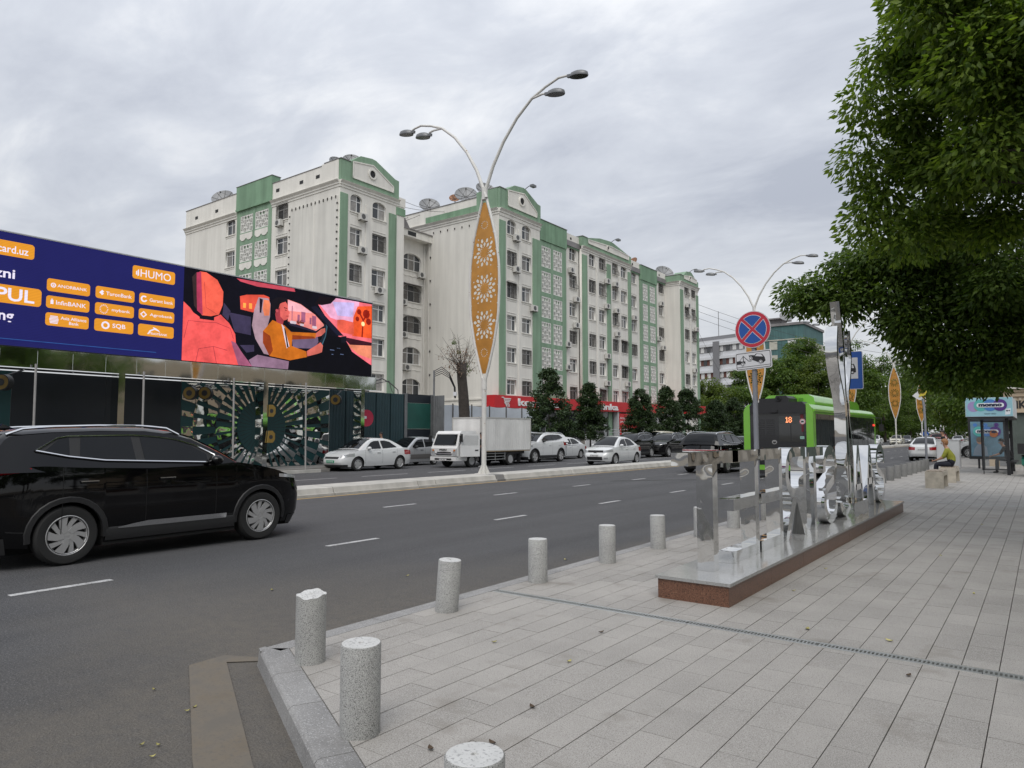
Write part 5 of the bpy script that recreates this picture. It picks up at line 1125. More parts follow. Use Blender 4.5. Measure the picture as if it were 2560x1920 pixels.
# right half: car interior at sunset
layer[0] = 3
G = gfx
G('scene_glow', '#F2707C', [[(20.2, 7.50), (21.17, 7.95), (23.40, 7.98), (23.42, 5.0), (22.2, 5.5), (21.2, 6.35)]], 4)
G('scene_sky', '#E9A8C9', [[(20.3, 7.5), (21.2, 7.95), (22.6, 7.98), (22.5, 6.9), (21.5, 6.9), (20.9, 7.0)]], 5); G('scene_sky', '#C7B6E8', [[(21.0, 7.75), (22.3, 7.9), (22.2, 7.2), (21.3, 7.15)]], 6)
G('scene_buildings', '#E8604C', [[(21.3, 6.4), (21.3, 6.95), (21.6, 7.0), (22.3, 6.95), (22.3, 6.35)]], 6)
G('scene_sunset', '#F25A2A', [[(22.2, 6.3), (22.25, 7.2), (22.5, 7.75), (23.4, 7.9), (23.41, 6.3)]], 6); G('scene_sun', '#FFE0A0', [circ(22.85, 6.95, .11, 12)], 8); G('scene_tree', '#8E1E12', [[(22.76, 6.3), (22.85, 6.3), (22.9, 7.1), (23.25, 7.6), (23.2, 7.65), (22.87, 7.2), (22.6, 7.55), (22.55, 7.5), (22.82, 7.1)], circ(23.05, 7.45, .22, 9), circ(22.6, 7.5, .14, 8), circ(23.2, 7.1, .17, 8), circ(22.5, 7.15, .12, 8)], 7)
G('scene_road', '#3A1420', [[(21.6, 6.2), (23.41, 6.1), (23.41, 5.4), (22.3, 5.7)]], 7); G('scene_bonnet', '#E88A6A', [[(21.9, 5.85), (23.41, 5.95), (23.41, 5.3), (22.6, 5.45)]], 8)
G('scene_rear_window', '#D8503E', [[(16.30, 7.27), (16.6, 7.38), (17.4, 7.5), (17.67, 7.44), (17.68, 7.05), (16.9, 6.69), (16.34, 6.74)]], 4); G('scene_rear_window', '#F7A04A', [rc(16.45, 6.82, 16.58, 7.02), rc(16.72, 6.82, 16.86, 7.05), rc(17.02, 6.84, 17.15, 7.05)], 6)
G('scene_roof_light', '#C24A5A', [[(16.13, 7.98), (18.91, 8.02), (18.96, 7.88), (17.09, 7.80), (16.3, 7.88)]], 4)
G('scene_interior', '#3C3550', [[(15.84, 6.54), (16.82, 6.49), (16.84, 5.73), (16.1, 5.78)], [(16.36, 5.27), (17.0, 5.34), (17.01, 5.07), (16.66, 4.99)], [(15.6, 6.9), (15.9, 6.6), (15.8, 6.2), (15.55, 6.4)]], 5)
G('scene_side_window', '#EE8C86', [[(18.58, 7.49), (19.26, 7.38), (20.03, 7.02), (20.58, 6.60), (20.11, 6.29), (18.61, 6.54)]], 5); G('scene_side_sky', '#F3B3BC', [[(18.6, 7.47), (19.26, 7.36), (19.9, 7.06), (18.62, 7.0)]], 6)
G('scene_skyline', '#9A5A78', [rc(18.8, 6.6, 18.84, 7.25), rc(19.1, 6.6, 19.22, 6.9), rc(19.3, 6.6, 19.52, 7.05), rc(19.75, 6.55, 19.85, 6.85), rc(19.88, 6.5, 20.1, 6.95)], 7); G('scene_cars', '#D9C8D2', [rrect(18.72, 6.46, 19.05, 6.58, .05), rrect(19.25, 6.42, 19.45, 6.52, .04), rrect(19.9, 6.38, 20.15, 6.5, .04)], 8); G('scene_trees', '#7A3A2E', [circ(19.35, 6.58, .12, 8), circ(19.15, 6.57, .09, 8)], 7)
G('scene_pillar', '#17182A', [[(19.79, 7.33), (20.08, 7.42), (21.68, 6.25), (21.34, 6.20)]], 9); G('scene_mirror', '#140C14', [[(20.0, 7.5), (20.3, 7.9), (21.2, 7.95), (20.9, 7.65), (20.4, 7.5)]], 9)
G('scene_door', '#2A2338', [[(18.6, 6.52), (20.11, 6.28), (20.2, 6.2), (18.7, 6.38)]], 7); G('scene_door', '#6B5A74', [[(18.8, 6.1), (20.2, 6.1), (20.3, 5.5), (18.9, 5.4)]], 5)
G('scene_dash', '#07070F', [[(18.82, 4.86), (19.9, 5.2), (20.47, 6.18), (21.72, 6.17), (22.2, 5.55), (23.42, 4.98), (23.42, LZ0), (18.67, LZ0)]], 10); G('scene_dash_detail', '#5A6A8A', [rc(20.9, 5.5, 21.15, 5.53), rc(21.3, 5.62, 21.5, 5.64), rc(21.0, 5.3, 21.1, 5.33), rc(21.5, 5.35, 21.7, 5.38)], 12); G('scene_phone', '#12141F', [[(21.55, 5.9), (21.85, 5.95), (21.85, 6.25), (21.55, 6.2)]], 12)
G('scene_console', '#8E6F86', [[(16.77, 4.69), (17.17, 4.95), (18.71, 4.80), (18.67, LZ0), (16.93, LZ0)]], 9)
G('scene_driver_seat', '#A98C98', [[(17.15, 7.36), (17.62, 7.38), (17.73, 7.17), (17.72, 6.61), (17.55, 5.98), (17.75, 4.99), (17.47, 5.02), (17.05, 5.61), (16.88, 6.14), (16.96, 6.78)]], 9); G('scene_driver_headrest', '#E8805A', [[(17.4, 7.3), (17.66, 7.3), (17.72, 7.1), (17.68, 6.66), (17.45, 6.62), (17.36, 6.9)]], 10); G('scene_seat_shade', '#1E1524', [[(17.2, 7.33), (17.36, 7.3), (17.30, 6.72), (17.22, 6.72)]], 10)
G('driver_jacket', '#C46A1C', [[(17.85, 6.49), (18.45, 6.33), (18.79, 6.09), (20.11, 6.19), (20.08, 5.94), (18.85, 5.76), (18.83, 5.48), (19.6, 5.31), (19.64, 5.07), (18.76, 4.85), (17.74, 4.95), (17.41, 5.47), (17.4, 5.97)]], 13)
G('driver_jacket_shade', '#8E3A18', [[(17.4, 5.97), (17.75, 5.8), (17.9, 5.2), (17.74, 4.95), (17.41, 5.47)]], 14); G('driver_sleeve_shade', '#8E3A18', [[(18.85, 5.96), (20.0, 6.02), (20.08, 5.94), (18.85, 5.76)]], 14); G('driver_shirt', '#D8C4CC', [[(18.28, 6.4), (18.45, 6.25), (18.72, 5.45), (18.58, 5.35)]], 14); G('driver_belt', '#1B1B28', [[(18.42, 6.25), (18.5, 6.15), (18.68, 5.4), (18.6, 5.4)]], 15)
G('driver_face', '#D9625C', [[(18.02, 7.12), (18.45, 7.40), (18.57, 7.25), (18.60, 7.05), (18.70, 6.90), (18.64, 6.84), (18.66, 6.74), (18.55, 6.60), (18.40, 6.54), (18.35, 6.35), (18.05, 6.42), (17.98, 6.74)]], 15); G('driver_face_shade', '#A23B44', [[(18.02, 7.1), (18.2, 7.05), (18.22, 6.7), (18.4, 6.55), (18.35, 6.36), (18.05, 6.42), (17.98, 6.74)]], 16); G('driver_hair', '#141018', [[(17.78, 7.12), (17.82, 7.36), (18.1, 7.52), (18.5, 7.54), (18.58, 7.44), (18.45, 7.36), (18.2, 7.26), (18.12, 6.98), (18.02, 6.92), (17.95, 6.72), (17.85, 6.75)]], 17); G('driver_ear', '#C4525A', [circ(18.05, 6.92, .07, 10)], 18); G('driver_brow', '#2A1418', [[(18.4, 7.12), (18.56, 7.10), (18.57, 7.07), (18.4, 7.08)], [(18.45, 7.02), (18.54, 7.01), (18.53, 6.98), (18.46, 6.99)]], 18); G('driver_mouth', '#7A2A34', [[(18.5, 6.76), (18.62, 6.77), (18.6, 6.74), (18.5, 6.74)]], 18)
G('steering_wheel', '#1A2430', [[(20.52, 6.64), (20.66, 6.66), (20.74, 6.55), (20.66, 6.1), (20.46, 5.66), (20.30, 5.6), (20.27, 5.82), (20.42, 5.95), (20.47, 6.18), (20.60, 6.4)]], 14); G('steering_rim', '#3A5A6A', [[(20.66, 6.66), (20.74, 6.55), (20.66, 6.1), (20.46, 5.66), (20.42, 5.7), (20.6, 6.1), (20.67, 6.5)]], 15)
G('driver_hand', '#D06A5E', [[(19.63, 5.33), (20.1, 5.62), (20.36, 5.80), (20.50, 5.66), (20.45, 5.36), (20.2, 5.26), (19.66, 5.10)], [(20.10, 6.18), (20.4, 6.42), (20.6, 6.48), (20.62, 6.3), (20.4, 6.1), (20.1, 6.0)]], 16)
G('passenger_seat', '#EE5A58', [[(13.94, 6.7), (14.2, 6.5), (14.34, 6.33), (14.75, 6.11), (15.1, 6.2), (15.47, 6.40), (15.85, 6.10), (16.13, 5.69), (16.17, 5.34), (16.42, 5.01), (16.93, LZ0), (13.94, LZ0)]], 12); G('passenger_seat_shade', '#A25A78', [[(15.95, 5.4), (16.17, 5.34), (16.42, 5.01), (16.93, LZ0), (16.3, LZ0)]], 13); G('passenger_headrest', '#F0624E', [[(14.55, 7.97), (14.82, 7.98), (15.29, 7.76), (15.56, 7.33), (15.55, 6.8), (15.4, 6.39), (15.06, 6.28), (14.7, 6.27), (14.55, 6.45)]], 13); G('headrest_edge', '#B23A5A', [[(14.42, 7.9), (14.60, 7.97), (14.68, 6.9), (14.72, 6.28), (14.49, 6.43), (14.45, 7.06)]], 14); G('headrest_back', '#3A2A2C', [[(14.25, 7.7), (14.42, 7.92), (14.46, 7.0), (14.5, 6.45), (14.36, 6.6)]], 13); G('headrest_post', '#14101A', [rc(14.6, 6.12, 15.2, 6.26)], 14)
G('seat_seam', '#9A2F3C', [stroke([(14.0, 5.3), (14.15, 6.0), (14.6, 6.0), (15.3, 6.05), (15.9, 5.9), (16.05, 5.5)], .02), stroke([(14.5, LZ0), (14.6, 4.95), (15.2, 5.1), (15.8, 5.0)], .02), stroke([(15.2, 5.1), (15.35, LZ0)], .02), stroke([(14.75, 7.6), (14.85, 6.6), (15.3, 6.4)], .015)], 14)
b = MB(); b.box(-.019, lp(23.42), LZ0, -.001, lp(23.44), LZ1); b.box(-.019, lp(2.5), 8.03, -.001, lp(23.44), 8.04); b.build('screen_edge', M_rail, led)
# round projecting signs under the screen
M_amber = mat('amber_ring', (.22, .14, .025), rough=.5)
for y, z, x, lab in ((8.68, 3.36, -27.4, 'round dark and amber sign under the left end of the screen'), (15.1, 3.3, -27.4, 'round dark and amber sign at the left edge of the sunburst mural, left one'), (15.75, 3.33, -27.4, 'round dark and amber sign at the left edge of the sunburst mural, right one'), (22.85, 3.35, -27.9, 'round dark and amber sign on the green sheet right of the mural')):
    o = empty('round_sign', (x, y, z), R(-55), lab, 'sign', 'round signs under the screen')
    b = MB(); b.lathe([(.27, -.12), (.27, .12)], 20, ax='x', cap=True); b.build('drum', M_frame, o, smooth=40); b = MB(); b.lathe([(.24, .121), (.24, .128), (.1, .13), (0, .13)], 20, ax='x'); b.build('face', M_amber, o); b = MB(); b.lathe([(.12, .131), (.12, .135), (0, .135)], 12, ax='x'); b.build('emblem', M_frame, o); b = MB(); b.tube([(0, 0, .2), (-.9, 0, .5)], .03, 6); b.build('bracket', M_frame, o)
for z, lab in ((2.63, 'amber leaf shaped sign on the mirrored post in the mural, upper one'), (1.54, 'amber ring shaped sign on the mirrored post in the mural, lower one')):
    o = empty('post_sign', (-25.98, 17.86, z), 0, lab, 'sign'); b = MB(); b.prism([(-.16 if z < 2 else -.1, -.24), (.1, -.24), (.2, -.1), (.2, .14), (.08, .26), (-.1, .26)], -.03, .03, 'x'); b.build('plate', M_amber, o); b = MB(); b.prism(circ(0, 0, .09, 12), .031, .034, 'x'); b.build('emblem', M_frame, o)
rd = empty('red_sign', (-27.35, 24.35, 2.47), 0, 'red rounded sign with a white mark on the corrugated hoarding', 'sign')
b = MB(); b.prism([(p[0], p[1]) for p in circ(0, 0, .42, 26, -90, 250)] + [(-.42, -.42)], -.05, .05, 'x'); b.build('plate', mat('sign_crimson', (.45, .02, .06), rough=.3), rd); b = MB(); b.prism([(-.30, -.06), (-.05, -.03), (-.05, .10), (-.30, .10)], .051, .06, 'x'); b.build('mark', M_wh, rd); b = MB(); b.tube([(-.05, 0, 0), (-1.2, .1, .1)], .03, 6); b.build('bracket', M_frame, rd)
cp = empty('camera_mast', (-31, 33.2, .12), 0, 'thin mast with looping black cables at the right end of the hoarding', 'mast'); b = MB(); b.tube([(0, 0, 0), (0, 0, 5.6)], .06, 8); b.build('pole', M_corg, cp); b = MB()
for q in range(4): b.tube([(0, 0, 5.2 + .12 * q), (.1, .6, 5.45 + .14 * q), (.15, 1.3, 5.2 + .1 * q), (.2, 1.7 + .04 * q, 4.6), (.2, 1.75 + .04 * q, 3.9)], .025, 5)
b.build('cable', M_blk, cp); b = MB(); b.tube([(.2, 1.8, 4.05), (.2, 1.8, 4.3)], .12, 10); b.build('dome_camera', M_wh, cp)
# ---------------------------------------------------------------- vehicles
M_tyre = mat('tyre_rubber', (.018, .018, .018), rough=.85); M_rim = mat('alloy_rim', (.50, .50, .50), rough=.38, metal=.55); M_rimd = mat('rim_dark', (.012, .012, .013), rough=.5)
M_cg = mat('car_glass', (.004, .005, .006), rough=.02, spec=.36); M_trimb = mat('black_plastic', (.018, .018, .019), rough=.55); M_chr = mat('car_chrome', (.75, .75, .75), rough=.12, metal=1)
M_tail = mat('tail_light', (.28, .008, .012), rough=.1, spec=.8); M_head = mat('head_light', (.45, .46, .47), rough=.05, spec=1., metal=.3); M_amb = mat('indicator_amber', (.5, .17, .03), rough=.2)
M_plate = mat('number_plate', (.62, .62, .62), rough=.5); M_plateg = mat('number_plate_green', (.02, .25, .13), rough=.5); M_under = mat('underbody', (.008, .008, .008), rough=1); M_seam = mat('panel_gap', (.01, .01, .01), rough=1)
P_black = mat('paint_black', (.002, .002, .0025), rough=.05, spec=.42); P_white = mat('paint_white', (.62, .63, .63), rough=.25, coat=1.); P_silver = mat('paint_silver', (.42, .43, .44), rough=.3, metal=.4, coat=.8); P_grey = mat('paint_grey', (.12, .125, .13), rough=.3, metal=.3, coat=.8); P_green = mat('paint_pale_green', (.25, .40, .33), rough=.3, coat=.8); P_cream = mat('paint_cream', (.60, .57, .47), rough=.35, coat=.5); P_red = mat('paint_dark_red', (.14, .01, .012), rough=.25, coat=1.)
WH_ = {}
def wheel_meshes(Rt, w, kind):
    k = (round(Rt, 3), kind)
    if k in WH_: return WH_[k]
    rr = Rt * (.68 if kind != 'steel' else .62); n = 36
    b = MB(); b.lathe([(rr * .9, -w / 2), (rr, -w / 2), (rr + .02, -w / 2 - .008), (Rt - .03, -w / 2 - .004), (Rt - .008, -w / 2 + .025), (Rt, -w / 2 + .05), (Rt, w / 2 - .05), (Rt - .008, w / 2 - .025), (Rt - .03, w / 2 + .004), (rr + .02, w / 2 + .008), (rr, w / 2), (rr * .9, w / 2)], n, ax='y'); ty = b.mesh('tyre', M_tyre, smooth=40)
    b = MB(); b.lathe([(rr + .002, w / 2 - .002), (rr - .012, w / 2 + .004), (rr - .03, w / 2 - .012), (rr - .035, w / 2 - .07)], n, 0, ax='y'); b.lathe([(rr - .03, w / 2 - .07), (0, w / 2 - .075)], n, 1, ax='y')
    b.lathe([(rr - .03, -w / 2 + .07), (0, -w / 2 + .075)], n, 1, ax='y')
    b.lathe([(.065, w / 2 - .05), (.06, w / 2 - .012), (0, w / 2 - .008)], 14, 0, ax='y')
    ns, tw, w0, w1 = {'turbine': (10, .32, .030, .055), 'five': (5, .0, .05, .075), 'ten': (10, .05, .018, .026), 'seven': (7, .0, .032, .05), 'steel': (8, 0, .07, .09)}[kind]
    for i in range(ns):
        a = 2 * math.pi * i / ns; pts = []
        if kind == 'turbine' and i % 2: s0 = .6
        else: s0 = 1.
        for (r, off, hw) in ((.04, 0, w0), (rr * .5, tw * .35, lerp(w0, w1, .5) * s0), (rr - .02, tw, w1 * s0)):
            c, s_ = math.cos(a + off), math.sin(a + off); pts.append(((r * c - hw * s_, r * s_ + hw * c), (r * c + hw * s_, r * s_ - hw * c)))
        poly = [p[0] for p in pts] + [p[1] for p in pts[::-1]]
        y1 = w / 2 - (.006 if i % 2 == 0 else .012)
        vs = [(p[0], y1, p[1]) for p in poly] + [(p[0], y1 - .03, p[1]) for p in poly]; m_ = len(poly)
        b.add(vs, [tuple(range(m_)), tuple(range(m_, 2 * m_))[::-1]] + [(q, q + m_, (q + 1) % m_ + m_, (q + 1) % m_) for q in range(m_)], 0)
    rm = b.mesh('rim', [M_rim if kind != 'dark' else M_rimd, M_rimd], smooth=30); WH_[k] = (ty, rm); return WH_[k]

class Car:
    def __init__(s, sp, x, y, heading, label, paint, cat='car', group='cars on the street', name='car', z=0.):
        s.sp = sp; s.L, s.W = sp['L'], sp['W']; s.n = sp.get('n', 5.5)
        s.root = empty(name, (x, y, z), R(heading), label, cat, group); s.paint = paint; s.o = -(sp['xr'] + sp['xf']) / 2   # origin midway between the axles
        s.body(); s.cabin(); s.wheels(); s.details()
    def bld(s, name, b, m, smooth=False, parent=None): b.v = [(v[0] + s.o, v[1], v[2]) for v in b.v]; return b.build(name, m, parent or s.root, smooth)
    def cont(s, a):
        c, q = math.cos(a), math.sin(a); e = 2 / s.n
        return s.L / 2 + s.L / 2 * math.copysign(abs(c) ** e, c), s.W / 2 * math.copysign(abs(q) ** e, q)
    def ang(s, x): c = 2 * x / s.L - 1; return math.acos(max(-1, min(1, math.copysign(abs(c) ** (s.n / 2), c))))
    def P(s, a, z, off=0.):
        x, y = s.cont(a); sp = s.sp
        sy = interp(sp['sec'], z); c = 2 * x / s.L - 1; w = abs(c) ** 7
        dx = interp(sp['nose'], z) * w if c > 0 else interp(sp['tail'], z) * w
        tp = 1 - (interp(sp.get('taper', [(0, 0), (99, 0)]), x))
        px, py = x - dx if c > 0 else x + dx, y * sy * tp
        if off: px += off * math.cos(a) ** 3 * 1.; py += off * math.copysign(abs(math.sin(a)) ** .5, math.sin(a))
        return (px, py, z)
    def side(s, x, z, sg, off=.004): p = s.P(s.ang(x), z); return (p[0], sg * (p[1] + off), z)
    def body(s):
        sp = s.sp; ra = sp['R'] + sp.get('gap', .055); xs = []
        for ax in (sp['xr'], sp['xf']): xs += [ax + ra * math.cos(R(t)) for t in range(0, 181, 12)] + [ax - ra - .004, ax + ra + .004]
        xs += list(np.linspace(.05 * s.L, .95 * s.L, 26)); xs = sorted(xs); xs = [x for i, x in enumerate(xs) if i == 0 or x - xs[i - 1] > .003]
        left = [s.ang(x) for x in xs]                       # rear to front on the left side
        front = [left[-1] * t for t in np.linspace(1, -1, 17)[1:-1]]; d = math.pi - left[0]
        rear = [-math.pi + d * t for t in np.linspace(1, -1, 17)[1:-1]]
        A = left + front + [-a for a in left[::-1]] + rear
        K = 10; rows = [[] for _ in range(K + 1)]; nl = len(left)
        for i, a in enumerate(A):
            x, y = s.cont(a); zt = interp(sp['top'], x); zl = interp(sp['low'], x)
            if i < nl or nl + 15 <= i < 2 * nl + 15:
                for ax in (sp['xr'], sp['xf']):
                    if abs(x - ax) < ra: zl = max(zl, sp['R'] + math.sqrt(max(0, ra * ra - (x - ax) ** 2)))
            for k in range(K + 1): rows[k].append(s.P(a, lerp(zl, zt, k / K)))
        b = MB(); b.grid([r[::-1] for r in rows], close=True)
        # top: hood, belt and deck
        top = rows[K]; M_ = 8; cr = sp.get('crown', .035); g_ = []
        for i in range(nl):
            l, r = top[i], top[nl + 15 + nl - 1 - i]; x = xs[i]
            g_.append([(l[0], lerp(l[1], r[1], t / M_), l[2] + cr * (1 - (2 * t / M_ - 1) ** 2)) for t in range(M_ + 1)])
        b.grid(g_); fr_ = [top[nl + k] for k in range(15)]; rr_ = [top[2 * nl + 15 + k] for k in range(15)]
        b.face(g_[-1] + fr_[::-1]); b.face(g_[0][::-1] + rr_[::-1])
        o = s.bld('body', b, s.paint, 32)
        b = MB(); W2 = s.W / 2; b.box(.25, -W2 + .28, .17, s.L - .25, W2 - .28, .62); b.box(sp['xr'] + ra, -W2 + .06, .2, sp['xf'] - ra, W2 - .06, .5); s.bld('underbody', b, M_under)
        if sp.get('cladding'):
            for ax in (sp['xr'], sp['xf']):
                for sg in (1, -1):
                    rows = []
                    for t in range(-8, 189, 14):
                        r0, r1 = ra - .012, ra + .06; pts = []
                        for r, of in ((r0, -.05), (r0, .012), (r1 - .012, .014), (r1, -.002)):
                            xx, zz = ax + r * math.cos(R(t)), sp['R'] + r * math.sin(R(t)); pts.append(s.side(xx, max(zz, .22), sg, of))
                        rows.append(pts)
                    b = MB(); b.grid(rows if sg < 0 else [r[::-1] for r in rows]); s.bld('arch_trim', b, M_trimb, 40)
            for sg in (1, -1):
                rows = []
                for x in np.linspace(sp['xr'] + ra + .02, sp['xf'] - ra - .02, 9): rows.append([s.side(x, z, sg, of) for z, of in ((.24, -.03), (.26, .012), (.40, .016), (.43, 0))])
                b = MB(); b.grid(rows if sg > 0 else [r[::-1] for r in rows]); s.bld('sill_trim', b, M_trimb, 40)
    def hw(s, z): z0, w0, z1, w1 = s.sp['tum']; t = (z - z0) / (z1 - z0); return lerp(w0, w1, max(-.3, min(1.15, t)))
    def cabin(s):
        sp = s.sp; out = sp['gh_r'] + sp['gh_t'] + sp['gh_f']; M_ = 10; rows = []; n = len(out); cr = sp.get('gcrown', .05)
        nor = []
        for i in range(n):
            a, c = out[max(i - 1, 0)], out[min(i + 1, n - 1)]; dx, dz = c[0] - a[0], c[1] - a[1]; l = math.hypot(dx, dz) or 1; nor.append((-dz / l, dx / l))
        def pt(i, t, off=0.):
            x, z = out[i]; h = s.hw(z) - .0; u = 2 * t - 1; e = cr * (1 - u * u) - (.035 * max(0, abs(u) - .86) / .14 if 1 else 0) + off
            return (x + nor[i][0] * e, u * h, z + nor[i][1] * e)
        s.pt = pt
        for i in range(n): rows.append([pt(i, t) for t in [0, .035, .08, .2, .35, .5, .65, .8, .92, .965, 1]])
        b = MB(); b.grid(rows[::-1]); b.face([r[0] for r in rows][::-1] if 0 else [r[0] for r in rows]); b.face([r[-1] for r in rows][::-1]); s.bld('roof' if not sp.get('darkcab') else 'cabin', b, sp.get('cab_mat', s.paint), 35)
        nr, nt_, nf = len(sp['gh_r']), len(sp['gh_t']), len(sp['gh_f'])
        def patch(name, i0, i1, f0, f1, te=.93):
            def sub(v, t): # point at fractional outline index
                i = min(int(v), n - 2); f = v - i; p, q = pt(i, t, .008), pt(i + 1, t, .008); return tuple(lerp(p[k], q[k], f) for k in range(3))
            rr = [[sub(v, lerp(1 - te, te, t / 10)) for t in range(11)] for v in np.linspace(i0 + f0, i1 - f1, 9)]
            b = MB(); b.grid(rr[::-1]); s.bld(name, b, M_cg, 60)
        patch('windscreen', nr + nt_ - 1, n - 1, .15, .12); patch('rear_window', 0, nr, sp.get('rw0', .35), .25, .90)
        for sg in (1, -1):
            if 'dlo' in sp:
                b = MB(); b.face([(x, sg * (s.hw(z) + .004), z) for x, z in (sp['dlo'] if sg > 0 else sp['dlo'][::-1])]); s.bld('window_surround', b, M_trimb)
                if sp.get('dlo_trim'):
                    b = MB(); d = sp['dlo']; b.tube([(x, sg * (s.hw(z) + .008), z) for x, z in d + d[:1]], sp['dlo_trim'], 6); s.bld('window_trim', b, M_chr, 60)
            for w in sp['wins']: b = MB(); b.face([(x, sg * (s.hw(z) + .008), z) for x, z in (w if sg > 0 else w[::-1])]); s.bld('side_window', b, M_cg)
    def wheels(s):
        sp = s.sp; ty, rm = wheel_meshes(sp['R'], sp.get('tw', .21), sp['rim'])
        for ax in (sp['xr'], sp['xf']):
            for sg in (1, -1):
                w = bpy.data.objects.new('wheel', None); COL.objects.link(w); w.parent = s.root; w.location = (ax + s.o, sg * (s.W / 2 - .03 - sp.get('tw', .21) / 2), sp['R']); w.rotation_euler = (0, random.uniform(0, 6), 0 if sg > 0 else math.pi)
                link('tyre', ty, w); link('rim', rm, w)
    def patch(s, name, a0, a1, z0a, z1a, z0b, z1b, m, off=.006, both=True):
        for sg in ((1, -1) if both else (1,)):
            rows = []
            for i in range(9):
                t = i / 8; a = R(lerp(a0, a1, t)); rows.append([(lambda p: (p[0], sg * p[1], p[2]))(s.P(a, z, off)) for z in (lerp(z0a, z0b, t), (lerp(z0a, z0b, t) + lerp(z1a, z1b, t)) / 2, lerp(z1a, z1b, t))])
            b = MB(); b.grid(rows if sg > 0 else [r[::-1] for r in rows]); s.bld(name, b, m, 50)
    def details(s):
        sp = s.sp; L = s.L
        for (nm, a0, a1, q, m) in sp['lights']: s.patch(nm, a0, a1, *q, m)
        for (nm, a, q, m) in sp.get('mid', []): s.patch(nm, a[0], a[1], *q, m, .008, False)
        for x in sp.get('seams', []):
            for sg in (1, -1):
                b = MB(); zs = np.linspace(.32, interp(sp['top'], x) - .01, 8); r = [[s.side(x - .004, z, sg, .0015), s.side(x + .004, z, sg, .0015)] for z in zs]; b.grid(r if sg < 0 else [q[::-1] for q in r]); s.bld('door_seam', b, M_seam)
        for x, z in sp.get('handles', []):
            for sg in (1, -1): b = MB(); p = s.side(x, z, sg, .0); b.box(x - .10, p[1] - .01 * sg, z - .014, x + .10, p[1] + .03 * sg, z + .014); s.bld('handle', b, sp.get('handle_mat', s.paint))
        mx, mz = sp['mirror']
        for sg in (1, -1):
            h = s.hw(mz) ; b = MB(); vs = []
            for (yy, k) in ((.02, .5), (.06, .85), (.14, 1.), (.20, .85), (.225, .4)): vs.append([(mx + (.09 * math.cos(t * math.pi / 5)) * k, sg * (h + yy), mz + .075 * math.sin(t * math.pi / 5) * k) for t in range(10)])
            b.grid(vs if sg < 0 else [v[::-1] for v in vs], close=True); b.face(vs[-1]); b.face(vs[0]); b.box(mx - .04, sg * (h - .02), mz - .09, mx + .04, sg * (h + .06), mz - .04); s.bld('mirror', b, sp.get('mirror_mat', s.paint), 50)
        if sp.get('plate_f'):
            z = sp['plate_f']; x = s.P(0, z)[0]; b = MB(); b.box(x - .0, -.26, z - .055, x + .02, .26, z + .055); o = s.bld('number_plate', b, sp.get('plate_mat', M_plate))
            t_ = text('lettering', sp.get('pl_txt', '01 A 482 KB'), .1, M_wh if sp.get('plate_mat') else M_blk, s.root, (x + .0215 + s.o, 0, z), (R(90), 0, R(90)), width=.44, height=.065)
        if sp.get('plate_r'):
            z = sp['plate_r']; x = s.P(math.pi, z)[0]; b = MB(); b.box(x - .02, -.26, z - .055, x, .26, z + .055); s.bld('number_plate', b, M_plate); text('lettering', sp.get('pl_txt', '01 P 176 KA'), .1, M_blk, s.root, (x - .0215 + s.o, 0, z), (R(90), 0, R(-90)), width=.44, height=.065)
        for f in sp.get('extra', []): f(s)
def rails(s):
    t = s.sp['gh_t']; x0, x1 = t[0][0] - .02, t[-1][0] + .12
    for sg in (1, -1):
        pts = []
        for i in range(13):
            x = lerp(x0, x1, i / 12); z = interp(s.sp['gh_t'] + s.sp['gh_f'][:2], x); pts.append((x, sg * (s.hw(z) - .05), z + .045 * (1 if 0 < i < 12 else -.2)))
        b = MB(); b.tube(pts, .018, 6); s.bld('roof_rail', b, M_chr, 60)
def sill_chrome(s):
    for sg in (1, -1):
        b = MB(); r = [[s.side(x, z, sg, .02) for z in ((.405, .475) if x > 2.0 else (.40 + (2.0 - x) * .02, .475 - (2.0 - x) * .16))] for x in np.linspace(1.66, 3.22, 9)]; b.grid(r if sg < 0 else [q[::-1] for q in r]); s.bld('sill_moulding', b, M_chr)
        b = MB(); b.tube([(s.side(x, .285, sg, -.02)) for x in np.linspace(1.6, 3.3, 6)], .014, 6); s.bld('side_step_bar', b, M_chr, 60)
def black_lower(z, kind='front'):
    def f(s):
        a0, a1 = ((-50, 50) if kind == 'front' else (130, 230)); rows = []
        for i in range(13): a = R(lerp(a0, a1, i / 12)); rows.append([s.P(a, zz, .006) for zz in (.2, (.2 + z) / 2, z)])
        b = MB(); b.grid(rows); s.bld('bumper_trim', b, M_trimb, 50)
    return f
def emblem(z, x_front=True):
    def f(s):
        x = s.P(0 if x_front else math.pi, z)[0]; sg = 1 if x_front else -1; b = MB(); b.box(x, -.09, z - .022, x + sg * .016, .09, z + .022); s.bld('badge', b, M_chr)
    return f
def shark(s): t = s.sp['gh_t']; b = MB(); b.prism([(t[0][0] + .05, t[0][1] + .02), (t[0][0] + .32, t[0][1] + .05), (t[0][0] + .14, t[0][1] + .13)], -.02, .02, 'y'); s.bld('antenna_fin', b, s.paint)
def chrome_under(s):
    for sg in (1, -1):
        for x, z in s.sp['handles']: b = MB(); p = s.side(x, z, sg, .0); b.box(x - .11, p[1] + .028 * sg, z + .012, x + .11, p[1] + .034 * sg, z + .022); s.bld('handle_strip', b, M_chr)
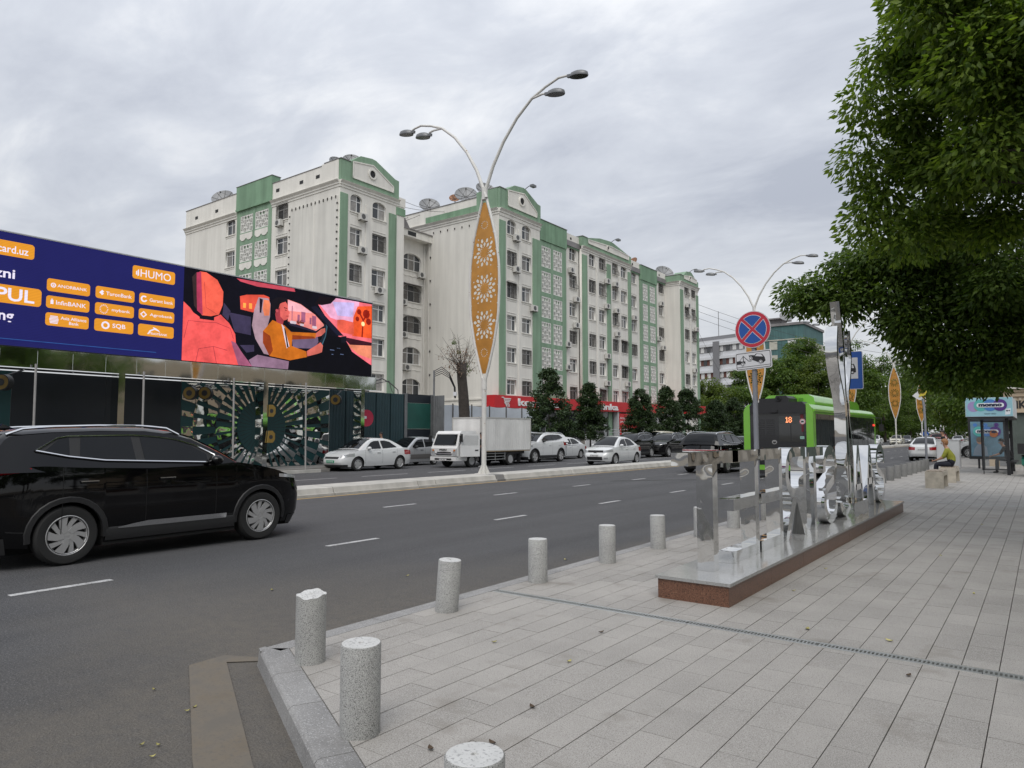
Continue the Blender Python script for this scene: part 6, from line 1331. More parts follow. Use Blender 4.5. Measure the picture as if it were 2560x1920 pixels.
SUV = dict(L=4.775, W=1.89, xr=1.06, xf=3.825, R=.375, tw=.235, n=5.2, rim='turbine', cladding=True, crown=.03,
    top=[(0, 1.12), (.1, 1.22), (.5, 1.25), (.8, 1.25), (1.2, 1.22), (2.1, 1.18), (2.9, 1.19), (3.4, 1.225), (3.75, 1.17), (4.1, 1.09), (4.45, .985), (4.65, .92), (4.775, .88)],
    low=[(0, .34), (.5, .26), (1.3, .24), (3.5, .24), (4.4, .24), (4.775, .28)], sec=[(.2, .93), (.35, .97), (.55, .99), (.8, .992), (.95, 1.0), (1.12, .985), (1.27, .955)],
    nose=[(.2, .16), (.4, .02), (.7, .0), (.85, .05), (1.0, .14)], tail=[(.2, .18), (.45, .02), (.75, .0), (1.0, .03), (1.25, .14)],
    tum=(1.2, .895, 1.72, .66), gh_r=[(.10, 1.20), (.20, 1.40), (.36, 1.60)], gh_t=[(.44, 1.655), (.9, 1.70), (1.5, 1.722), (2.1, 1.722), (2.48, 1.685)], gh_f=[(2.78, 1.60), (3.16, 1.405), (3.52, 1.19)], gcrown=.045,
    dlo=[(.70, 1.445), (1.06, 1.365), (1.5, 1.305), (2.13, 1.275), (3.04, 1.235), (3.06, 1.345), (2.78, 1.49), (2.50, 1.575), (2.22, 1.615), (1.9, 1.637), (1.1, 1.625), (.96, 1.60)], dlo_trim=.014,
    wins=[[(.80, 1.44), (1.08, 1.38), (1.10, 1.61), (.98, 1.585)], [(1.20, 1.355), (1.9, 1.30), (1.88, 1.622), (1.24, 1.612)], [(2.02, 1.295), (2.94, 1.25), (2.93, 1.36), (2.68, 1.50), (2.42, 1.58), (2.0, 1.618)]],
    lights=[('headlight', 18, 62, (.90, .935, .965, 1.02), M_head), ('tail_light', 174, 117, (1.08, 1.20, 1.19, 1.235), M_tail)], mid=[('grille', (-14, 14), (.48, .84, .48, .84), M_trimb)], seams=[.98, 2.02, 3.05], handles=[(1.28, 1.03), (2.30, 1.03)], handle_mat=P_black, mirror=(3.0, 1.27), mirror_mat=P_black, rw0=.75, extra=[rails, sill_chrome, chrome_under, black_lower(.34), black_lower(.4, 'rear'), shark])
LAC = dict(L=4.515, W=1.725, xr=1.02, xf=3.62, R=.31, tw=.195, n=5.0, rim='five', crown=.04,
    top=[(0, .88), (.1, .97), (.5, 1.01), (.9, 1.0), (1.6, .96), (2.6, .92), (3.2, .95), (3.45, .94), (3.9, .86), (4.25, .75), (4.45, .66), (4.515, .63)], low=[(0, .30), (.5, .22), (4.0, .2), (4.515, .24)],
    sec=[(.2, .93), (.4, .985), (.6, 1.0), (.75, .995), (.9, .97), (1.02, .94)], nose=[(.2, .10), (.4, .0), (.55, .02), (.7, .16)], tail=[(.2, .12), (.45, .0), (.7, .02), (1.0, .10)],
    tum=(.95, .80, 1.44, .56), gh_r=[(.66, 1.0), (.95, 1.17), (1.28, 1.33)], gh_t=[(1.5, 1.40), (1.9, 1.445), (2.3, 1.45), (2.6, 1.43)], gh_f=[(2.82, 1.36), (3.15, 1.18), (3.52, .95)],
    wins=[[(1.18, 1.05), (2.10, 1.0), (2.12, 1.355), (1.85, 1.36), (1.55, 1.30)], [(2.20, 1.0), (3.08, .985), (3.05, 1.06), (2.75, 1.27), (2.55, 1.34), (2.22, 1.355)]],
    lights=[('headlight', 16, 66, (.60, .70, .66, .80), M_head), ('tail_light', 172, 112, (.68, .86, .70, .92), M_tail)], mid=[('grille', (-12, 12), (.56, .65, .56, .65), M_trimb)], seams=[1.2, 2.16, 3.2], handles=[(1.45, .84), (2.4, .82)], mirror=(3.02, 1.02), plate_f=.44, plate_r=.72, rw0=.15, extra=[black_lower(.30), emblem(.61)])
AVEO = dict(LAC, L=4.31, W=1.71, xr=.95, xf=3.43, rim='five', top=[(0, .90), (.1, .99), (.5, 1.03), (.9, 1.02), (1.6, .97), (2.5, .94), (3.0, .98), (3.25, .98), (3.7, .92), (4.05, .82), (4.25, .74), (4.31, .72)],
    tum=(.95, .80, 1.5, .57), gh_r=[(.62, 1.02), (.9, 1.19), (1.2, 1.35)], gh_t=[(1.42, 1.44), (1.8, 1.495), (2.2, 1.505), (2.45, 1.48)], gh_f=[(2.65, 1.40), (2.98, 1.22), (3.34, .98)], wins=[[(1.1, 1.07), (1.98, 1.02), (2.0, 1.40), (1.75, 1.41), (1.45, 1.34)], [(2.08, 1.02), (2.92, 1.01), (2.88, 1.09), (2.6, 1.30), (2.4, 1.38), (2.1, 1.40)]],
    lights=[('headlight', 14, 64, (.66, .78, .72, .86), M_head), ('tail_light', 172, 112, (.70, .9, .72, .95), M_tail), ('fog_lamp', 20, 40, (.34, .42, .34, .42), M_head)], mid=[('grille', (-13, 13), (.68, .80, .68, .80), M_trimb), ('lower_grille', (-13, 13), (.28, .46, .28, .46), M_trimb)], seams=[1.1, 2.04, 3.0], handles=[(1.3, .86), (2.2, .84)], mirror=(2.85, 1.05), plate_f=.52, extra=[emblem(.66)])
OLD = dict(LAC, L=4.48, W=1.66, n=7, rim='steel', top=[(0, .86), (.06, .95), (.6, .97), (1.6, .92), (2.6, .90), (3.1, .92), (3.4, .91), (3.9, .85), (4.35, .74), (4.48, .70)], lights=[('headlight', 14, 58, (.55, .68, .57, .70), M_head), ('tail_light', 170, 116, (.66, .84, .66, .84), M_tail)])
HATCH = dict(L=3.495, W=1.495, xr=.56, xf=2.90, R=.27, tw=.16, n=5, rim='steel', crown=.04, top=[(0, .84), (.06, .94), (.5, .96), (1.5, .90), (2.3, .88), (2.6, .90), (2.9, .86), (3.2, .78), (3.42, .68), (3.495, .62)], low=[(0, .26), (.4, .2), (3.495, .2)],
    sec=[(.2, .94), (.45, .99), (.6, 1.0), (.8, .98), (.97, .95)], nose=[(.2, .06), (.4, 0), (.7, .14)], tail=[(.2, .06), (.4, 0), (.9, .04)], tum=(.92, .70, 1.48, .53), gh_r=[(.05, .94), (.12, 1.12), (.24, 1.32)], gh_t=[(.4, 1.43), (.9, 1.485), (1.5, 1.485), (1.75, 1.45)], gh_f=[(1.95, 1.37), (2.3, 1.14), (2.66, .90)],
    wins=[[(.50, 1.02), (1.26, .98), (1.28, 1.40), (.62, 1.38)], [(1.36, .98), (2.26, .96), (2.24, 1.04), (1.95, 1.26), (1.75, 1.36), (1.38, 1.40)]], lights=[('headlight', 16, 60, (.55, .72, .6, .76), M_head), ('tail_light', 170, 118, (.72, .92, .74, .95), M_amb)], seams=[.62, 1.32, 2.2], handles=[(.78, .82), (1.6, .82)], handle_mat=M_trimb, mirror=(2.1, 1.0), mirror_mat=M_trimb, rw0=.3, plate_r=.6,
    extra=[lambda s: [(lambda b: (b.grid([[s.side(x, z, sg, .006) for z in (.36, .48, .60)] for x in (np.linspace(.9, 2.56, 8) if sg < 0 else np.linspace(2.56, .9, 8))]), s.bld('side_cladding', b, mat('matiz_cladding', (.13, .125, .12), rough=.7))))(MB()) for sg in (1, -1)]])
SUV2 = dict(SUV, rim='five', dlo_trim=.010, extra=[rails, black_lower(.36), black_lower(.44, 'rear')], handle_mat=None, mirror_mat=M_trimb); SUV2.pop('handle_mat')
VAN = dict(HATCH, L=3.7, W=1.5, xr=.7, xf=2.6, R=.28, top=[(0, .98), (.05, 1.05), (3.2, 1.0), (3.6, .9), (3.7, .85)], gh_r=[(.03, 1.0), (.06, 1.4), (.12, 1.75)], gh_t=[(.25, 1.86), (1.0, 1.90), (2.4, 1.90), (2.75, 1.84)], gh_f=[(2.95, 1.7), (3.25, 1.4), (3.58, .95)], tum=(1.0, .72, 1.88, .62), wins=[[(.3, 1.15), (1.15, 1.15), (1.15, 1.6), (.35, 1.6)], [(1.25, 1.15), (2.1, 1.15), (2.1, 1.6), (1.25, 1.6)], [(2.2, 1.15), (3.1, 1.12), (2.8, 1.6), (2.2, 1.6)]], extra=[], seams=[1.2, 2.15, 3.0], mirror=(3.0, 1.25))

# nearest: black suv in the near lanes, heading up the street
Car(SUV, -10.845, 5.30, 90, 'big glossy black suv with chrome window line driving past at the left edge', P_black, 'suv', name='suv')
G_F = 'cars on the far carriageway'
Car(dict(LAC, plate_mat=M_plateg, pl_txt='01 M 528 NA'), -25.55, 22.85, -90, 'white sedan with a green number plate parked in front of the mural end', P_white, group=G_F)
Car(HATCH, -27.3, 27.4, -88, 'small silver hatchback with grey side cladding between the white sedan and the truck', P_silver, group=G_F)
Car(dict(SUV2, rim='turbine'), -25.0, 33.0, -90, 'black suv half hidden behind the truck box', P_black, 'suv', G_F, 'suv')
WSUV = dict(SUV2, lights=[('headlight', 18, 66, (.88, .95, .93, 1.04), M_head), ('tail_light', 176, 112, (1.02, 1.16, .98, 1.22), M_tail)])
Car(WSUV, -24.5, 35.2, -90, 'white suv with black wheel arches parked behind the small round tree', P_white, 'suv', G_F, 'suv')
Car(OLD, -26.2, 40.6, -90, 'white boxy sedan parked right of the white suv', P_white, group=G_F)
Car(dict(AVEO, pl_txt='01 H 017 HLA'), -19.3, 35.3, -90, 'white sedan with a black grille driving towards the viewer beside the median', P_white, group=G_F)
Car(dict(SUV2, rim='ten'), -23.4, 45.4, -90, 'black suv with dark spoked wheels parked right of the white driving sedan', P_black, 'suv', G_F, 'suv')
Car(dict(SUV2, rim='seven', dlo_trim=.016), -22.9, 50.0, -90, 'black suv with bright six spoke wheels, right one of the parked dark pair', P_black, 'suv', G_F, 'suv')
Car(VAN, -27.0, 58.0, -90, 'cream minivan roof showing behind the parked black suvs', P_cream, 'van', G_F, 'van')
Car(VAN, -27.4, 68.5, -90, 'pale green minivan behind the white topped suv', P_green, 'van', G_F, 'van')
Car(AVEO, -24.6, 62.0, -90, 'white sedan far behind, showing over the bonnet of the two tone suv', P_white, group=G_F)
Car(LAC, -22.6, 66.0, -90, 'pale green sedan left of the bus rear', P_green, group=G_F)
Car(LAC, -24.5, 73.0, -90, 'dark grey sedan in the row left of the bus', P_grey, group=G_F)
# two-tone suv driving away in the middle lane
M_two = P_white
SUV3 = dict(SUV2, rim='turbine', cab_mat=P_black, rw0=.55, lights=[('headlight', 18, 66, (.88, .95, .93, 1.04), M_head), ('tail_light', 180, 104, (.955, 1.0, .96, 1.0), M_tail)], mid=[('tailgate_panel', (140, 220), (1.02, 1.21, 1.02, 1.21), P_black), ('tail_light_bar', (146, 214), (.96, .985, .96, .985), M_tail)], extra=[black_lower(.45, 'rear'), rails, lambda s: [(lambda b: (b.grid([[s.side(x, z, sg, .005) for z in (.98, 1.08, 1.19)] for x in (np.linspace(.25, 3.0, 12) if sg < 0 else np.linspace(3.0, .25, 12))]), s.bld('dark_shoulder', b, P_black)))(MB()) for sg in (1, -1)]], plate_r=.62)
Car(SUV3, -11.75, 31.3, 90, 'white suv with a black roof driving away left of the bus', P_white, 'suv', 'vehicles driving away', 'suv')
Car(dict(LAC, pl_txt='01 P 176 KA'), -6.0, 52.3, 90, 'white sedan driving away seen from behind, left of the seated woman', P_white, group='vehicles driving away')
for k, (x, y, sp, pn, h, lab) in enumerate(((-19.2, 112, AVEO, P_white, -90, 'far white sedan with a black grille left of the third golden lamp pole'), (-17.9, 122, AVEO, P_cream, -90, 'far cream sedan with lit headlamps right of the third golden lamp pole'), (-22.8, 108, SUV2, P_black, -90, 'far dark suv in front of the bus nose'), (-18.2, 134, LAC, P_grey, -90, 'far dark grey sedan behind the round disc sign'), (-20.6, 140, LAC, P_white, -90, 'far white sedan at the back of the oncoming queue'), (-12.2, 112, OLD, P_silver, 90, 'far silver sedan ahead of the white sedan'), (-9.2, 92, SUV2, P_red, 90, 'far red and white car above the white cabinet'), (-10.6, 130, LAC, P_white, 90, 'far white sedan ahead in the near lanes'), (-22.5, 126, VAN, P_white, -90, 'far white minivan in the oncoming outer lane'))): Car(sp, x, y, h, lab, pn, 'van' if sp is VAN else 'suv' if sp is SUV2 else 'car', 'distant traffic', 'van' if sp is VAN else 'suv' if sp is SUV2 else 'car')
Car(dict(SUV2, rim='ten'), -2.6, 56.6, 180, 'white suv parked across the pavement end behind the bus shelter', P_white, 'suv', 'vehicles behind the shelter', 'suv', z=.06)

# ---------------------------------------------------------------- box truck
tk = empty('truck', (-23.85, 29.4, 0), R(-90), 'white box truck with its cab facing left, right of the silver hatchback', 'truck')
M_tkw = mat('truck_white', (.70, .70, .69), rough=.4, coat=.3, var=.05, vs=2); M_box = mat('truck_box', (.68, .675, .655), rough=.6, var=.07, vs=1.2, streak=.10)
# local x forward (towards the viewer's left), origin under the middle; wheelbase 3.3
def tb(name, b, m, smooth=False): return b.build(name, m, tk, smooth)
b = MB(); prof = [(1.55, .62), (3.02, .62), (3.16, .70), (3.17, 1.15), (3.10, 1.30), (2.86, 2.02), (2.72, 2.16), (1.62, 2.18), (1.55, 2.1)]
hwz = lambda z: .93 if z < 1.3 else lerp(.93, .84, (z - 1.3) / .9)
vs = [(x, -hwz(z), z) for x, z in prof] + [(x, hwz(z), z) for x, z in prof]; n = len(prof)
b.add(vs, [tuple(range(n)), tuple(range(n, 2 * n))[::-1]] + [(i + n, (i + 1) % n + n, (i + 1) % n, i) for i in range(n)]); tb('cab', b, M_tkw)
b = MB(); ws = [(3.115, 1.34), (2.89, 1.97)]; b.face([(ws[0][0] + .012, -.80, ws[0][1]), (ws[0][0] + .012, .80, ws[0][1]), (ws[1][0] + .012, .74, ws[1][1]), (ws[1][0] + .012, -.74, ws[1][1])]); tb('windscreen', b, M_cg)
for sg in (1, -1): b = MB(); q = [(2.98, 1.32), (1.72, 1.32), (1.72, 1.98), (2.78, 1.98)]; b.face([(x, sg * (hwz(z) + .006), z) for x, z in (q if sg < 0 else q[::-1])]); tb('side_window', b, M_cg)
b = MB(); b.box(3.165, -.93, .42, 3.24, .93, .66); b.box(2.4, -.93, .42, 3.164, -.90, .62); b.box(2.4, .90, .42, 3.164, .93, .62); tb('bumper', b, M_tkw); b = MB(); b.box(3.17, -.55, .74, 3.18, .55, .80); b.box(3.171, -.5, .86, 3.18, .5, .93); b.box(3.241, -.6, .46, 3.25, .6, .56); tb('grille', b, M_trimb); b = MB(); b.box(3.172, -.62, .80, 3.182, .62, .86); tb('grille_bar', b, M_chr)
text('lettering', 'ISUZU', .1, M_trimb, tk, (3.176, 0, 1.06), (R(90), 0, R(90)), width=.5, height=.09, bold=.01)
for sg in (1, -1):
    b = MB(); b.prism([(sg * .62, .70), (sg * .92, .72), (sg * .92, 1.14), (sg * .66, .98)], 3.172, 3.19, 'x'); tb('headlight', b, M_head); b = MB(); b.box(3.191, sg * .76 - .06, .98, 3.2, sg * .76 + .06, 1.08); tb('indicator', b, M_amb)
    b = MB(); b.tube([(2.8, sg * .9, 1.95), (3.1, sg * 1.12, 2.0), (3.1, sg * 1.12, 1.5)], .018, 6); b.box(3.02, sg * 1.12 - .09, 1.52, 3.10, sg * 1.12 + .09, 1.9); tb('mirror', b, M_trimb)
b = MB(); b.box(3.251, -.26, .42, 3.26, .26, .53); tb('number_plate', b, M_plate); text('lettering', '01 395 ARA', .1, M_blk, tk, (3.2615, 0, .475), (R(90), 0, R(90)), width=.44, height=.06)
for sg in (1, -1): b = MB(); b.tube([(3.10, sg * .1 - .2, 1.30), (2.98, sg * .1 + .35, 1.42)], .01, 5); tb('wiper', b, M_trimb)
# open door on the side facing the median (local +y is the +X side here)
dr = empty('door', (3.0, .97, 0), R(-14)); dr.parent = tk
b = MB(); b.prism([(-1.2, .66), (-.02, .66), (-.02, 1.32), (-.20, 1.98), (-1.2, 1.98)], -.03, .03, 'y'); b.build('door_skin', M_tkw, dr); b = MB(); b.prism([(-1.1, 1.32), (-.08, 1.32), (-.24, 1.9), (-1.1, 1.9)], .031, .036, 'y'); b.build('pane', M_glass, dr); b = MB(); b.box(-1.1, .031, 1.0, -.9, .05, 1.06); b.build('handle', M_trimb, dr)
# cargo box
b = MB(); b.box(-3.05, -1.02, .98, 1.42, 1.02, 2.98); tb('cargo_box', b, M_box)
b = MB()
for i in range(24): x = -3.0 + i * .19; b.box(x, 1.02, 1.02, x + .035, 1.032, 2.94)
o_ = tb('box_rib', b, M_box); tag(o_, kind='stuff')
b = MB()
for (x0, x1, z0, z1) in ((-3.08, 1.45, 2.95, 3.02), (-3.08, 1.45, .94, 1.0), (-3.08, -3.0, 1.0, 2.95), (1.38, 1.45, 1.0, 2.95)): b.box(x0, -1.04, z0, x1, 1.04, z1) if z1 - z0 < .1 else (b.box(x0, -1.045, z0, x1, -1.0, z1), b.box(x0, 1.0, z0, x1, 1.045, z1))
tb('box_edge', b, mat('box_edge', (.50, .49, .46), rough=.5, metal=.2))
b = MB(); b.box(-3.0, .98, .9, 1.4, 1.03, .94); tb('wood_sill', b, mat('truck_wood', (.33, .22, .10), rough=.8)); b = MB(); b.box(-3, -.42, .5, 3.0, -.3, .72); b.box(-3, .3, .5, 3.0, .42, .72); b.box(-2.6, -.9, .72, 1.4, .9, .9); tb('chassis', b, M_trimb)
b = MB()
for zz in (.42, .60, .78): b.tube([(-.75, .95, zz), (1.0, .95, zz)], .02, 5)
for xx in (-.75, .1, 1.0): b.tube([(xx, .95, .35), (xx, .95, .9)], .02, 5)
tb('side_guard', b, mat('guard_grey', (.30, .31, .31), rough=.5))
for ax in (-1.22, 2.0):
    for sg in (1, -1):
        ty, rm = wheel_meshes(.34, .24, 'steel'); w = bpy.data.objects.new('wheel', None); COL.objects.link(w); w.parent = tk; w.location = (ax, sg * .76, .34); w.rotation_euler = (0, .4, 0 if sg > 0 else math.pi); link('tyre', ty, w); link('rim', rm, w)
for sg in (1, -1):
    b = MB(); rows = []
    for t in range(0, 181, 15): rows.append([(2.0 + .5 * math.cos(R(t)), sg * .96, .39 + .5 * math.sin(R(t))), (2.0 + .5 * math.cos(R(t)), sg * .70, .39 + .5 * math.sin(R(t)))])
    b.grid(rows); tb('mudguard', b, M_tkw); b = MB(); b.box(-2.15, sg * .7, .2, -2.12, sg * .98, .8); tb('mud_flap', b, M_trimb)

for c in kids(tk):
    q = [c] if c.type == 'MESH' else (kids(c) if c.name.startswith('door') else [])
    for o in q: o.data.transform(Matrix.Diagonal((.98, .92, .84, 1)))
    if not c.name.startswith('wheel'): c.location.z *= .84

# ---------------------------------------------------------------- bus
bu = empty('bus', (-8.0, 27.4, 0), 0, 'bright green and black city bus number 18 seen from behind, pulling in at the stop', 'bus')
M_bg = mat('bus_green', (.16, .42, .035), rough=.28, coat=.6, var=.04, vs=1); M_bb = mat('bus_black', (.010, .011, .014), rough=.16, coat=.5); M_bm = mat('bus_roof_black', (.018, .018, .02), rough=.5); M_bgl = mat('bus_glass', (.018, .02, .021), rough=.04, spec=.9)
W2, H2, LB = 1.275, 2.82, 12.0
def bb(name, b, m, smooth=False, parent=None): return b.build(name, m, parent or bu, smooth)
b = MB(); sec = [(-W2, .32), (-W2, 2.45), (-W2 + .04, 2.62), (-W2 + .16, 2.76), (-W2 + .38, H2), (W2 - .38, H2), (W2 - .16, 2.76), (W2 - .04, 2.62), (W2, 2.45), (W2, .32)]
b.prism(sec, .14, LB, 'y'); bb('body', b, M_bg, 40)
b = MB(); b.prism([(-1.03, .5), (-1.03, 2.68), (-.85, 2.74), (.85, 2.74), (1.03, 2.68), (1.03, .5)], .015, .16, 'y'); bb('rear_panel', b, M_bb)
for sg in (1, -1):     # green corner pillars
    b = MB(); out = [(sg * 1.03, .90), (sg * W2, .62), (sg * W2, 2.45), (sg * 1.24, 2.62), (sg * 1.14, 2.76), (sg * 1.03, 2.80)]; b.prism(out, -.01, .14, 'y'); bb('corner_pillar', b, M_bg)
    b = MB(); b.prism([(sg * 1.03, .55), (sg * 1.26, .45), (sg * 1.26, .62), (sg * 1.03, .89)], .0, .14, 'y'); bb('tail_light', b, M_tail)
b = MB(); b.box(-W2, .02, .3, W2, .14, .52); bb('rear_bumper', b, M_bg); b = MB(); b.box(-1.1, .0, .16, 1.1, .3, .31); bb('bumper_skirt', b, M_bm)
b = MB(); b.prism([(-1.0, 2.46), (1.0, 2.46), (1.03, 2.72), (.9, 2.86), (-.9, 2.86), (-1.03, 2.72)], -.03, .6, 'y'); bb('engine_hood', b, M_bm, 40)
b = MB(); b.box(-1.0, -.055, 2.42, 1.0, .02, 2.455); bb('ledge', b, M_bm)
b = MB(); b.box(-.75, .25, 2.85, .35, 1.4, 3.02); b.prism([(.35 - .5, 3.02), (.35, 3.02), (.25, 3.12), (.35 - .45, 3.12)], .25, 1.4, 'y'); b.tube([(.0, .18, 3.0), (.0, .3, 3.0)], .085, 14); bb('air_intake', b, M_bm, 40)
b = MB(); b.tube([(.0, .17, 3.0), (.0, .18, 3.0)], .06, 14); bb('intake_mouth', b, M_under)
b = MB(); b.grid([[(x, y, z) for x, z in ((-.95, 2.8), (-.92, 3.08), (-.75, 3.2), (.75, 3.2), (.95, 3.08), (1.0, 2.8))] for y in (1.5, 1.55, 5.2, 5.35)]); b.face([(-.95, 1.5, 2.8), (-.92, 1.5, 3.08), (-.75, 1.5, 3.2), (.75, 1.5, 3.2), (.95, 1.5, 3.08), (1.0, 1.5, 2.8)][::-1]); b.face([(-.95, 5.35, 2.8), (-.92, 5.35, 3.08), (-.75, 5.35, 3.2), (.75, 5.35, 3.2), (.95, 5.35, 3.08), (1.0, 5.35, 2.8)]); bb('gas_tank_cover', b, M_bg, 50)
for k in range(3): b = MB(); b.box(-.05 + k * .22, 1.485, 2.9, .12 + k * .22, 1.499, 3.06); bb('cover_vent', b, mat('bus_green_dark', (.08, .24, .02), rough=.4))
b = MB(); b.prism([(7.2, 2.8), (7.35, 3.06), (7.7, 3.16), (9.2, 3.14), (9.6, 3.02), (9.75, 2.8)], -1.0, 1.0, 'x'); bb('air_con_cover', b, M_bg, 45)
for k in range(9):
    for x0 in (-.78, -.42): b = MB(); b.box(x0, .005, 1.62 + k * .07, x0 + .3, .016, 1.645 + k * .07); bb('louvre', b, M_bm)
for k in range(5):
    for x0 in (-.9, -.46, -.13, .32, .64): b = MB(); b.box(x0, .005, .82 + k * .055, x0 + .27, .016, .84 + k * .055); bb('louvre', b, M_bm)
b = MB(); b.box(.05, .004, 1.38, .90, .014, 2.32); bb('rear_window', b, M_bgl); b = MB(); b.box(.05, .0, 2.04, .78, .003, 2.30); bb('destination_display', b, mat('display_off', (.05, .055, .055), rough=.3)); b = MB(); b.box(.46, -.001, 1.38, .49, .0035, 2.02); bb('window_bar', b, M_bm)
M_led = mat('led_amber', (1.0, .30, .12), emis=2.2)
b = MB()
DG = {'1': ['010', '110', '010', '010', '010', '010', '111'], '8': ['0110', '1001', '1001', '0110', '1001', '1001', '0110']}
x0 = .30
for ch in '18':
    for r_, row in enumerate(DG[ch]):
        for c_, v in enumerate(row):
            if v == '1': b.box(x0 + c_ * .03, -.006, 2.27 - r_ * .03, x0 + c_ * .03 + .026, -.001, 2.27 - r_ * .03 + .026)
    x0 += .105
o_ = bb('led_digits', b, M_led)
o_ = empty('speed_sticker', (.90, -.002, 2.12)); o_.parent = bu; flat('disc', [circ(0, 0, .105, 24)], M_wh, o_, -.003); b = MB()
for p in ringp(0, 0, .08, .10, 24): b.face([(q[0], -.0045, q[1]) for q in p])
b.build('ring', M_red, o_); text('lettering', '50', .1, M_blk, o_, (0, -.006, 0), FACE_NY, width=.10, height=.075, bold=.01, depth=.0005)
flat('sticker', [rc(.80, 1.48, .95, 1.58)], mat('sticker_mint', (.25, .48, .40), rough=.5), bu, -.002); flat('sticker_mark', [rc(.83, 1.51, .87, 1.55), rc(.885, 1.51, .92, 1.55)], M_grey, bu, -.004); flat('red_marker', [rc(.82, 2.24, .94, 2.40), rc(.86, 1.75, .93, 2.0)], mat('marker_red', (.12, .006, .012), rough=.4), bu, .003)
b = MB()
for p in ringp(0, 0, .055, .075, 18): b.face([(-.13 + q[0] * 1.2, -.001, 1.36 + q[1]) for q in p])
b.add([(-.19, -.001, 1.37), (-.13, -.001, 1.41), (-.07, -.001, 1.37), (-.13, -.001, 1.385)], [(0, 1, 2, 3)]); bb('maker_badge', b, M_chr)
b = MB(); b.box(-.22, -.12, 2.47, .02, .0, 2.56); bb('camera', b, M_bm)
for sg in (1, -1):     # side glazing
    x = sg * W2
    b = MB(); b.box(x - .001 * sg, .35, .95, x + .008 * sg, 11.6, 2.42); bb('side_glazing', b, M_bgl)
    for k, (y0, y1) in enumerate(((1.0, 2.3), (5.2, 6.5), (9.9, 11.1))):
        b = MB(); b.box(x + .008 * sg, y0, .36, x + .014 * sg, y1, 2.3); bb('door', b, M_bb); q = MB(); q.box(x + .015 * sg, y0 + .08, .55, x + .018 * sg, y0 + .6, 2.2); q.box(x + .015 * sg, y0 + .7, .55, x + .018 * sg, y1 - .08, 2.2); bb('door_pane', q, M_bgl)
    for yy in (.6, 2.5, 3.4, 4.4, 5.1, 6.7, 7.7, 8.7, 9.7): b = MB(); b.box(x + .008 * sg, yy, .95, x + .013 * sg, yy + .06, 2.42); bb('pillar', b, M_bb)
    b = MB(); b.box(x + .002 * sg, .3, .34, x + .006 * sg, 11.8, .94); bb('skirt', b, M_bg if sg < 0 else M_bb); b = MB(); b.box(x - .02 * sg, .2, 2.5, x + .03 * sg, 11.9, 2.58); bb('roof_gutter', b, M_bg)
    for ax in (3.1, 9.0): ty, rm = wheel_meshes(.48, .28, 'steel'); w = bpy.data.objects.new('wheel', None); COL.objects.link(w); w.parent = bu; w.location = (sg * 1.12, ax, .48); w.rotation_euler = (0, 0, R(-90) if sg > 0 else R(90)); link('tyre', ty, w); link('rim', rm, w)
b = MB(); b.box(W2 + .02, 11.2, 2.05, W2 + .03, 11.7, 2.15); bb('side_display', b, mat('led_red', (.8, .05, .03), emis=1.2))
b = MB(); b.box(-1.1, LB, .9, 1.1, LB + .02, 2.6); bb('windscreen', b, M_bgl)
for sg in (1, -1): b = MB(); b.tube([(sg * 1.2, LB, 2.5), (sg * 1.5, LB + .25, 2.45), (sg * 1.5, LB + .25, 2.1)], .02, 6); b.box(sg * 1.5 - .1, LB + .2, 1.8, sg * 1.5 + .1, LB + .3, 2.15); bb('mirror', b, M_bm)
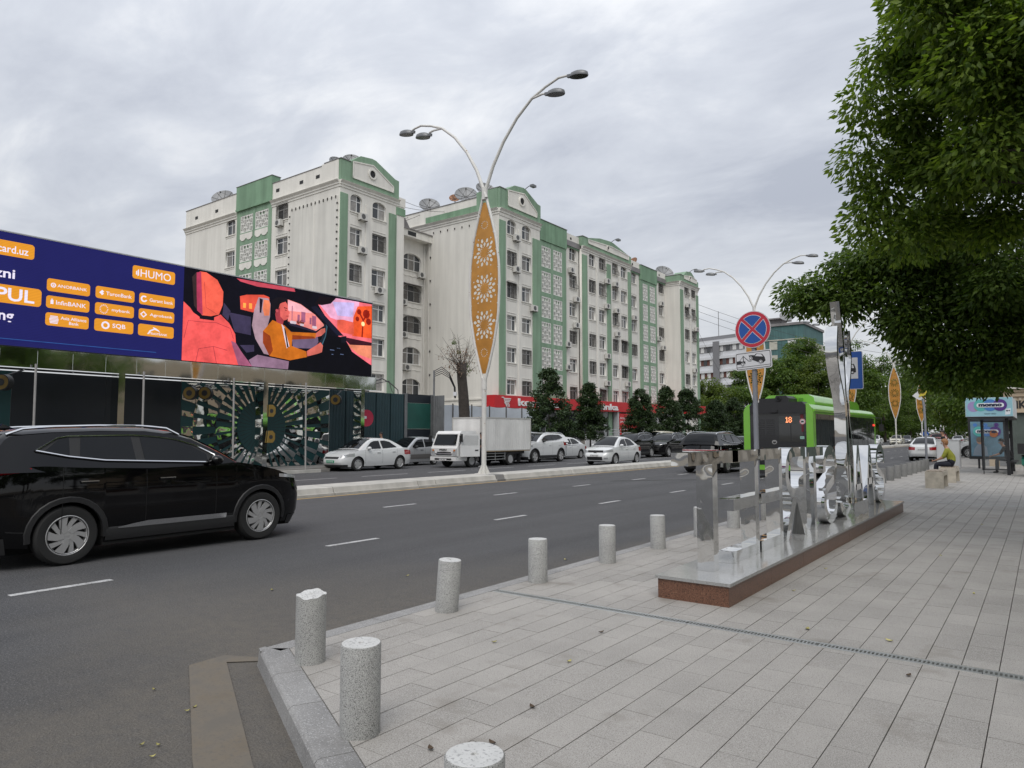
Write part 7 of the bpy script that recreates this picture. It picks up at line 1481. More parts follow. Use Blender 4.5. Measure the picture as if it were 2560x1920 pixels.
# ---------------------------------------------------------------- trees
M_bark = mat('bark', (.075, .06, .048), rough=.95, var=.3, vs=6, bump=.8, bs=18, streak=.3); M_barkd = mat('dark_bark', (.05, .042, .036), rough=.95, var=.3, vs=5, bump=.8, bs=14)
LF1 = leafmat('leaf_fresh', (.062, .115, .018), (.20, .275, .050), .5); LF2 = leafmat('leaf_deep', (.046, .092, .017), (.135, .20, .040), .45); LF3 = leafmat('leaf_street', (.016, .036, .012), (.042, .070, .020), .2); LF4 = leafmat('leaf_yellowish', (.060, .10, .014), (.13, .175, .026), .4); LFd = leafmat('dry_leaf', (.16, .10, .075), (.28, .20, .16), .2)
def leaf_mesh(name, P, D, size, m, width=.5, fold=True, rr=None):
    """P: leaf bases (n,3); D: leaf directions (n,3); one small folded leaf per row"""
    rr = rr or rng; n = len(P); sz = size * rr.uniform(.65, 1.25, n)[:, None]
    D = D / np.maximum(np.linalg.norm(D, axis=1, keepdims=True), 1e-6); up = rr.normal(0, .45, (n, 3)) + np.array([0, 0, 1.]); S_ = np.cross(D, up); S_ /= np.maximum(np.linalg.norm(S_, axis=1, keepdims=True), 1e-6); Nn = np.cross(S_, D)
    if fold:
        v = np.stack([P, P + D * sz * .45 + S_ * sz * width * .5 - Nn * sz * .05, P + D * sz, P + D * sz * .45 - S_ * sz * width * .5 - Nn * sz * .05, P + D * sz * .5 + Nn * sz * .07], 1).reshape(-1, 3)
        b = np.arange(n)[:, None] * 5; f = np.concatenate([b + np.array([[0, 1, 4]]), b + np.array([[1, 2, 4]]), b + np.array([[2, 3, 4]]), b + np.array([[3, 0, 4]])], 1).reshape(-1, 3)
    else:
        v = np.stack([P, P + D * sz * .5 + S_ * sz * width * .5, P + D * sz, P + D * sz * .5 - S_ * sz * width * .5], 1).reshape(-1, 3)
        b = np.arange(n)[:, None] * 4; f = np.concatenate([b + np.array([[0, 1, 2]]), b + np.array([[0, 2, 3]])], 1).reshape(-1, 3)
    me = bpy.data.meshes.new(name); me.vertices.add(len(v)); me.vertices.foreach_set('co', v.astype(np.float32).ravel()); me.loops.add(f.size); me.polygons.add(len(f))
    me.loops.foreach_set('vertex_index', f.astype(np.int32).ravel()); me.polygons.foreach_set('loop_start', np.arange(0, f.size, 3, dtype=np.int32)); me.update(calc_edges=True); me.materials.append(m); return me
def clump_points(centres, n, rad, flat_, rr):
    k = rr.integers(0, len(centres), n); off = rr.normal(0, 1, (n, 3)); off /= np.linalg.norm(off, axis=1, keepdims=True); off *= (rr.uniform(0, 1, n) ** .45)[:, None]
    R_ = rad[k][:, None]; P = centres[k] + off * R_ * np.array([1, 1, flat_]); D = off * np.array([1, 1, .35]) + np.array([0, 0, -.55]) + rr.normal(0, .35, (n, 3)); return P, D
def ellipsoid_clumps(c, r, n, rr, shell=.55, zmin=-1.):
    out = []
    while len(out) < n:
        p = rr.normal(0, 1, 3); p /= np.linalg.norm(p)
        if p[2] < zmin: continue
        p *= rr.uniform(shell, 1) ** .6 if shell < 1 else 1; out.append(np.array(c) + p * np.array(r))
    return np.array(out)
def limbs(b, base, top, centres, r0, rr, k=9, sub=True):
    base, top = np.array(base, float), np.array(top, float)
    pts = [base + (top - base) * t + np.array([.12 * math.sin(t * 5), .1 * math.cos(t * 4), 0]) * (t > 0) for t in np.linspace(0, 1, 6)]; b.tube([tuple(p) for p in pts], [r0 * lerp(1.0, .55, t) * (1.25 if t == 0 else 1) for t in np.linspace(0, 1, 6)], 10)
    idx = rr.permutation(len(centres))[:k]
    for i in idx:
        t = rr.uniform(.55, 1); s_ = base + (top - base) * t; e = centres[i]; mid = (s_ + e) / 2 + np.array([0, 0, .12 * np.linalg.norm(e - s_)]); b.tube([tuple(s_), tuple(mid), tuple(e)], [r0 * .35, r0 * .2, r0 * .05], 6)
def tree(label, base, trunk_top, crown_c, crown_r, n, size, m, seed, nc=60, cr=(.45, .8), flat_=.6, shell=.5, r0=.16, cat='tree', group=None, name='tree', extra=None, kk=9, fold=True, zmin=-1., width=.5):
    rr = np.random.default_rng(seed); o = empty(name, base, 0, label, cat, group); B_ = np.array(base)
    cen = ellipsoid_clumps(crown_c, crown_r, nc, rr, shell, zmin)
    if extra is not None: cen = np.concatenate([cen, np.array(extra)])
    rad = rr.uniform(cr[0], cr[1], len(cen)); P, D = clump_points(cen, n, rad, flat_, rr)
    me = leaf_mesh('crown', P - B_, D, size, m, width, fold, rr); link('crown', me, o)
    b = MB(); limbs(b, base, trunk_top, cen, r0, rr, kk); b.v = [(v[0] - base[0], v[1] - base[1], v[2] - base[2]) for v in b.v]; b.build('trunk', M_bark, o, True); return o
# two big foreground trees whose crowns hang in from the right
ex1 = [(-1.85, 11.0, 5.6), (-1.7, 10.8, 6.3), (-1.75, 11.2, 5.1), (-1.8, 11.2, 4.7), (-1.4, 11.3, 4.5), (-1.1, 10.6, 7.6), (-1.5, 11.0, 7.0), (-1.0, 11.5, 4.6), (-.5, 11.6, 4.5), (-1.3, 10.8, 6.0), (-1.2, 11, 5.4), (-.8, 10.8, 6.6), (-.7, 10.8, 5.2)]
tree('leafy green tree whose near crown fills the upper right corner of the picture', (3.4, 10.6, .12), (2.4, 10.8, 5.2), (.85, 11.1, 6.9), (2.65, 1.9, 2.7), 95000, .115, LF1, 5, nc=130, cr=(.38, .66), flat_=.8, shell=.55, r0=.2, extra=ex1, kk=26)
ex2 = [(-4.2, 16.2, 4.7), (-3.8, 16.2, 4.6), (-3.4, 16.3, 4.9), (-3.2, 16.0, 4.4), (-2.9, 16.2, 4.7), (-2.7, 16.0, 5.2), (-3.1, 16.4, 5.3), (-2.2, 16.2, 3.9), (-1.9, 16.4, 3.4), (-1.7, 16.5, 2.95), (-1.4, 16.4, 3.1), (-2.3, 16.0, 4.5), (-1.2, 16.3, 2.85), (-.8, 16.4, 2.9), (-.4, 16.5, 3.1), (-2.0, 16.0, 3.9), (-1.5, 16.1, 3.6), (-.9, 16.2, 3.5), (-2.3, 16.2, 5.2), (-1.7, 16.2, 4.4), (-1.2, 16.2, 4.2), (-.6, 16.2, 3.9), (-.2, 16.2, 3.4), (-1.8, 16.2, 5.0)]
tree('darker leafy tree behind the corner tree, a low branch reaching over the chrome tulip', (3.6, 16.5, .12), (2.4, 16.6, 4.0), (.5, 17.0, 5.8), (3.0, 2.4, 2.5), 90000, .125, LF2, 6, nc=120, cr=(.42, .72), flat_=.8, shell=.45, r0=.22, extra=ex2 * 2, kk=30)
tree('tall shady tree behind the kiosk at the right edge', (4.0, 48.5, .12), (3.6, 48.5, 5.5), (3.0, 49, 9.0), (6.0, 4, 5.0), 16000, .26, LF2, 7, nc=70, cr=(1.0, 1.8), r0=.28, fold=False)
# trees of the park strip further along the near pavement
for k, (x, y, h, r, m, lab) in enumerate(((1.5, 62, 9, 5.0, LF2, 'dark tree behind the kiosk roof, left of the tall one'), (-1.0, 78, 10, 5.5, LF2, 'dark tree seen under the low branch above the shelter'), (-4.5, 96, 11, 6, LF2, 'dark tree beyond the bus shelter, over the white cabinet'), (-8, 120, 12, 6, LF4, 'lighter tree far along the near pavement'), (-9, 150, 13, 7, LF2, 'dark tree at the far bend of the near pavement'), (-15, 215, 14, 8, LF2, 'tree closing the street beyond the lamps'), (-4, 180, 14, 8, LF2, 'large dark tree beyond the low branch'))):
    tree(lab, (x + 1.5, y, .12), (x + 1.2, y, h * .5), (x, y, h * .64), (r, r * .8, h * .44), 15000, .42, m, 20 + k, nc=60, cr=(1.2, 2.1), r0=.3, group='park trees along the near pavement', fold=False)
# belt of large trees beyond the bus, left of the street
belt = [(-49.5, 128, 12.5, 5.2, LF4, 'yellowish green tree right of the end of the apartment block'), (-44, 133, 11, 4.2, LF2, 'dark tree behind the tow plate, left one'), (-39.5, 140, 16.5, 5.5, LF2, 'tall tree right of the no stopping disc'), (-37.5, 146, 21, 4.0, LF2, 'tallest dark pointed tree in front of the teal tower'), (-34, 142, 14, 5.5, LF4, 'broad green tree below the teal tower'), (-30.5, 150, 16, 5, LF2, 'dark tree between the tulip and the bus stop sign'), (-27, 140, 13, 5, LF2, 'dark tree right of the bus stop sign'), (-26.5, 165, 14.5, 6, LF2, 'dark tree left of the third golden lamp'), (-24.5, 185, 15, 6, LF2, 'dark tree behind the third golden lamp'), (-24, 210, 15, 7, LF2, 'distant tree right of the third golden lamp'), (-47, 142, 13, 5, LF2, 'dark tree behind the yellowish one'), (-42, 155, 16, 6, LF2, 'dark tree at the back of the belt')]
for k, (x, y, h, r, m, lab) in enumerate(belt): h *= (1.0 if k < 4 else 1.25); tree(lab, (x, y, 0), (x, y, h * .45), (x, y, h * .54), (r, r * .8, h * .47), 15000, .46, m, 40 + k, nc=75, cr=(1.0, 1.9), r0=.28, group='trees beyond the bus', fold=False)
tfar = MB(); rr = np.random.default_rng(99); cen = np.stack([rr.uniform(-62, 16, 260), rr.uniform(230, 262, 260), rr.uniform(1, 17, 260)], 1); P, D = clump_points(cen, 42000, np.full(260, 3.2), .9, rr)
o = link('distant_trees', leaf_mesh('distant_trees', P, D, 1.0, LF2, .6, False, rr)); tag(o, 'dark mass of distant trees closing the end of the street', 'trees', kind='stuff')
# small clipped street trees in front of the shop
def street_tree(x, y, top, w, lab, seed, n=15000):
    w *= 1.14
    rr = np.random.default_rng(seed); o = empty('street_tree', (x, y, .1), 0, lab, 'tree', 'small round street trees by the shop'); H_ = top - 1.35; cen = []
    for i in range(130):
        t = rr.uniform(0, 1) ** 1.05; rad = w * (1 - t) ** .5 * (.72 + .28 * min(1, t / .15)); a = rr.uniform(0, 6.3); q = rr.uniform(.55, 1.) if rr.random() < .8 else rr.uniform(0, .6); cen.append((rad * q * math.cos(a), rad * q * math.sin(a), 1.35 + H_ * t * .97))
    cen = np.array(cen); P, D = clump_points(cen, n, rr.uniform(.22, .42, len(cen)), .8, rr); link('crown', leaf_mesh('crown', P, D, .17, LF3, .6, False, rr), o); b = MB(); b.tube([(0, 0, 0), (.02, 0, 1.2), (0, 0, top * .7)], [.075, .06, .03], 8); b.build('trunk', M_barkd, o, True)
for k, (x, y, top, w, lab) in enumerate(((-28.5, 42.6, 6.35, 1.85, 'dense round street tree nearest the truck, covering the middle of the red sign'), (-28.5, 48.4, 5.6, 1.25, 'smaller round street tree right of the first one'), (-28.5, 57.0, 5.6, 1.55, 'round street tree over the black suvs, left of three'), (-28.5, 62.6, 6.1, 1.65, 'round street tree over the black suvs, middle of three'), (-28.5, 67.6, 6.3, 1.75, 'round street tree over the black suvs, right of three'), (-28.5, 75.0, 5.3, 1.6, 'round street tree left of the bus, nearer of two'), (-28.5, 81.0, 5.8, 1.8, 'round street tree left of the bus, farther of two'))): street_tree(x, y, top, w, lab, 70 + k)
# lopped tree with dead twigs
st = empty('lopped_tree', (-31.0, 36.1, .12), 0, 'lopped bare tree trunk with thin dead twigs before the blank side wall', 'tree')
b = MB(); b.tube([(.0, .05, 0), (.0, .08, 1.5), (.02, .05, 3.0), (.0, -.04, 4.2), (-.02, -.18, 5.4), (0, -.24, 6.3)], [.40, .36, .37, .34, .32, .34], 14); b.build('trunk', M_barkd, st, True)
rr = np.random.default_rng(3); b = MB(); tips = []
for i in range(30):
    a = rr.uniform(-1.25, 1.25); l = rr.uniform(1.2, 2.9); z0 = rr.uniform(5.2, 6.2); ln = np.array([rr.uniform(-.35, .35), math.sin(a), abs(math.cos(a)) * 1.05]); p0 = np.array([0, -.22, z0]); p1 = p0 + ln * l * .5 + np.array([0, 0, .05]); p2 = p0 + ln * l; dr_ = rr.uniform(-.5, .35) if abs(a) > .7 else .1; p2[2] += dr_
    b.tube([tuple(p0), tuple(p1), tuple(p2)], [.028, .016, .007], 4); tips += [p1, p2]
    for q in range(5): t = rr.uniform(.3, 1); s_ = p0 + (p2 - p0) * t; e = s_ + rr.normal(0, .3, 3) + np.array([0, 0, .12]); b.tube([tuple(s_), tuple(e)], [.01, .004], 3); tips.append(e)
b.build('twig', M_bark, st); tips = np.array(tips); low = tips[tips[:, 2] < 7.3]; P, D = clump_points(low, 420, np.full(len(low), .22), 1., rr); D[:, 2] -= .8; link('dry_foliage', leaf_mesh('dry_foliage', P, D, .13, LFd, .5, False, rr), st)
P, D = clump_points(np.array([(.1, .2, 5.9), (0, .25, 6.2), (.1, .1, 5.6), (0, -1.0, 7.6), (0, -.5, 7.0)]), 420, np.array([.28, .25, .25, .14, .12]), .9, rr); link('shoots', leaf_mesh('shoots', P, D, .11, LF2, .5, False, rr), st)
# shrubs by the shop steps
for k, (x, y) in enumerate(((-29.6, 45.5), (-29.4, 72.5), (-29.4, 79))):
    rr = np.random.default_rng(200 + k); o = empty('shrub', (x, y, .1), 0, ['low green shrub beside the white suv', 'low green shrub between the small street trees', 'low pale shrub behind the pale green minivan'][k], 'shrub'); P, D = clump_points(np.array([(0, .3 * q, .5 + .15 * (q % 2)) for q in range(-3, 4)]), 1500, np.full(7, .5), .8, rr); D[:, 2] += 1; link('foliage', leaf_mesh('foliage', P, D, .12, LF4, .5, False, rr), o)
# trees and a house on the viewer's own side of the street, which the mirrored panels and the black car reflect
Tm = None
for k, (x, y, sc) in enumerate(((9.5, -16, 1.1), (8.0, -6, 1.0), (9.0, 3.5, 1.1), (10.5, -26, 1.15), (14, 12, 1.2), (10.5, 24, 1.1), (15, -12, 1.25), (16, 2, 1.25))):
    if Tm is None: Tm = tree('large street tree on the near side, seen reflected in the mirrored fascia', (x, y, .12), (x, y, 5.0), (x, y, 7.5), (4.6, 4.6, 4.4), 9000, .34, LF2, 300, nc=70, cr=(.9, 1.6), r0=.28, group='near side trees seen in the reflections', fold=False, name='reflected_tree')
    else: c = copy_tree(Tm); c.location = (x, y, .12); c.scale = (sc,) * 3; c.rotation_euler = (0, 0, k * 1.3)
hb = empty('near_house', (17, 18, .12), 0, 'beige town house on the near side, seen reflected in the mirrored fascia', 'building'); b = MB(); b.box(0, 0, 0, 10, 40, 9); b.build('wall', M_cream, hb)
for i in range(9):
    for z in (1.2, 5.2): q = MB(); q.box(-.06, 2 + i * 4.2, z, -.005, 3.6 + i * 4.2, z + 2.2); q.build('window', M_pane, hb)
# ---------------------------------------------------------------- people
M_skin = mat('skin', (.42, .24, .165), rough=.55, spec=.4); M_hair_b = mat('hair_dark', (.018, .014, .012), rough=.6); M_hair_r = mat('hair_copper', (.26, .12, .045), rough=.6, var=.2, vs=30)
M_blouse = mat('olive_blouse', (.215, .225, .022), rough=.8, var=.12, vs=14, bump=.3, bs=20); M_trn = mat('navy_trousers', (.010, .012, .022), rough=.85); M_blkc = mat('black_cloth', (.012, .012, .013), rough=.85); M_dkt = mat('dark_grey_trousers', (.03, .032, .035), rough=.85); M_tee = mat('white_tee', (.60, .60, .62), rough=.8); M_shoe = mat('shoes', (.02, .02, .02), rough=.6); M_shoew = mat('pale_shoes', (.5, .5, .5), rough=.6); M_eye = mat('eye', (.01, .008, .008), rough=.3); M_lip = mat('lips', (.28, .10, .085), rough=.5); M_strap = mat('strap', (.02, .02, .025), rough=.7)
def person(label, loc, rotz, J, mats, face_dir, hair, hair_kind='short', head=None, fat=1.):
    """J: joints {name: (x, y, z)} in the figure's own frame (it faces +x); mats: zone materials"""
    o = empty('person', loc, R(rotz), label, 'person')
    V, E, Rd, Z = [], [], [], []; idx = {}
    def v(n, p, r): idx[n] = len(V); V.append(tuple(p)); Rd.append(r if isinstance(r, tuple) else (r, r)); return idx[n]
    def e(a, b, z): E.append((idx[a], idx[b])); Z.append((Vector(V[idx[a]]), Vector(V[idx[b]]), z))
    f = fat
    v('pel', J['pel'], (.135 * f, .155 * f)); v('waist', J['waist'], (.12 * f, .145 * f)); v('chest', J['chest'], (.125 * f, .17 * f)); v('neckb', J['neckb'], (.075, .085)); v('neck', J['neck'], .052); v('jaw', J['jaw'], (.068, .060)); v('skull', J['skull'], (.092, .078)); v('crown', J['crown'], (.075, .066))
    e('pel', 'waist', 'top'); e('waist', 'chest', 'top'); e('chest', 'neckb', 'top'); e('neckb', 'neck', 'skin'); e('neck', 'jaw', 'skin'); e('jaw', 'skull', 'skin'); e('skull', 'crown', 'skin')
    for s in 'lr':
        v('sh' + s, J['sh' + s], .066 * f); v('el' + s, J['el' + s], .045 * f); v('wr' + s, J['wr' + s], .027); v('pa' + s, J['pa' + s], (.036, .018))
        e('chest', 'sh' + s, 'top'); e('sh' + s, 'el' + s, 'sleeve'); e('el' + s, 'wr' + s, 'fore'); e('wr' + s, 'pa' + s, 'skin')
        pw = Vector(J['pa' + s]) - Vector(J['wr' + s]); d = pw.normalized(); sd_ = Vector(J.get('hs' + s, (0, 1, 0))); up = d.cross(sd_).normalized()
        for k, (of, ln) in enumerate(((-.030, .062), (-.010, .075), (.010, .070), (.029, .055))):
            b0 = Vector(J['pa' + s]) + sd_ * of + d * .022; b1 = b0 + d * ln * .55 - up * .012; b2 = b1 + d * ln * .35 - up * .028
            v('f%s%d' % (s, k), b0, .0095); v('g%s%d' % (s, k), b1, .0085); v('h%s%d' % (s, k), b2, .007); e('pa' + s, 'f%s%d' % (s, k), 'skin'); e('f%s%d' % (s, k), 'g%s%d' % (s, k), 'skin'); e('g%s%d' % (s, k), 'h%s%d' % (s, k), 'skin')
        t0 = Vector(J['wr' + s]) + pw * .45 - sd_ * .032; t1 = t0 + d * .045 - sd_ * .022 - up * .01; v('t' + s, t0, .012); v('u' + s, t1, .009); e('wr' + s, 't' + s, 'skin'); e('t' + s, 'u' + s, 'skin')
        v('hp' + s, J['hp' + s], .095 * f); v('kn' + s, J['kn' + s], .062 * f); v('an' + s, J['an' + s], .042); v('he' + s, J['he' + s], .038); v('to' + s, J['to' + s], (.042, .028))
        e('pel', 'hp' + s, 'leg'); e('hp' + s, 'kn' + s, 'leg'); e('kn' + s, 'an' + s, 'leg'); e('an' + s, 'he' + s, 'shoe'); e('he' + s, 'to' + s, 'shoe')
    me = bpy.data.meshes.new('body'); me.from_pydata(V, E, []); ob = bpy.data.objects.new('body', me); COL.objects.link(ob)
    sk = ob.modifiers.new('skin', 'SKIN'); sk.use_smooth_shade = True; sk.branch_smoothing = .3
    sv = me.skin_vertices[0].data
    for i, r in enumerate(Rd): sv[i].radius = r; sv[i].use_root = (i == 0)
    sb = ob.modifiers.new('sub', 'SUBSURF'); sb.levels = 2; sb.render_levels = 2
    bpy.context.view_layer.update(); dg = bpy.context.evaluated_depsgraph_get(); m2 = bpy.data.meshes.new_from_object(ob.evaluated_get(dg)); bpy.data.objects.remove(ob); m2.name = 'body'
    zn = ['skin', 'top', 'sleeve', 'fore', 'leg', 'shoe']; m2.materials.clear()
    for z in zn: m2.materials.append(mats.get(z, mats['skin']))
    zi = []
    A = np.array([a for a, _, _ in Z]); Bv = np.array([b for _, b, _ in Z]); AB = Bv - A; L2 = np.maximum((AB ** 2).sum(1), 1e-9)
    for p in m2.polygons:
        c = np.array(p.center); t = np.clip(((c - A) * AB).sum(1) / L2, 0, 1); dd = np.linalg.norm(A + AB * t[:, None] - c, axis=1); zi.append(zn.index(Z[int(dd.argmin())][2]))
    m2.polygons.foreach_set('material_index', zi); m2.polygons.foreach_set('use_smooth', [True] * len(zi)); link('body', m2, o)
    # face and hair
    h = Vector(J['skull']); fd = Vector(face_dir).normalized(); sdv = fd.cross(Vector((0, 0, 1))).normalized(); upv = sdv.cross(fd)
    def blob(name, c, r3, m, n=12, cut=None):
        b = MB(); rows = []
        for i in range(n // 2 + 1):
            th = math.pi * i / (n // 2); rows.append([tuple(c + fd * (r3[0] * math.sin(th) * math.cos(2 * math.pi * k / n)) + sdv * (r3[1] * math.sin(th) * math.sin(2 * math.pi * k / n)) + upv * (r3[2] * math.cos(th))) for k in range(n)])
        b.grid(rows, close=True); return b.build(name, m, o, True)
    blob('nose', h + fd * .098 - upv * .022, (.020, .013, .024), M_skin, 8)
    for s_ in (1, -1): blob('eye', h + fd * .084 + sdv * (.032 * s_) + upv * .012, (.010, .014, .007), M_eye, 8); blob('ear', h + sdv * (.080 * s_) - upv * .01, (.02, .012, .032), M_skin, 8); blob('brow', h + fd * .088 + sdv * (.032 * s_) + upv * .032, (.008, .018, .004), hair, 8)
    blob('mouth', h + fd * .086 - upv * .062, (.010, .022, .006), M_lip, 8)
    b = MB(); rr = np.random.default_rng(5); rows = []; nn = 18
    for i in range(9):
        th = math.pi * .62 * i / 8; row = []
        for k in range(nn):
            a = 2 * math.pi * k / nn; back = (1 - math.cos(a)) / 2; lim = (.34 if hair_kind == 'short' else .36) + back * (.36 if hair_kind == 'short' else .62); t_ = th / (math.pi * .62) * lim * math.pi; r = 1.0 + rr.normal(0, .02 if hair_kind == 'short' else .04)
            row.append(tuple(h + upv * .012 + fd * (.108 * r * math.sin(t_) * math.cos(a)) + sdv * (.094 * r * math.sin(t_) * math.sin(a)) + upv * (.118 * r * math.cos(t_))))
        rows.append(row)
    b.grid(rows, close=True); b.build('hair', hair, o, True)
    return o
def J_sit(lean=.12, h=.0):
    J = dict(pel=(0, 0, .10), waist=(.03, 0, .24), chest=(.03 + lean, 0, .44), neckb=(.04 + lean * 1.25, 0, .575), neck=(.05 + lean * 1.35, 0, .635), jaw=(.085 + lean * 1.4, 0, .70), skull=(.075 + lean * 1.4, 0, .775), crown=(.06 + lean * 1.4, 0, .84))
    for s, q in (('l', 1), ('r', -1)):
        J['sh' + s] = (.04 + lean * 1.1, .175 * q, .535); J['el' + s] = (.20 + lean, .215 * q, .30); J['wr' + s] = (.42 + lean, .13 * q, .22); J['pa' + s] = (.49 + lean, .09 * q, .20); J['hs' + s] = (0, 1.0 * q, 0)
        J['hp' + s] = (.05, .10 * q, .08); J['kn' + s] = (.48, .12 * q, .08); J['an' + s] = (.50, .12 * q, -.36); J['he' + s] = (.46, .12 * q, -.43); J['to' + s] = (.62, .13 * q, -.435)
    return J
def J_stand(step=0., lean=0., arm=.0):
    J = dict(pel=(0, 0, .93), waist=(.0 + lean * .2, 0, 1.06), chest=(.0 + lean * .5, 0, 1.27), neckb=(lean * .8, 0, 1.43), neck=(lean * .9, 0, 1.49), jaw=(.035 + lean, 0, 1.555), skull=(.02 + lean, 0, 1.635), crown=(.01 + lean, 0, 1.70))
    for s, q in (('l', 1), ('r', -1)):
        J['sh' + s] = (lean * .6, .185 * q, 1.39); J['el' + s] = (-.02 + arm * .5, .235 * q, 1.12); J['wr' + s] = (.06 + arm, .23 * q, .88 + arm * .5); J['pa' + s] = (.075 + arm * 1.2, .225 * q, .81 + arm * .5); J['hs' + s] = (1. * q * 0 + 1, 0, 0)
        J['hp' + s] = (0, .10 * q, .90); J['kn' + s] = (.03 + step * q, .105 * q, .50); J['an' + s] = (-.01 + step * 1.6 * q, .105 * q, .10); J['he' + s] = (-.05 + step * 1.6 * q, .105 * q, .035); J['to' + s] = (.14 + step * 1.6 * q, .12 * q, .03)
    return J
# woman on the bench: seat top at .492 above the bench base
Jw = J_sit(.10)
for s, q in (('l', 1), ('r', -1)): Jw['el' + s] = (.26, .22 * q, .30); Jw['wr' + s] = (.46, .12 * q, .20); Jw['pa' + s] = (.53, .08 * q, .185)
w_ = person('woman in an olive green blouse sitting on the far concrete bench', (-2.36, 26.85, .12 + .492), 180, Jw, dict(skin=M_skin, top=M_blouse, sleeve=M_blouse, fore=M_skin, leg=M_trn, shoe=M_shoe), (1, .0, -.05), M_hair_r, 'bob', fat=1.22)
person('man in black seated in the bus shelter looking at his phone', (-1.05, 34.2, .12 + .47), 180, J_sit(.16), dict(skin=M_skin, top=M_blkc, sleeve=M_blkc, fore=M_skin, leg=M_dkt, shoe=M_shoe), (1, .05, -.35), M_hair_b, fat=1.02)
person('man in a black jacket standing behind the white cabinet', (-4.15, 42.6, .12), 200, J_stand(.02), dict(skin=M_skin, top=M_blkc, sleeve=M_blkc, fore=M_blkc, leg=M_dkt, shoe=M_shoe), (1, .1, -.02), M_hair_b)
person('dark haired man in a white t shirt walking behind the white sedan', (-27.6, 25.6, .02), -100, J_stand(.12), dict(skin=M_skin, top=M_tee, sleeve=M_tee, fore=M_skin, leg=M_trn, shoe=M_shoew), (1, .0, -.08), M_hair_b)
person('man in dark clothes and pale shoes standing at the open cab door of the truck', (-22.75, 28.0, 0), 190, J_stand(.04, .06, .1), dict(skin=M_skin, top=M_blkc, sleeve=M_blkc, fore=M_skin, leg=M_trn, shoe=M_shoew), (1, .1, .05), M_hair_b)
bk = empty('backpack', (-27.6, 25.78, 1.05), R(-100), 'dark backpack worn by the man in the white t shirt', 'backpack'); b = MB(); b.box(-.22, -.15, -.1, -.10, .15, .33); b.build('bag', M_strap, bk); b = MB()
for q in (.09, -.09): b.tube([(-.1, q, .3), (.05, q, .36), (.14, q, .18), (.02, q, -.02)], .018, 6)
b.build('strap', M_strap, bk)
hp = empty('phone', (-1.66, 34.2, .79), R(180), 'phone in the hands of the seated man', 'phone'); b = MB(); b.box(-.01, -.035, 0, 0, .035, .14); b.build('case', M_blk, hp)
# ---------------------------------------------------------------- scooter, wires, litter
M_sct = mat('scooter_green', (.03, .22, .16), rough=.3)
sc = empty('scooter', (-.42, 32.6, .12), R(80), 'teal green motor scooter cut off by the right edge beside the shelter', 'scooter')
for xx in (-.62, .62):
    b = MB(); n = 24
    b.lathe([(.13, -.05), (.19, -.06), (.235, -.03), (.245, 0), (.235, .03), (.19, .06), (.13, .05)], n, ax='y'); q = bpy.data.objects.new('wheel', None); COL.objects.link(q); q.parent = sc; q.location = (xx, 0, .245); b.build('tyre', M_tyre, q, smooth=50); b = MB(); b.lathe([(.14, -.045), (.04, -.05), (.04, .05), (.14, .045)], n, ax='y'); b.build('rim', M_rim, q, smooth=40)
b = MB(); b.prism([(-.75, .42), (-.8, .62), (-.6, .74), (-.1, .72), (.0, .5), (.12, .34), (.30, .32), (.42, .6), (.50, .95), (.58, .93), (.52, .5), (.45, .22), (-.1, .2), (-.3, .3)], -.13, .13, 'y'); b.build('body', M_sct, sc); b = MB(); b.prism([(-.78, .74), (-.6, .78), (-.05, .78), (.0, .72), (-.6, .72)], -.14, .14, 'y'); b.build('seat', M_trimb, sc)
b = MB(); b.tube([(.62, 0, .25), (.52, 0, .95), (.46, 0, 1.08)], .03, 8); b.tube([(.42, -.33, 1.08), (.46, 0, 1.05), (.42, .33, 1.08)], .018, 8); b.build('handlebar', M_trimb, sc); b = MB(); b.box(-.95, -.2, .82, -.55, .2, 1.2); b.build('top_box', M_trimb, sc)
# overhead wires
def wire(pts, lab, r=.012, sag=.6):
    out = []
    for a, c in zip(pts[:-1], pts[1:]):
        for i in range(12): t = i / 12; out.append((lerp(a[0], c[0], t), lerp(a[1], c[1], t), lerp(a[2], c[2], t) - sag * 4 * t * (1 - t)))
    out.append(pts[-1]); b = MB(); b.tube(out, r, 4); tag(b.build('wire', M_iron), lab, 'wire', 'overhead wires')
wire([(-47.3, 45.6, 23.6), (-50.5, 56, 25.6)], 'upper wire slung between the two apartment block roofs', .02, .3); wire([(-47.3, 45.6, 22.9), (-47.5, 56, 25.2)], 'second wire slung between the two apartment block roofs', .02, .35); wire([(-47.3, 45.7, 22.0), (-53, 52.6, 24.7)], 'third wire slung between the two apartment block roofs', .02, .3); wire([(-51, 52.6, 24.6), (-49.3, 47, 21.9)], 'wire dropping from the main block roof to the link roof', .02, .1)
wire([(-39.5, 97, 20.5), (-16.2, 128, 14.0), (10, 150, 13.5)], 'uppermost thin wire crossing the street right of the main block', .022, 1.2); wire([(-39.5, 97, 19.5), (-16.2, 132, 12.6), (10, 155, 12.5)], 'second thin wire crossing the street right of the main block', .022, 1.0); wire([(-39.5, 97, 18.5), (-16.2, 136, 11.4), (10, 160, 11.5)], 'lowest thin wire crossing the street right of the main block', .022, .9); wire([(-39.6, 97, 17.5), (-45, 128, 9.5)], 'wire falling from the end of the main block into the trees', .02, .8)
for k in range(2): wire([(-46.9, 44.9 + k * .1, 21.5), (-46.9, 44.9 + k * .1, 4.5)], 'wire running down the %s gable front edge of the left block' % ['inner', 'outer'][k], .012, 0)
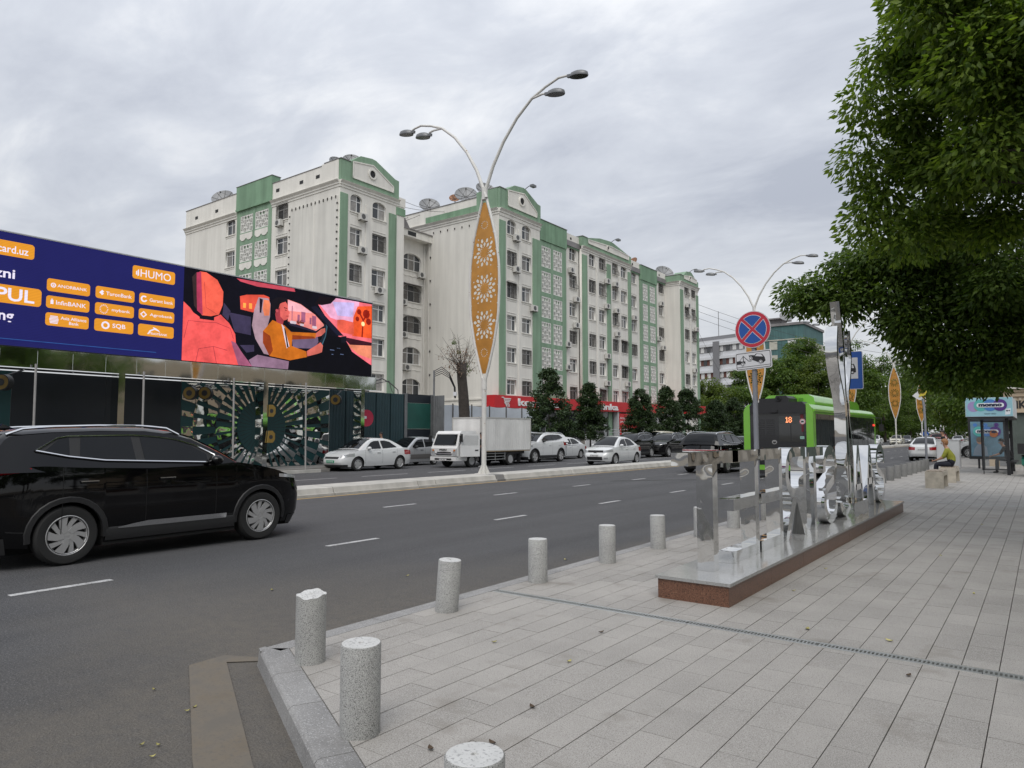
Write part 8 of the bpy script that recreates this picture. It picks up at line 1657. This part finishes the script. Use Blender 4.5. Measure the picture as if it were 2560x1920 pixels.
# fallen leaves on the pavement and in the gutter
M_fl = mat('fallen_leaf_yellow', (.42, .38, .14), rough=.8, rand=.35); M_fb = mat('fallen_leaf_brown', (.08, .055, .035), rough=.9)
rr = np.random.default_rng(12)
def fallen(x, y, z, l, m, lab, grp):
    a = rr.uniform(0, 6.3); b = MB(); n = 7; L_ = [(l * (t - .5), l * .28 * math.sin(math.pi * t) ** .8, .003 + .008 * (2 * t - 1) ** 2) for t in np.linspace(0, 1, n)]; b.grid([[(x_, y_, z_ + .004) for x_, y_, z_ in L_], [(x_, 0, z_) for x_, y_, z_ in L_], [(x_, -y_, z_ + .004) for x_, y_, z_ in L_]]); o = b.build('fallen_leaf', m, None, True, (x, y, z), a); tag(o, lab, 'leaf', grp)
spots = [(-1.55, 5.95, 'yellow'), (-.98, 5.98, 'yellow'), (-1.56, 2.95, 'yellow'), (-1.32, 3.12, 'pale'), (-1.05, 3.0, 'pale'), (-2.62, 4.15, 'pale'), (-3.3, 4.2, 'pale'), (-2.02, 7.3, 'pale'), (-1.1, 10.5, 'pale'), (-.9, 14.5, 'pale'), (-1.3, 22.5, 'pale'), (-1.0, 22.7, 'pale'), (-2.05, 8.7, 'pale'), (-.6, 8.2, 'pale')]
for i, (x, y, c) in enumerate(spots): fallen(x, y, .1225, .06 if c == 'yellow' else .045, M_fl, 'small fallen %s leaf lying on the granite pavement' % c, 'fallen leaves on the pavement')
for i, (x, y) in enumerate(((-2.45, 2.62), (-1.9, 2.35), (-2.25, 2.85), (-2.36, 3.35), (-1.72, 2.15), (-.75, 5.2), (-2.8, 4.9), (-1.2, 2.2))): fallen(x, y, .1225, .05, M_fb, 'shrivelled dark leaf lying on the granite pavement', 'dark leaves on the pavement')
for i in range(10): x = rr.uniform(-4.9, -3.1); fallen(x, 2.9 - (x + 4.9) * .5 - rr.uniform(.05, .5), .006, .032, M_fl, 'pale fallen leaf in the dusty gutter at the kerb corner', 'fallen leaves in the gutter')
for x, y in ((-6.0, 6.0), (-6.6, 4.6), (-5.1, 8.0)): fallen(x, y, .006, .05, M_fl, 'pale fallen leaf on the asphalt near the kerb', 'fallen leaves on the road')
